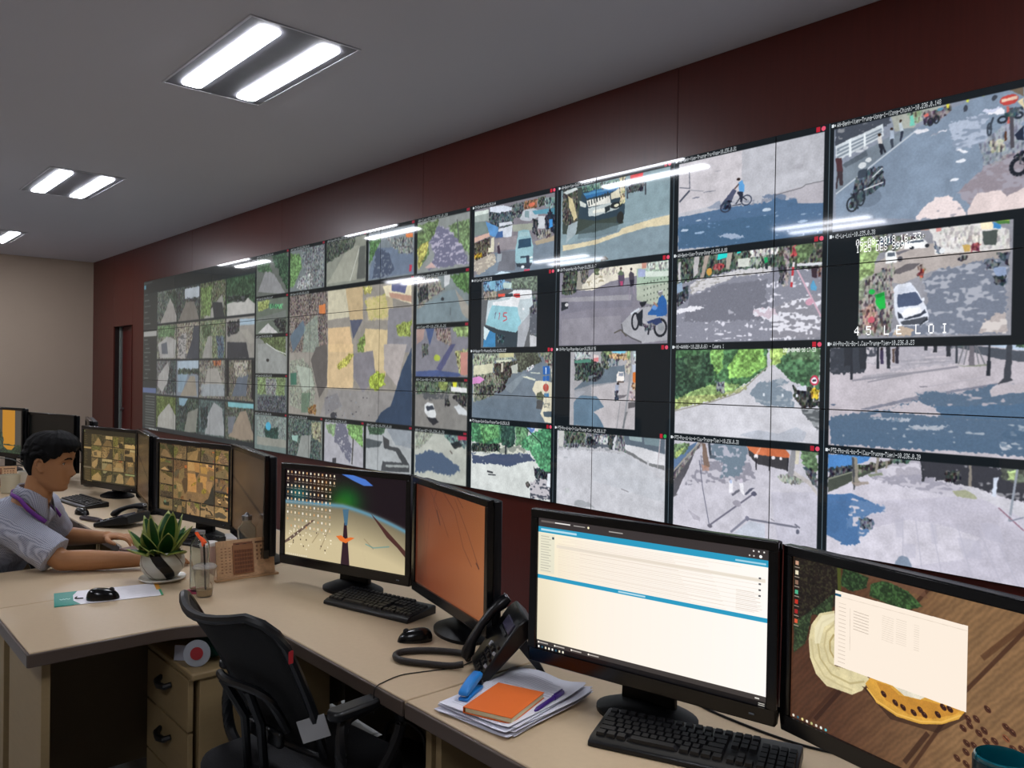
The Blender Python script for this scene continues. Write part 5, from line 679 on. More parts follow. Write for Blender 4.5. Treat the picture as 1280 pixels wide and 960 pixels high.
MB().lathe([(.0, -.002), (.044, -.002), (.044, .002), (0, .002)], n=28, M=TR(0, 0, .045) @ Matrix.Rotation(1.45, 4, 'X')).build('rim', mat('white_disc', '8e9298', .3), t)
MB().lathe([(.0, -.004), (.021, -.004), (.021, .0025), (0, .0025)], n=20, M=TR(0, -.002, .045) @ Matrix.Rotation(1.35, 4, 'X')).build('centre', mat('red_disc_label', '8a1c22', .4), t)
t = box('paper_label', (0, 0, 0), (.07, .003, .05), mat('grey_label_paper', '9a9ca8', .7), None, 0); t.location = (-2.80, 1.015, .635); t.rotation_euler = (-.15, 0, .8); tag(t, 'small grey label card beside the disc on the pedestal', 'card')
o = tag(MB().box((0, 0, .03), (.14, .1, .06)).build('storage_box', mat('teal_box', '0d4a42', .5), None, .004), 'dark teal box at the back on the drawer pedestal', 'box'); o.location = (-2.84, 1.14, .609)
# things on the floor under the right desk
t = thing('handbag', 'black bag lying on the grey floor under the desk', 'bag', (-2.50, 1.72, 0.005), .3)
MB().prism(rrect(.34, .2, .06), 0, .2).build('body', mat('black_leather', '0c0c0f', .45, bump=.3, scale=40), t, .03); MB().tube(spline([(-.1, 0, .19), (-.08, 0, .27), (0, 0, .30), (.08, 0, .27), (.1, 0, .19)]), .008, 8).build('strap', mblack, t)


# ---------------------------------------------------------------- desk monitors
mgl = mat('glossy_black_plastic', '08090b', .18, var=.05, spec=.5); mbase = mat('satin_black_base', '060709', .45, spec=.25); msh = mat('monitor_shell', '101216', .38)
def monitor(label, x, y, zc, yaw, w, h, m, bz=.022, bb=.036, dx=0, group='desk monitors in pairs'):
    t = thing('desk_monitor', label, 'monitor', (x, y, .75), yaw, group); z0 = zc-h/2-.75; z1 = z0+h
    # frame ring
    fr = MB(); yb = .004
    fr.box((0, yb, z1+bz/2), (w+2*bz, .022, bz)); fr.box((0, yb, z0-bb/2), (w+2*bz, .022, bb)); fr.box((-w/2-bz/2, yb, (z0+z1)/2), (bz, .022, h)); fr.box((w/2+bz/2, yb, (z0+z1)/2), (bz, .022, h))
    fr.build('bezel', mgl, t, .003)
    MB().quad((-w/2, 0, z0), (w/2, 0, z0), (w/2, 0, z1), (-w/2, 0, z1)).build('screen', m, t, smooth=False)
    MB().prism(rrect(w+2*bz-.012, .034, .01, 3, 0, .031), z0-bb+.006, z1+bz-.006).build('back_shell', msh, t, .004)
    MB().prism(rrect(w*.45, .03, .01, 3, 0, .06), z0+.04, z1-.06).build('rear_hump', msh, t, .008)
    MB().box((dx, .076, (z0+.13)/2+.012), (.15, .024, z0+.13), taper=.9).build('stand_neck', mbase, t, .006)
    th = [2*PI*i/32 for i in range(32)]
    vs = [(dx+.135*math.cos(a), .062+.092*math.sin(a)) for a in th]; b = MB(); n = 32
    b.add([(a, c, 0) for a, c in vs]+[(a, c, .010) for a, c in vs]+[(dx+(a-dx)*.62, .062+(c-.062)*.62, .030) for a, c in vs]+[(dx, .062, .036)], [tuple(reversed(range(n)))]+[(i, (i+1) % n, n+(i+1) % n, n+i) for i in range(n)]+[(n+i, n+(i+1) % n, 2*n+(i+1) % n, 2*n+i) for i in range(n)]+[(2*n+i, 2*n+(i+1) % n, 3*n) for i in range(n)])
    b.build('base', mbase, t)
    MB().box((w/2-.03, -.0085, z0-bb/2), (.012, .002, .003)).build('power_light', mat('power_light', '6a7480', .4), t)
    return t
sm = {k_: emat('screen_'+k_, IMG[k_], strength=s_, rough=.22, spec=.3) for k_, s_ in (('m1', 1.0), ('m2', .84), ('m3', 1.02), ('m4', 1.0), ('m5', .85), ('m7', .85), ('m8', .62), ('m9', 1.0))}
off = mat('dark_screen', '0d1210', .25, var=.02)
monitor('black monitor with the bird on planks wallpaper and rows of icons', -2.761, 1.597, 1.036, .296, .622, .35, sm['m1'])
monitor('black monitor showing a plain orange grass wallpaper, angled beside the bird wallpaper one', -2.104, 1.605, 1.038, -.237, .56, .35, sm['m2'], bb=.034)
monitor('black monitor showing a bright white browser page with two blue bars', -1.259, 1.557, 1.049, .195, .622, .35, sm['m3'], dx=-.015)
monitor('black monitor with the rose and coffee beans wallpaper and an open file window', -.600, 1.570, 1.043, -.205, .622, .35, sm['m4'])
monitor('black monitor with an amber grid of feeds, just right of the man\'s face', -5.788, 1.587, 1.017, .253, .622, .35, sm['m5'])
monitor('narrow-looking angled monitor with a dim brown screen behind the flat desk phone', -5.078, 1.584, 1.022, -.193, .592, .37, sm['m8'])
monitor('black monitor with an amber mosaic around one big feed, behind the potted plant', -4.151, 1.535, 1.042, .206, .622, .35, sm['m7'])
monitor('angled monitor with a dim brown screen behind the capped glass bottle', -3.491, 1.536, 1.045, -.184, .592, .37, sm['m8'])
monitor('switched-off dark monitor behind the man\'s hair', -7.13, 1.53, 1.03, .255, .66, .392, off)
monitor('angled dark monitor seen almost edge-on just left of the amber grid monitor', -6.50, 1.64, 1.03, -.2, .56, .37, off)
monitor('far monitor with a yellow picture at the left edge of the photo', -7.79, 1.31, 1.08, .3, .622, .35, sm['m9'])

# ---------------------------------------------------------------- keyboards
mkey = mat('black_keycap', '17181b', .42, var=.1, scale=60); mkb = mat('keyboard_case', '0d0e10', .35)
ROWS = [(.054, [1]*1+[.5*0+1]*12), (.029, [1]*13+[2]), (.009, [1.5]+[1]*12+[1.5]), (-.011, [1.75]+[1]*11+[2.25]), (-.031, [2.25]+[1]*10+[2.75]), (-.051, [1.25]*3+[6.25]+[1.25]*4)]
def keyboard(label, x, y, rz, w=.44, d=.155, single=True):
    t = thing('keyboard', label, 'keyboard', (x, y, .75), rz, 'black keyboards on the desks'); s = w/.44
    side = [(-d/2+.0, 0), (d/2, 0), (d/2, .03), (d/2-.012, .033), (-d/2+.018, .020), (-d/2+.002, .013)]
    c = MB().prism(side, -w/2, w/2, plane='yz').build('case', mkb, t, .004)
    kx = {}; keys = []
    def put(px_, py_, kw):
        keys.append((px_, py_, kw))
    for r_, (ky, ws) in enumerate(ROWS):
        xx_ = -w/2+.012; u = .0187*s
        if r_ == 0: ws = [1]*13; 
        for q in ws:
            put(xx_+q*u/2, ky, q*u-.002); xx_ += q*u+(u*.18 if r_ == 0 else 0)
        for c_ in range(3):
            if r_ in (0, 1, 2) or (r_ == 5) or (r_ == 4 and c_ == 1): put(-w/2+.012+15.35*u+c_*u+u/2, ky, u-.002)
        for c_ in range(4):
            if r_ > 0: put(-w/2+.012+18.6*u+c_*u+u/2, ky, u-.002)
    zt = lambda yy_: .020+(yy_+d/2-.018)*(.013/(d-.030))
    if single:
        for px_, py_, kw in keys:
            key = round(kw*1000)
            if key not in kx:
                kx[key] = MB().box((0, 0, .004), (kw, .0185, .009), taper=.82).build('key', mkey, t, smooth=False); o = kx[key]
            else: o = kx[key].copy(); COL.objects.link(o)
            o.location = (px_, py_, zt(py_)); o.rotation_euler = (.12, 0, 0)
    else:
        b = MB()
        for px_, py_, kw in keys: b.box((px_, py_, zt(py_)+.003), (kw, .0185, .008), taper=.82)
        tag(b.build('keys', mkey, t, smooth=False), kind='stuff')
    return t
keyboard('black keyboard in front of the bird wallpaper monitor', -2.498, 1.596, .25, .41)
keyboard('long black keyboard at the bottom edge, in front of the white browser page', -1.088, 1.540, .40, .455, .165)
keyboard('black keyboard on the far desk beside a small mouse, right of the man\'s collar', -5.59, 1.385, .10, .42, single=False)
keyboard('black keyboard half hidden behind the striped plant pot', -4.10, 1.47, .42, .42, single=False)

# ---------------------------------------------------------------- mice
def mouse(label, x, y, rz, z=.75, m=None, cord=None, sc=1):
    t = thing('computer_mouse', label, 'mouse', (x, y, z), rz, 'computer mice'); m = m or mgl
    L_, Wd, H = .112*sc, .062*sc, .038*sc; b = MB(); n, k_ = 20, 9; vs = []
    for j in range(k_+1):
        f = j/k_; zz = H*math.sin(f*PI/2); sc_ = math.cos(f*PI/2)**.6
        for i in range(n):
            a = 2*PI*i/n; r_ = 1/((abs(math.cos(a))**2.4+abs(math.sin(a))**2.4)**(1/2.4)); px_ = r_*math.cos(a)*L_/2*sc_-.008*f; vs.append((px_, r_*math.sin(a)*Wd/2*sc_*(1-.12*math.cos(a)), zz*(1-.25*(px_/L_)) if j else 0))
    b.add(vs, [(j*n+i, j*n+(i+1) % n, (j+1)*n+(i+1) % n, (j+1)*n+i) for j in range(k_) for i in range(n)]+[tuple(reversed(range(n)))])
    b.build('body', m, t, angle=70)
    MB().lathe([(0, -.003), (.010, -.003), (.010, .003), (0, .003)], n=14, M=TR(L_*.25, 0, H*.80) @ Matrix.Rotation(PI/2, 4, 'X')).build('wheel', mat('rubber_grey', '2c2e31', .6), t)
    return t
def wpt(x, y, z=.7535): return (x, y, z)
def cable(label, pts, r=.0022, m=None, name='cable', n=8, seg=10, group=None):
    o = MB().tube(spline(pts, seg), r, n).build(name, m or mblack); return tag(o, label, 'cable', group)
mouse('glossy black mouse beside the black keyboard and the coiled phone cord', -2.125, 1.495, -2.1)
mouse('black mouse lying on the teal and white brochure', -3.225, .870, 1.16, .7545)
mouse('small black mouse beside the far keyboard near the man\'s collar', -5.20, 1.285, .2)
mouse('pale mouse under the man\'s left hand', -3.985, 1.295, -2.2, .75, mat('pale_plastic', 'c4bcb8', .4), sc=.9)
mlg = mat('black_rubber_cable', '101012', .5)
cable('thin black cable from the bird wallpaper monitor to the keyboard', [(-2.62, 1.69, .757), (-2.50, 1.70, .7525), (-2.42, 1.735, .7525), (-2.36, 1.72, .7525), (-2.34, 1.70, .757)])
cable('black cable looping from the right monitors behind the long keyboard', [(-1.29, 1.80, .7535), (-1.22, 1.765, .7535), (-1.09, 1.752, .7535), (-.95, 1.758, .7535), (-.82, 1.80, .7535), (-.62, 1.86, .7535)], .0032)
cable('thin dark wire running across the desk top and over the front edge', [(-1.86, 1.52, .752), (-1.85, 1.45, .752), (-1.88, 1.36, .752), (-1.90, 1.29, .752), (-1.885, 1.22, .752), (-1.875, 1.198, .752), (-1.872, 1.186, .74), (-1.872, 1.185, .68)], .0016)
cable('tail of the mouse on the brochure', [(-3.262, .812, .758), (-3.28, .79, .757), (-3.30, .80, .757)], .0022)

# ---------------------------------------------------------------- telephones
mph = mat('phone_black', '0e0f12', .3, var=.06); mlcd = mat('phone_display', '4e4c62', .2, var=.05); mgk = mat('grey_phone_key', 'a8aab0', .4)
def phone(label, x, y, rz, tilt, lift=0, hand=True):
    t = thing('desk_phone', label, 'telephone', (x, y, .75), rz, 'black desk phones'); T_ = TR(0, 0, lift) @ Matrix.Rotation(tilt, 4, 'X')
    L_, Wd = .215, .19; side = [(0, .0), (L_, 0), (L_, .045), (L_-.03, .05), (.0, .022)]
    bd = MB().prism(side, -Wd/2, Wd/2, plane='yz'); bd.v = [tuple(T_ @ Vector(v)) for v in bd.v]; b = bd.build('body', mph, t, .006)
    sl = math.atan2(.028, L_-.03); P_ = T_ @ TR(0, 0, .0225) @ Matrix.Rotation(sl, 4, 'X')
    MB().box((.03, .165, .002), (.10, .030, .006), P_).build('display', mlcd, t, .001)
    for i in range(3):
        for j in range(4): MB().box((-.002+i*.024, .025+j*.021, .003), (.018, .014, .007), P_, taper=.85).build('key', mph if (i, j) != (0, 3) else mgk, t, smooth=False)
    for j in range(5): MB().box((.078, .025+j*.02, .003), (.013, .009, .006), P_, taper=.85).build('key', mgk if j in (1, 3) else mph, t, smooth=False)
    MB().box((.02, .14, .002), (.09, .010, .004), P_).build('key_strip', mat('phone_strip', '26282c', .4), t, .001)
    if hand:
        Hn = P_ @ TR(-.066, .105, .010)
        pts = [(0, -.105, .012), (0, -.085, .016), (0, -.05, .026), (0, 0, .030), (0, .05, .027), (0, .085, .018), (0, .108, .012)]
        hb = MB().tube([Hn @ Vector(p) for p in pts], [.018, .026, .019, .016, .019, .026, .018], 12, flat=.75); hb.build('handset', mph, t)
        MB().box((0, .108, .02), (.03, .004, .012), Hn).build('handset_clip', mgk, t, .001)
    if lift > 0.0 or tilt > .3:
        p0 = T_ @ Vector((0, L_*.72, 0)); e = MB(); yy_ = p0[1]+.07
        e.add([(-.06, p0[1]-.02, p0[2]), (.06, p0[1]-.02, p0[2]), (.06, p0[1]+.012, p0[2]+.012), (-.06, p0[1]+.012, p0[2]+.012), (-.05, yy_, 0), (.05, yy_, 0), (.05, yy_+.014, 0), (-.05, yy_+.014, 0)], [(0, 1, 2, 3), (7, 6, 5, 4), (0, 4, 5, 1), (1, 5, 6, 2), (2, 6, 7, 3), (3, 7, 4, 0)])
        e.build('foot_stand', mph, t, .003)
    return t
phone('black desk phone propped steeply on its stand beside the paper stack', -1.765, 1.465, -.58, .80)
o = MB().tube(spline([(-1.86, 1.50, .763), (-1.91, 1.52, .761), (-1.99, 1.465, .761), (-2.035, 1.395, .761), (-2.025, 1.355, .761), (-1.975, 1.345, .761), (-1.90, 1.39, .761), (-1.85, 1.425, .762), (-1.822, 1.452, .768)]), .0095, 10).build('coiled_phone_cord', mat('dark_brown_cord', '1c1614', .5, bump=.8, scale=250)); tag(o, 'thick coiled phone cord looped on the desk beside the mouse', 'cord')
phone('black desk phone lying flat on the desk left of the potted plant', -4.79, 1.30, -.95, .12, .0)
o = MB().tube(spline([(-4.86, 1.30, .76), (-4.93, 1.30, .7595), (-5.0, 1.275, .7595), (-5.05, 1.26, .7595), (-5.02, 1.235, .7595), (-4.93, 1.265, .7595), (-4.86, 1.285, .76)]), .009, 8).build('coiled_phone_cord', mat('plum_brown_cord', '30242a', .5, bump=.8, scale=250)); tag(o, 'brownish coiled cord beside the flat desk phone', 'cord')

# ---------------------------------------------------------------- paper stack with notebook, stapler and pen
mpp = mat('white_paper', 'd9dae6', .8, var=.02); mprint = pmat('printed_page', IMG['paper'], .8)
def sheet(cx, cy, rz, z, w, h, m, label, curl=.0, seed=0):
    r = random.Random(seed); n = 10; b = MB(); nn = n+1; hs = []
    for lay in (0, 1):
        for j in range(nn):
            for i in range(nn):
                u, v = i/n-.5, j/n-.5; zz = z+(.0006 if lay else 0)+curl*max(0, v-.25)**2*1.2+curl*.8*max(0, u-.3)**2+curl*.06*math.sin(u*9+seed)*max(0, v)
                hs.append((u*w, v*h, max(.7508, zz)-.75))
    fs = [(j*nn+i, j*nn+i+nn, j*nn+i+nn+1, j*nn+i+1) for j in range(n) for i in range(n)]; N = nn*nn
    top = [(N+j*nn+i, N+j*nn+i+1, N+j*nn+i+nn+1, N+j*nn+i+nn) for j in range(n) for i in range(n)]
    ring = [i for i in range(nn)]+[n+j*nn for j in range(1, nn)]+[N-1-i for i in range(1, nn)]+[(n-j)*nn for j in range(1, n)]
    sd = [(ring[k_], ring[(k_+1) % len(ring)], N+ring[(k_+1) % len(ring)], N+ring[k_]) for k_ in range(len(ring))]
    for k_, f in enumerate(top):
        i, j = k_ % n, k_//n; b.uv[k_] = ((i/n, j/n), ((i+1)/n, j/n), ((i+1)/n, (j+1)/n), (i/n, (j+1)/n))
    b.add(hs, top+fs+sd); o = b.build('paper_sheet', m); o.location = (cx, cy, .75); o.rotation_euler = (0, 0, rz); return tag(o, label, 'paper', 'sheets of the paper pile')
STK = [(-1.55, 1.41, .20, .24, .33), (-1.545, 1.405, .12, .25, .34), (-1.56, 1.40, .26, .23, .32), (-1.55, 1.415, .16, .25, .33), (-1.54, 1.405, .08, .24, .33), (-1.555, 1.41, .22, .24, .32), (-1.55, 1.405, .15, .23, .32)]
lbl = ['bottom sheet of the white paper pile beside the phone', 'second sheet from the bottom of the paper pile', 'third sheet from the bottom of the paper pile', 'middle sheet of the paper pile', 'third sheet from the top of the paper pile', 'second sheet from the top of the paper pile', 'top printed sheet of the paper pile, under the orange notebook']
z_ = .7512
for k_, (a, b_, rz, w, h) in enumerate(STK):
    sheet(a, b_, rz, z_, w, h, mprint if k_ == 6 else mpp, lbl[k_], .12, 3); z_ += .0034
ZP = z_-.0034+.0012
t = thing('notebook', 'orange covered notebook lying on the paper pile', 'notebook', (-1.517, 1.345, ZP), .36)
box('pages', (0, 0, .0075), (.128, .176, .012), mat('cream_pages', 'd8cfa8', .8, stretch=(1, 1, 60), var=.12), t, .001)
box('cover', (-.001, 0, .0145), (.134, .182, .002), mat('orange_cover', 'e06a20', .55, var=.05), t, .0008); box('back_cover', (-.001, 0, .0008), (.134, .182, .0016), mat('orange_cover', 'c85a1e'), t, .0004); box('spine', (-.0675, 0, .0078), (.0025, .182, .0155), mat('orange_cover', 'c85a1e'), t, .0006)
t = thing('stapler', 'bright blue stapler at the left corner of the paper pile', 'stapler', (-1.628, 1.325, ZP), 2.05); t.scale = (.8, .8, .8)
mblu = mat('blue_plastic', '1f80d0', .35, var=.08)
MB().prism([(-.065, 0), (.065, 0), (.065, .009), (.0, .013), (-.065, .009)], -.017, .017, plane='xz').build('base', mblu, t, .003)
MB().prism([(-.068, .016), (-.03, .018), (.055, .035), (.066, .048), (.050, .058), (.0, .054), (-.05, .040), (-.070, .030)], -.017, .017, plane='xz').build('top_arm', mblu, t, .007)
MB().prism([(-.06, .012), (.05, .026), (.05, .036), (-.06, .020)], -.008, .008, plane='xz').build('magazine', mat('steel', 'a0a2a5', .3, 1), t, .001)
MB().lathe([(0, -.019), (.008, -.019), (.008, .019), (0, .019)], n=12, M=TR(.05, 0, .022) @ Matrix.Rotation(PI/2, 4, 'X')).build('hinge', mblack, t)
t = thing('pen', 'purple pen lying on the right side of the paper pile', 'pen', (-1.455, 1.44, ZP+.004), 1.85)
mpur = mat('purple_plastic', '3b1a78', .3); PM = Matrix.Rotation(PI/2, 4, 'Y')
MB().lathe([(.0, -.075), (.0025, -.073), (.0055, -.06), (.0058, .03), (0, .03)], n=14, M=TR(0, 0, .003) @ PM).build('barrel', mpur, t); MB().lathe([(.0, .02), (.007, .02), (.007, .065), (.005, .070), (0, .070)], n=14, M=TR(0, 0, .003) @ PM).build('cap', mpur, t); MB().box((.045, .0, .0115), (.042, .004, .002)).build('clip', mpur, t, .0006)

# ---------------------------------------------------------------- teal tumbler in front of the coffee wallpaper
t = thing('tumbler', 'dark teal tumbler in front of the coffee wallpaper monitor, bottom right corner', 'tumbler', (-.425, 1.415, .75))
MB().lathe([(0, 0), (.030, 0), (.033, .004), (.040, .262), (.0405, .268), (.038, .270), (.036, .262), (.030, .012), (0, .010)], n=40).build('cup', mat('teal_glass', '0a6a78', .12, var=.05, coat=.5, trans=.35), t)
MB().lathe([(0, .214), (.0335, .214), (.0335, .220), (0, .220)], n=32).build('teal_liquid', mat('teal_drink', '0f8fa8', .2), t)
MB().lathe([(.0398, .225), (.0422, .225), (.0425, .262), (.0402, .262)], n=36, cap=False).build('rim_band', mat('dark_teal', '062c34', .3), t)

# ---------------------------------------------------------------- objects on the return desks
# brochure used as mouse pad
q = MB(); q.quad((-.18, -.10, .0018), (.18, -.10, .0018), (.18, .10, .0018), (-.18, .10, .0018)); q.add([(-.18, -.10, 0), (.18, -.10, 0), (.18, .10, 0), (-.18, .10, 0), (-.18, -.10, .0018), (.18, -.10, .0018), (.18, .10, .0018), (-.18, .10, .0018)], [(3, 2, 1, 0), (0, 1, 5, 4), (1, 2, 6, 5), (2, 3, 7, 6), (3, 0, 4, 7)])
t = q.build('brochure', pmat('brochure_print', IMG['pad'], .45), smooth=False); t.location = (-3.283, .905, .751); t.rotation_euler = (0, 0, 1.36); tag(t, 'teal and white brochure on the near desk under a black mouse', 'brochure')
# plant
t = thing('potted_plant', 'snake plant with cream-edged leaves in a black and white striped pot', 'plant', (-3.385, 1.135, .75))
MB().lathe([(0, 0), (.062, 0), (.082, .006), (.090, .013), (.088, .016), (.070, .010), (0, .009)], n=40).build('saucer', mat('white_ceramic', 'c9c6ba', .3), t)
pb = MB(); prof = [(.045, .010), (.062, .022), (.078, .045), (.085, .070), (.083, .092), (.078, .112), (.074, .120)]; n = 180; nz = 60
def prf(z):
    for (r0, z0), (r1, z1) in zip(prof[:-1], prof[1:]):
        if z <= z1: f = (z-z0)/(z1-z0); return r0+(r1-r0)*f
    return prof[-1][0]
vs = []; zs = [.010+.110*j/nz for j in range(nz+1)]
for z in zs:
    for i in range(n): a = 2*PI*i/n; vs.append((prf(z)*math.cos(a), prf(z)*math.sin(a), z))
o_ = len(pb.v); pb.v += vs
for j in range(nz):
    for i in range(n):
        pb.f.append([j*n+i, j*n+(i+1) % n, (j+1)*n+(i+1) % n, (j+1)*n+i]); ph = ((i/n)*3+(j/nz)*.5+.02) % 1; pb.m.append(1 if ph < .28 else (2 if .60 < ph < .63 else 0))
pb.mi = 0; pb.lathe([(.074, .120), (.066, .121), (.064, .105), (0, .102)], n=48, cap=False)
pot = pb.build('pot', [mat('cream_glaze', 'b8b6aa', .3, var=.04), mat('black_glaze', '121211', .25), mat('thin_line_glaze', '5a4a40', .3)], t)
MB().ball((0, 0, .104), (.064, .064, .010), 20, 8).build('soil', mat('dark_soil', '2a1c12', .9, bump=1, scale=60), t)
mlf = [mat('leaf_green', '1c4a1c', .4, var=.35, scale=40, spec=.35), mat('leaf_cream_edge', '8a9648', .45, var=.12)]
def leaf(az, lean, L_, w, z=.10, r0=.02, bend=.5, tw=0):
    b = MB(); n = 10; vs = []; p = Vector((r0*math.cos(az), r0*math.sin(az), z)); an = lean; cr = [-1, -.72, -.35, 0, .35, .72, 1]
    side = Vector((-math.sin(az+tw), math.cos(az+tw), 0)); 
    for j in range(n+1):
        f = j/n; d = Vector((math.cos(az)*math.sin(an), math.sin(az)*math.sin(an), math.cos(an))); nn = side.cross(d); wd = w*(math.sin(PI*min(1, (f*.92+.10)))**.75)*(1 if f < .97 else .15)
        for c in cr: vs.append(tuple(p+side*wd*c/2+nn*(-abs(c)**2)*wd*.22*-1))
        p = p+d*L_/n; an += bend/n
    fs = []; k_ = len(cr)
    for j in range(n):
        for i in range(k_-1): b.f.append([j*k_+i, j*k_+i+1, (j+1)*k_+i+1, (j+1)*k_+i]); b.m.append(1 if i in (0, k_-2) or j == n-1 else 0)
    b.v = vs; o = b.build('leaf', mlf, t); s_ = o.modifiers.new('s', 'SOLIDIFY'); s_.thickness = .0016; return o
rl = random.Random(4)
for az, lean, L_, w in ((.2, .10, .19, .05), (1.4, .16, .17, .05), (2.6, .12, .18, .05), (3.9, .14, .17, .052), (5.2, .10, .18, .05), (.7, .42, .16, .055), (1.9, .5, .13, .05), (3.1, .55, .17, .055), (4.2, .62, .15, .058), (5.3, .50, .15, .058), (6.1, .62, .16, .055), (3.6, .95, .15, .05), (4.7, 1.0, .12, .06), (5.7, .95, .13, .055), (2.7, .9, .12, .05), (.3, 1.05, .13, .05), (4.1, .32, .12, .05), (5.0, .75, .10, .06)):
    leaf(az, lean, L_*1.0, w*1.45, .104, .018+.01*rl.random(), .35+.3*rl.random(), rl.uniform(-.3, .3))

# glass bottle on a pink coaster, plastic cup, white cup, calendar
mglass = mat('clear_glass', 'eef4f2', .04, var=0, trans=.97, ior=1.18); mcap = mat('steel', 'a0a2a5', .3, 1)
o = MB().lathe([(0, 0), (.047, 0), (.048, .002), (.047, .004), (0, .004)], n=32).build('coaster', mat('pink_coaster', 'b0405c', .6)); o.location = (-3.128, 1.188, .75); tag(o, 'small pink coaster under the tall glass bottle', 'coaster')
def bottle(label, x, y, z, r, h, cap):
    t = thing('glass_bottle', label, 'bottle', (x, y, z), 0, 'glass bottles on the desks')
    MB().lathe([(0, .0), (r*.94, 0), (r, .006), (r, h*.70), (r*.92, h*.78), (r*.5, h*.86), (r*.48, h*.93), (r*.48-.002, h*.93), (r*.48-.002, h*.86), (r*.9-.002, h*.775), (r-.0025, h*.70), (r-.0025, .010), (0, .008)], n=32).build('glass', mglass, t)
    if cap: MB().lathe([(0, h*.91), (r*.54, h*.91), (r*.56, h*.93), (r*.54, h*.99), (r*.3, h*1.0), (r*.16, h*1.04), (0, h*1.05)], n=24).build('cap', mcap, t)
    else: MB().lathe([(0, h*.925), (r*.52, h*.925), (r*.52, h*.975), (0, h*.98)], n=24).build('cap', mat('grey_clear_cap', '9a9c9e', .3, trans=.4), t)
    return t
bottle('tall clear glass bottle on the pink coaster beside the plant', -3.128, 1.188, .754, .036, .235, False)
bottle('clear glass bottle with a steel cap behind the wooden calendar', -3.345, 1.470, .75, .039, .235, True)
bottle('distant glass bottle standing behind the grid monitor near the red wall', -6.30, 1.86, .75, .05, .36, True)
t = thing('plastic_cup', 'clear plastic cup with a little milk coffee and a black straw', 'cup', (-3.045, 1.175, .75))
MB().lathe([(0, 0), (.026, 0), (.0275, .003), (.0405, .108), (.0425, .110), (.0425, .112), (.0395, .110), (.0262, .005), (0, .004)], n=32).build('cup', mat('clear_plastic', 'f2f0ea', .12, var=0, trans=.92, ior=1.08), t)
MB().lathe([(0, .0045), (.0258, .0045), (.0285, .026), (0, .026)], n=28).build('milk_coffee', mat('milk_coffee', 'b89a66', .4), t)
MB().lathe([(0, .121), (.034, .121), (.040, .117), (.044, .113), (.045, .110), (.0436, .110), (.042, .113), (.039, .1155), (.033, .1195), (0, .1195)], n=32).build('lid', mat('clear_plastic_lid', 'e8e6e2', .15, var=0, trans=.8, ior=1.1), t)
MB().tube([(.004, .003, .012), (0, 0, .12), (-.006, -.002, .195)], .0034, 8).build('straw', mblack, t)
o = MB().tube(spline([(-.006, -.002, .188), (-.016, -.004, .205), (-.03, -.012, .222), (-.045, -.016, .235), (-.035, -.012, .224), (-.02, 0, .212), (-.004, .002, .200)]), [.006]*1 if False else .0075, 8, flat=.5).build('orange_wrapper', emat('unused') if False else mat('orange_ribbon', 'ff5a10', .4), t)
t = thing('paper_cup', 'white lidded cup half hidden behind the tall glass bottle', 'cup', (-3.545, 1.385, .75))
MB().lathe([(0, 0), (.030, 0), (.036, .085), (0, .085)], n=28).build('cup', mat('rosy_card', 'b89a90', .6), t); MB().lathe([(0, .083), (.040, .083), (.040, .092), (.036, .097), (0, .098)], n=28).build('lid', mat('white_lid', 'd0ccc8', .4), t)
def calendar(label, x, y, rz, s=1.0):
    t = thing('desk_calendar', label, 'calendar', (x, y, .75), rz, 'wooden desk calendars'); T_ = TR(0, 0, .008) @ Matrix.Rotation(-.18, 4, 'X')
    box('base', (0, .02, .004), (.262*s, .07, .008), mat('calendar_wood', 'b8926a', .5, var=.08, scale=20), t, .001)
    box('board', (0, .004, .075), (.24*s, .006, .15), mat('calendar_wood', 'b8926a'), t, .001, T_)
    q = MB().quad(*[(a*s, .0, c) for a, c in ((-.12, 0), (.12, 0), (.12, .15), (-.12, .15))], T_); q.build('printed_face', pmat('calendar_print', IMG['cal'], .6), t, smooth=False)
    box('date_frame', (-.012*s, -.004, .07), (.086*s, .006, .118), mat('calendar_wood_dark', '9a6a48', .5), t, .001, T_)
    for i in range(7):
        for j in range(6):
            if i == 0 and j == 0: p0 = box('date_peg', (0, 0, 0), (.008*s, .005, .011), mat('calendar_peg', '7a4c34', .5), t, 0)
            o = p0 if (i, j) == (0, 0) else p0.copy()
            if o is not p0: COL.objects.link(o)
            o.location = T_ @ Vector(((-.045+i*.011)*s, -.008, .022+j*.016)); o.rotation_euler = (-.18, 0, 0)
    return t
calendar('wooden perpetual desk calendar beside the plastic cup', -3.215, 1.415, 1.50)
calendar('far wooden desk calendar behind the white mug at the left edge', -6.62, 1.09, 1.45)
t = thing('mug', 'cream white mug on the far desk behind the man\'s neck', 'mug', (-6.38, 1.13, .75), 0)
MB().lathe([(0, 0), (.050, 0), (.056, .006), (.060, .125), (.057, .125), (.052, .010), (0, .008)], n=28).build('cup', mat('cream_ceramic', 'b8b098', .35), t); MB().tube(spline([(-.040, -.042, .105), (-.062, -.066, .10), (-.068, -.072, .065), (-.058, -.060, .032), (-.038, -.040, .028)]), .007, 8).build('handle', mat('cream_ceramic', 'b8b098'), t)
t = thing('potted_fern', 'dark leafy plant behind the man\'s head at the left edge', 'plant', (-6.86, 1.33, .75)); MB().lathe([(0, 0), (.05, 0), (.07, .09), (.062, .09), (0, .08)], n=24).build('pot', mat('white_ceramic', 'c9c6ba'), t)
mdl = mat('dark_leaf', '0c1a0e', .5, var=.3)
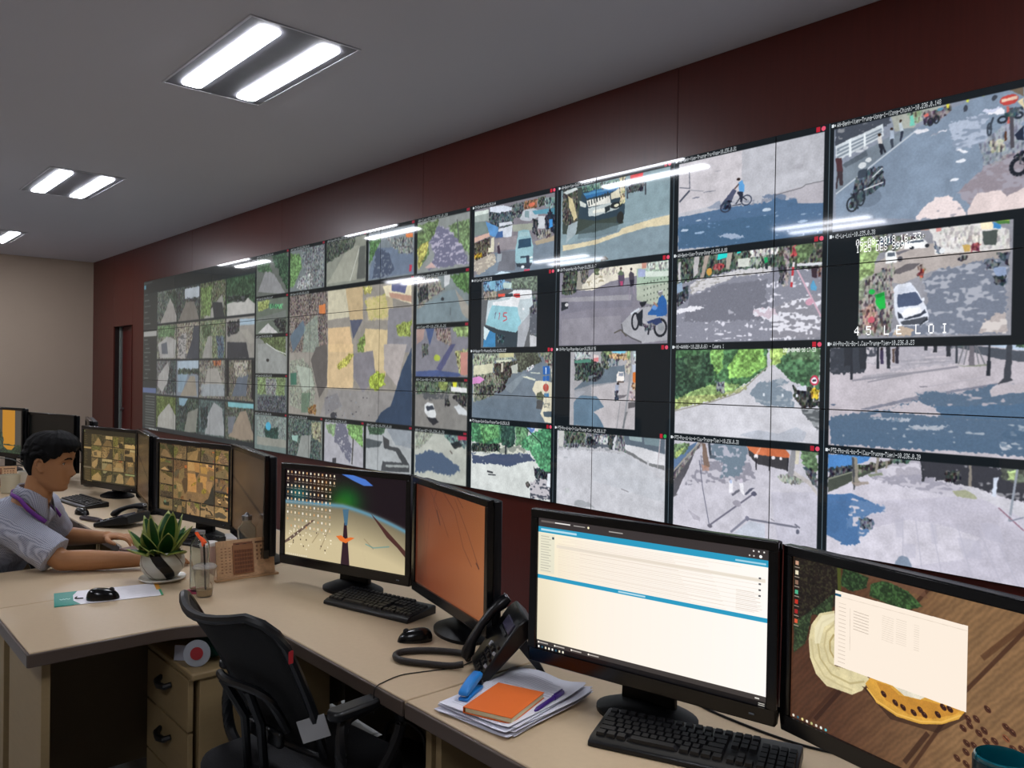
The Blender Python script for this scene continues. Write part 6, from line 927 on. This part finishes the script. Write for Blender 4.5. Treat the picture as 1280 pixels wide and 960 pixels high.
for k_ in range(26):
    az = rl.uniform(0, 2*PI); ln = rl.uniform(.3, 1.3); L_ = rl.uniform(.12, .24); b = MB(); p = Vector((0, 0, .085)); an = ln*.5; vs = []; n = 6
    sd_ = Vector((-math.sin(az), math.cos(az), 0))
    for j in range(n+1): d = Vector((math.cos(az)*math.sin(an), math.sin(az)*math.sin(an), math.cos(an))); wd = .034*math.sin(PI*(j/n*.9+.08)); vs += [p-sd_*wd/2, p+Vector((0, 0, .004)), p+sd_*wd/2]; p = p+d*L_/n; an += ln/n
    b.add(vs, [(j*3+i, j*3+i+1, j*3+i+4, j*3+i+3) for j in range(n) for i in (0, 1)]); o = b.build('leaf', mdl, t); o.modifiers.new('s', 'SOLIDIFY').thickness = .001
o = MB().prism([(-.03, 0), (.03, 0), (.03, .012), (-.03, .03)], -.02, .02, plane='xz').build('notebook', mat('brown_leather_cover', '6a4a44', .5), None, .003)
bpy.data.objects.remove(o)
t = thing('notebook', 'thick brown-covered notebook beside the man\'s left wrist', 'notebook', (-3.865, 1.185, .75), .35)
box('pages', (0, 0, .019), (.13, .09, .034), mat('grey_page_edges', '8c8488', .7, stretch=(1, 1, 40), scale=20), t, .002); box('cover', (0, 0, .038), (.136, .096, .004), mat('brown_leather_cover', '6a4a44', .45), t, .002); box('back_cover', (0, 0, .0015), (.136, .096, .003), mat('brown_leather_cover', '6a4a44'), t, .001)
t = box('note_slip', (0, 0, .0015), (.10, .14, .003), mat('pale_note_paper', 'b8b4b0', .8), None, .0005); t.location = (-4.06, 1.70, .75); t.rotation_euler = (0, 0, .9); tag(t, 'pale paper slip on the desk below the mosaic monitor', 'paper')
o = MB().ball((0, 0, .03), (.03, .03, .03), 16, 10).build('paper_ball', mat('white_tissue', 'c0bcb4', .8, bump=1, scale=60)); o.location = (-5.72, 1.40, .75); bpy.data.objects.remove(o)


# ---------------------------------------------------------------- office chairs
mmesh = mat('black_chair_mesh', '08090b', .75, bump=.6, scale=300); mchf = mat('black_chair_plastic', '0c0e11', .35); mseat = mat('black_chair_fabric', '0b0c10', .85, bump=.4, scale=200); mred = mat('red_tag', '9c1a24', .5)
def chair(label, x, y, rz, bh=.96, extra=True):
    t = thing('office_chair', label, 'chair', (x, y, 0), rz, 'black mesh office chairs')
    MB().prism(rrect(.48, .46, .10, 5, 0, .03), .43, .49).build('seat', mseat, t, .02)
    # curved back: x across, y = depth (faces +y), z up
    def bp(u, v):   # u -1..1, v 0..1
        z = .56+(bh-.56)*v; w = .238*(1-.24*(1-v))*(1-.16*max(0, (v-.8)/.2)**2) if v < .9 else .222*(1-(v-.9)*1.0)
        yy = -.05-.25*v**1.2+.07*u*u*(.3+.7*v); z += .03*u*u*v*(1-.8*max(0, (v-.85)/.15)*(abs(u) > .95))
        return Vector((u*w, yy, z-.03*(v > .95)*(1-u*u)*0))
    nu, nv = 12, 12; b = MB(); b.add([bp(-1+2*i/nu, j/nv) for j in range(nv+1) for i in range(nu+1)], [(j*(nu+1)+i, j*(nu+1)+i+1, (j+1)*(nu+1)+i+1, (j+1)*(nu+1)+i) for j in range(nv) for i in range(nu)])
    o = b.build('backrest', mmesh, t); o.modifiers.new('s', 'SOLIDIFY').thickness = .008
    rim = [bp(-1, j/10) for j in range(11)]+[bp(-1+2*i/10, 1) for i in range(1, 10)]+[bp(1, 1-j/10) for j in range(11)]+[bp(1-2*i/10, 0) for i in range(1, 10)]
    MB().tube(rim, .013, 8, closed=True).build('back_frame', mchf, t)
    MB().tube(spline([bp(-.62, .18)+Vector((0, -.03, 0)), bp(-.55, .45)+Vector((0, -.035, 0)), bp(0, .52)+Vector((0, -.045, 0)), bp(.55, .45)+Vector((0, -.035, 0)), bp(.62, .18)+Vector((0, -.03, 0))]), .012, 8).build('lumbar_hoop', mchf, t)
    for u in (-.3, .3): MB().tube([bp(u, .48)+Vector((0, -.04, 0)), bp(u*.7, .2)+Vector((0, -.05, 0)), (u*.15, -.12, .47), (u*.15, -.02, .42)], .013, 8).build('back_strut', mchf, t)
    MB().box((0, -.105, .60), (.20, .02, .045)).build('crossbar', mchf, t, .008)
    for s in (-1, 1):
        a = MB().tube(spline([(s*.22, -.04, .45), (s*.285, -.04, .50), (s*.285, -.05, .60), (s*.275, -.03, .68), (s*.275, .03, .695), (s*.275, .12, .69), (s*.28, .16, .62), (s*.27, .10, .50), (s*.22, .06, .45)]), .0165, 8); a.build('armrest_frame', mchf, t)
        MB().prism(rrect(.055, .24, .025, 4, s*.275, .04), .695, .722).build('armrest_pad', mchf, t, .008)
    MB().lathe([(0, .12), (.028, .12), (.028, .30), (.02, .30), (.02, .43), (0, .43)], n=16).build('gas_column', mchf, t)
    for k_ in range(5):
        a = 2*PI*k_/5+.3; e = Vector((math.cos(a), math.sin(a), 0)); l = MB().tube([Vector((0, 0, .13)), e*.16+Vector((0, 0, .11)), e*.29+Vector((0, 0, .075))], [.028, .022, .016], 8).build('leg', mchf, t)
        MB().lathe([(0, -.022), (.02, -.022), (.028, -.012), (.028, .012), (.02, .022), (0, .022)], n=14, M=TR(e.x*.29, e.y*.29, .036) @ RZ(a) @ Matrix.Rotation(PI/2, 4, 'X')).build('caster', mchf, l)
    MB().box((0, 0, 0), (.004, .014, .034)).build('red_tag', mred, t, .002, loc=bp(1, .74)+Vector((.013, -.005, 0)))
    if extra: o = MB().box((0, 0, 0), (.08, .003, .06), Matrix.Rotation(-.35, 4, 'Y')).build('paper_tag', mat('white_tag', '9c9ea0', .8), t, 0, loc=(.20, -.075, .655)); o.rotation_euler = (0, 0, .6)
    return t
chair('empty black mesh-back office chair pushed up to the near corner desk', -2.150, 1.095, .12)
chair('black office chair with a red tag that the seated man uses', -4.30, .60, -.60, bh=.90, extra=False)


# ---------------------------------------------------------------- the seated man
mskin = mat('skin', 'a67650', .5, var=.05, scale=12, spec=.4)
def limb(b, pts, rr, n=18, caps=(1, 1), k=5):
    sp = spline(pts, k); N = len(pts)-1; r = [float(np.interp(i/k, range(N+1), rr)) for i in range(len(sp))]
    b.tube(sp, r, n)
    if caps[0]: b.ball(tuple(sp[0]), r[0], n, 10)
    if caps[1]: b.ball(tuple(sp[-1]), r[-1], n, 10)
def trunk(b, secs, n=28):
    cs = spline([c for c, w, d in secs], 5); N = len(secs)-1; vs = []
    for i, c in enumerate(cs):
        w = float(np.interp(i/5, range(N+1), [q[1] for q in secs])); d = float(np.interp(i/5, range(N+1), [q[2] for q in secs]))
        t = (cs[min(i+1, len(cs)-1)]-cs[max(i-1, 0)]).normalized(); f = (FWD-t*FWD.dot(t)).normalized()
        for j in range(n):
            a = 2*PI*j/n; ca, sa = math.cos(a), math.sin(a); r = 1/((abs(ca)**2.4+abs(sa)**2.4)**(1/2.4)); vs.append(c+SID*(w*r*ca)+f*(d*r*sa))
    m_ = len(cs); b.add(vs, [(i*n+j, i*n+(j+1) % n, (i+1)*n+(j+1) % n, (i+1)*n+j) for i in range(m_-1) for j in range(n)]+[tuple(reversed(range(n))), tuple((m_-1)*n+j for j in range(n))])
def fuse(b, name, m, parent, voxel, smooth=2):
    o = b.build(name+'_src', m); r = o.modifiers.new('r', 'REMESH'); r.mode = 'VOXEL'; r.voxel_size = voxel; r.use_smooth_shade = True
    s = o.modifiers.new('s', 'SMOOTH'); s.iterations = smooth; s.factor = .5
    dg = bpy.context.evaluated_depsgraph_get(); me = bpy.data.meshes.new_from_object(o.evaluated_get(dg)); bpy.data.objects.remove(o)
    q = bpy.data.objects.new(name, me); COL.objects.link(q); q.parent = parent; me.name = name
    me.materials.clear(); me.materials.append(m); me.polygons.foreach_set('use_smooth', [True]*len(me.polygons)); return q
ROOT = Vector((-4.30, .60, 0)); V = Vector
man = thing('person', 'man in a light checked short-sleeved shirt with a purple lanyard, seated at the desk', 'person', ROOT)
def L3(*p): return V(p)-ROOT
FWD = V((.57, .82, 0)).normalized(); SID = V((.82, -.57, 0)).normalized()      # SID = his right, towards the camera
HC = L3(-3.935, .845, 1.195)       # head centre
HM = Matrix((( SID.x, FWD.x, 0, HC.x), (SID.y, FWD.y, 0, HC.y), (0, 0, 1, HC.z), (0, 0, 0, 1))) @ Matrix.Rotation(-.16, 4, 'X') @ Matrix.Scale(.96, 4)
# --- head: stacked sections, y forward, x to his right
HZ = [-.128, -.120, -.105, -.085, -.062, -.040, -.018, .006, .030, .055, .080, .100, .114, .120]
FR = [.030, .072, .086, .090, .089, .088, .087, .086, .091, .094, .090, .074, .046, .0]
BK = [.020, -.010, -.030, -.055, -.075, -.086, -.094, -.100, -.103, -.102, -.094, -.075, -.044, .0]
WD = [.012, .030, .042, .052, .059, .064, .068, .071, .074, .076, .073, .060, .036, .0]
def itp(z, A): return float(np.interp(z, HZ, A))
def hpt(a, z, off=0.):
    f, k, w = itp(z, FR), itp(z, BK), itp(z, WD); cy = (f+k)/2; hy = (f-k)/2
    x = math.sin(a); y = math.cos(a); r = 1/((abs(x)**2.25+abs(y)**2.25)**(1/2.25)); X_ = w*r*x; Y_ = cy+hy*r*y
    if y > 0:
        g = lambda cx, cz, sx, sz: math.exp(-((abs(X_)-cx)/sx)**2-((z-cz)/sz)**2)
        nose = math.exp(-(X_/.0105)**2)*(.025*math.exp(-((z+.034)/.017)**2)+.013*math.exp(-((z+.010)/.022)**2)+.004*math.exp(-((z-.012)/.02)**2))
        Y_ += nose+.010*g(.012, -.040, .007, .008)-.013*g(.030, .008, .017, .013)+.004*g(.028, .030, .020, .010)+.006*g(0, -.064, .020, .0065)+.005*g(0, -.078, .018, .006)-.004*g(0, -.071, .022, .003)-.005*g(0, -.091, .02, .006)+.007*g(0, -.110, .018, .012)+.003*g(.042, -.02, .018, .02)
    return V((X_*(1+off/.075 if w > 0 else 1), Y_+(off if y > 0 else -off)*abs(y), z+(off if z > .05 else 0)*max(0, (z-.05)/.07)))
hb = MB(); na, nz_ = 72, 60; zz = [-.128+.248*j/nz_ for j in range(nz_+1)]
hb.add([HM @ hpt(2*PI*i/na, z) for z in zz for i in range(na)], [(j*na+i, j*na+(i+1) % na, (j+1)*na+(i+1) % na, (j+1)*na+i) for j in range(nz_) for i in range(na)]+[tuple(reversed(range(na))), tuple(nz_*na+i for i in range(na))])
for s in (-1, 1):   # ears
    E_ = HM @ TR(s*.073, -.008, -.012) @ Matrix.Rotation(s*.35, 4, 'Z') @ Matrix.Rotation(.15, 4, 'X')
    hb.tube([E_ @ Vector(p) for p in ((s*.002, .010, .006), (s*.006, .004, .028), (s*.010, -.010, .032), (s*.012, -.020, .020), (s*.010, -.018, .0), (s*.006, -.008, -.018), (s*.002, .004, -.026), (s*.0, .008, -.016))], [.005, .0052, .0055, .0055, .005, .0055, .0065, .005], 8); hb.ball((0, 0, 0), (.006, .015, .024), 12, 8, E_)
# --- body skeleton (bare skin parts): neck, torso core, arms, hands, legs
NB = L3(-3.985, .80, 1.035); CH = L3(-4.10, .735, .92); WA = L3(-4.235, .64, .72); PE = L3(-4.29, .60, .56)
SR = L3(-3.935, .665, .965); SL = L3(-4.215, .875, .965)
ER = L3(-3.772, .858, .797); WR = L3(-3.605, 1.165, .790); EL = L3(-4.325, .965, .800); WL = L3(-4.135, 1.130, .803)
def lp(a, b, t): return a+(b-a)*t
trunk(hb, [(PE, .15, .11), (WA, .13, .10), (CH, .15, .10), (lp(CH, NB, .7), .10, .075), (NB, .055, .06)]); limb(hb, [CH, NB, lp(NB, HC, .5)-FWD*.012, HC-V((0, 0, .03))-FWD*.02], [.06, .058, .053, .055])
for a_, b_, c_ in ((SR, ER, WR), (SL, EL, WL)):
    limb(hb, [lp(CH, a_, .6), a_], [.07, .055]); limb(hb, [a_, lp(a_, b_, .5), b_], [.054, .047, .043]); limb(hb, [b_, lp(b_, c_, .3), lp(b_, c_, .7), c_], [.043, .044, .034, .027])
KN = [PE+FWD*.43+SID*s*.13 for s in (1, -1)]
for s, kn in zip((1, -1), KN):
    hp = PE+SID*s*.09+V((0, 0, -.03)); an = kn+V((0, 0, -.47))+FWD*.02; limb(hb, [hp, lp(hp, kn, .5), kn], [.09, .078, .06]); limb(hb, [kn, lp(kn, an, .35), an, an+FWD*.10+V((0, 0, -.02))], [.058, .055, .04, .03])
def hand(wrist, d, up, side, spread=1., curl=.4):
    """d: direction of the fingers, side: towards the thumb"""
    d = d.normalized(); side = (side-d*side.dot(d)).normalized(); up = up.normalized(); P_ = []
    pc = wrist+d*.045
    b = MB(); R_ = Matrix(((d.x, side.x, up.x, pc.x), (d.y, side.y, up.y, pc.y), (d.z, side.z, up.z, pc.z), (0, 0, 0, 1)))
    b.ball((0, 0, 0), (.052, .040, .016), 16, 10, R_); b.ball((-.02, .018, -.004), (.034, .020, .015), 12, 8, R_); b.ball((-.045, 0, 0), (.03, .026, .019), 12, 8, R_)
    for k_, (yy, L_) in enumerate(((.028, .070), (.009, .078), (-.010, .072), (-.028, .056))):
        p = R_ @ Vector((.036, yy, .002)); a = .12; pts = [p]; sp = (yy*4)*spread
        for q, (seg) in enumerate((.46, .30, .24)):
            dd = (d*math.cos(a)-up*math.sin(a)+side*sp*.35).normalized(); p = p+dd*L_*seg; pts.append(p); a += curl*(1.1-.2*q)
        rr_ = [.0098, .0088, .008, .0068]; limb(b, pts, rr_, 12, k=3)
    p = R_ @ Vector((-.022, .028, -.002)); q1 = p+(d*.5+side*.8-up*.2).normalized()*.034; q2 = q1+(d*.9+side*.35-up*.25).normalized()*.028; q3 = q2+(d-up*.3).normalized()*.018
    limb(b, [p, q1, q2, q3], [.014, .0115, .0098, .0078], 12, k=3); return b
dR = V((.16, .97, -.04)); hr = hand(WR, dR, V((0, 0, 1)), V((-1, .1, -.1)), 1, .35); hb.add(hr.v, hr.f)
dL = V((.72, .62, -.06)); hl = hand(WL, dL, V((.1, 0, 1)), V((.65, -.75, 0)), 1.1, .42); hb.add([(a, b, c+.012) for a, b, c in hl.v], hl.f)
body = fuse(hb, 'body', mskin, man, .0042, 1)
# --- shirt
mshirt = mat('checked_shirt_cloth', '8f93a6', .85, var=.03)
nt = mshirt.node_tree; bs = nt.nodes['Principled BSDF']; tc = nt.nodes.new('ShaderNodeTexCoord'); wv = []
for i, rot in enumerate(((0, 0, .6), (0, PI/2, .6))):
    mp = nt.nodes.new('ShaderNodeMapping'); mp.inputs['Rotation'].default_value = rot; w = nt.nodes.new('ShaderNodeTexWave'); w.inputs['Scale'].default_value = 62; w.inputs['Distortion'].default_value = .4
    nt.links.new(tc.outputs['Object'], mp.inputs[0]); nt.links.new(mp.outputs[0], w.inputs[0]); wv.append(w)
mu = nt.nodes.new('ShaderNodeMath'); mu.operation = 'MULTIPLY'; nt.links.new(wv[0].outputs['Fac'], mu.inputs[0]); nt.links.new(wv[1].outputs['Fac'], mu.inputs[1])
cr = nt.nodes.new('ShaderNodeMix'); cr.data_type = 'RGBA'; cr.inputs[6].default_value = lin('b4b7c4'); cr.inputs[7].default_value = lin('4a5068'); nt.links.new(mu.outputs[0], cr.inputs[0]); nt.links.new(cr.outputs[2], bs.inputs['Base Color'])
sr2 = lp(SR, ER, .78); sl2 = lp(SL, EL, .72)
sb = MB(); trunk(sb, [(PE+V((0, 0, -.05)), .19, .145), (PE, .185, .145), (WA, .18, .145), (lp(WA, CH, .55), .185, .138), (CH, .175, .122), (lp(CH, NB, .55), .125, .095), (lp(CH, NB, .86), .075, .072)])
for e, c_, q_ in ((SR, ER, .88), (SL, EL, .80)):
    limb(sb, [lp(CH, e, .45), e], [.095, .078]); limb(sb, [e, lp(e, c_, .4), lp(e, c_, q_)], [.078, .075, .080], caps=(1, 0))
shirt = fuse(sb, 'shirt', mshirt, man, .006, 3)
tx = bpy.data.textures.new('folds', 'CLOUDS'); tx.noise_scale = .07; dm = shirt.modifiers.new('d', 'DISPLACE'); dm.texture = tx; dm.strength = .016; dm.mid_level = .5; dm.texture_coords = 'LOCAL'
# collar: a band round the neck that opens at the throat
cb = MB(); n = 28; ax_ = (HC-NB).normalized()+FWD*-.15; ax_.normalize(); sd = SID; fw = sd.cross(ax_)*-1; fw.normalize(); vs = []
fw = FWD-(ax_*FWD.dot(ax_)); fw.normalize()
for i in range(n+1):
    a = -2.75+5.5*i/n; u = -math.cos(a); s_ = math.sin(a)   # a = 0 is the back of the neck
    drop = max(0, u)**1.5
    for r_, h in ((.066, -.012), (.060, .036), (.066, .040), (.086+.018*drop, -.010-.050*drop)):
        vs.append(NB+fw*(u*r_*1.05-.004)+sd*(s_*r_)+ax_*(h+.012-.030*drop)-FWD*.005)
cb.add(vs, [(i*4+k_, i*4+k_+1, (i+1)*4+k_+1, (i+1)*4+k_) for i in range(n) for k_ in range(3)]); co_ = cb.build('collar', mshirt, man); co_.modifiers.new('s', 'SOLIDIFY').thickness = .003
# lanyard
lb = MB(); pts = []
for i in range(25):
    a = -2.3+4.6*i/24; u = -math.cos(a); s_ = math.sin(a); drop = max(0, u+.3)
    pts.append((NB+fw*(u*(.098+.03*drop)+.004)+sd*(s_*.098)+ax_*(.012-.085*drop)))
vs = []
for i, p in enumerate(pts):
    t_ = (pts[min(i+1, 24)]-pts[max(i-1, 0)]).normalized(); o_ = (p-NB); o_ = (o_-ax_*o_.dot(ax_)).normalized(); w = t_.cross(o_).normalized(); vs += [p-w*.009+o_*.002, p+w*.009+o_*.002]
lb.add(vs, [(i*2, i*2+1, i*2+3, i*2+2) for i in range(24)]); lo = lb.build('lanyard', mat('purple_ribbon', '7a3a9a', .45, var=.35, scale=30), man); lo.modifiers.new('s', 'SOLIDIFY').thickness = .0025
# hair
hr = MB(); na, nz_ = 72, 44; ok = {}; vs = []
def hairline(a):
    c = math.cos(a); s_ = abs(math.sin(a))
    if c > .55: return .066-.010*s_
    if c > -.05: return -.002+(.064-.002)*max(0, (c-.12)/.43) if c > .12 else (.002 if c > 0.02 else .004)
    if c > -.32: return .020
    return .015-.080*min(1, (-c-.32)/.35)
rh = random.Random(9); seeds = [(rh.uniform(0, 2*PI), rh.uniform(-.05, .12), rh.uniform(.003, .009)) for _ in range(60)]
for j in range(nz_+1):
    for i in range(na):
        a = 2*PI*i/na; z0 = hairline(a); z = z0+(.119-z0)*j/nz_; off = .003+.008*min(1, j/8)+.012*max(0, z-.02)/.1
        off += .0015*math.sin(a*17+z*60)+.001*math.sin(a*31-z*90); 
        if math.cos(a) > .3: off += .008*min(1, j/6)
        p = hpt(a, z, 0); c_ = V((0, -.005, 0)); d = (p-V((0, -.01, .0))).normalized(); vs.append(HM @ (p+d*off))
hr.add(vs, [(j*na+i, j*na+(i+1) % na, (j+1)*na+(i+1) % na, (j+1)*na+i) for j in range(nz_) for i in range(na)]+[tuple(nz_*na+i for i in range(na))])
for j in range(nz_*0+1): hr.add([HM @ V((0, -.01, .01))]+[vs[i] for i in range(na)], [(0, 1+(i+1) % na, 1+i) for i in range(na)])
for k_ in range(150):   # locks
    a = rh.uniform(0, 2*PI); z0 = hairline(a); z = rh.uniform(max(z0+.012, .01), .118); p = hpt(a, z, 0); d = (p-V((0, -.01, 0))).normalized(); q0 = p+d*.009; sw = V((rh.uniform(-.4, .4), .6, -.25 if z < .08 else .2)).normalized()
    sw = (sw-d*sw.dot(d)).normalized(); hr.tube([HM @ q0, HM @ (q0+sw*.014+d*.005), HM @ (q0+sw*.030+d*.003)], [.007, .006, .002], 6)
hair = fuse(hr, 'hair', mat('black_hair', '040405', .7, spec=.2, var=.3, scale=120, bump=.8), man, .0035, 1)
for s in (-1, 1):
    eb = MB(); eb.tube([HM @ hpt(s*a_, z, .001) for a_, z in ((.20, .030), (.34, .035), (.50, .035), (.66, .028))], [.0030, .0042, .0038, .002], 6, flat=1); eb.build('eyebrow', mat('black_hair', '050506'), man)
    c = hpt(s*.40, .008, 0); ey = MB(); ey.ball(tuple(c+V((0, -.0085, 0))), .0118, 16, 12, HM); e = ey.build('eyeball', mat('eye_white', 'b8b0a8', .2), man)
    MB().ball(tuple(c+V((s*.000, .0012, -.001))), (.0042, .0026, .0042), 12, 8, HM).build('iris', mat('dark_iris', '0a0605', .15), e)
    MB().tube([HM @ (c+V((s*x_, y_, z_))) for x_, y_, z_ in ((-.012, .0015, .001), (-.005, .0045, .0042), (.003, .0035, .0045), (.012, -.003, .002))], .0016, 6).build('upper_lid', mat('dark_lash', '1c100c', .5), man)
MB().tube([HM @ (hpt(a_, -.071, .0006)) for a_ in (-.26, -.13, 0, .13, .26)], [.001, .0022, .0026, .0022, .001], 6).build('lips', mat('lips', '6a3a34', .5), man)
# trousers and shoes
tb = MB(); trunk(tb, [(PE+V((0, 0, -.09)), .17, .13), (PE+V((0, 0, .06)), .165, .13)])
for s, kn in zip((1, -1), KN):
    hp = PE+SID*s*.09+V((0, 0, -.03)); an = kn+V((0, 0, -.44))+FWD*.02; limb(tb, [hp, lp(hp, kn, .5), kn], [.105, .095, .078]); limb(tb, [kn, lp(kn, an, .4), an], [.078, .07, .06], caps=(1, 0))
fuse(tb, 'trousers', mat('dark_trousers', '14161e', .8), man, .01, 2)
for s, kn in zip((1, -1), KN):
    an = kn+V((0, 0, -.50))+FWD*.07; b = MB(); R_ = Matrix(((FWD.x, SID.x, 0, an.x), (FWD.y, SID.y, 0, an.y), (0, 0, 1, .045), (0, 0, 0, 1)))
    b.ball((0, 0, 0), (.13, .048, .042), 18, 12, R_); b.ball((-.07, 0, .03), (.05, .042, .05), 14, 10, R_); fuse(b, 'shoe', mat('black_leather_shoe', '0d0c0c', .35), man, .008, 2)
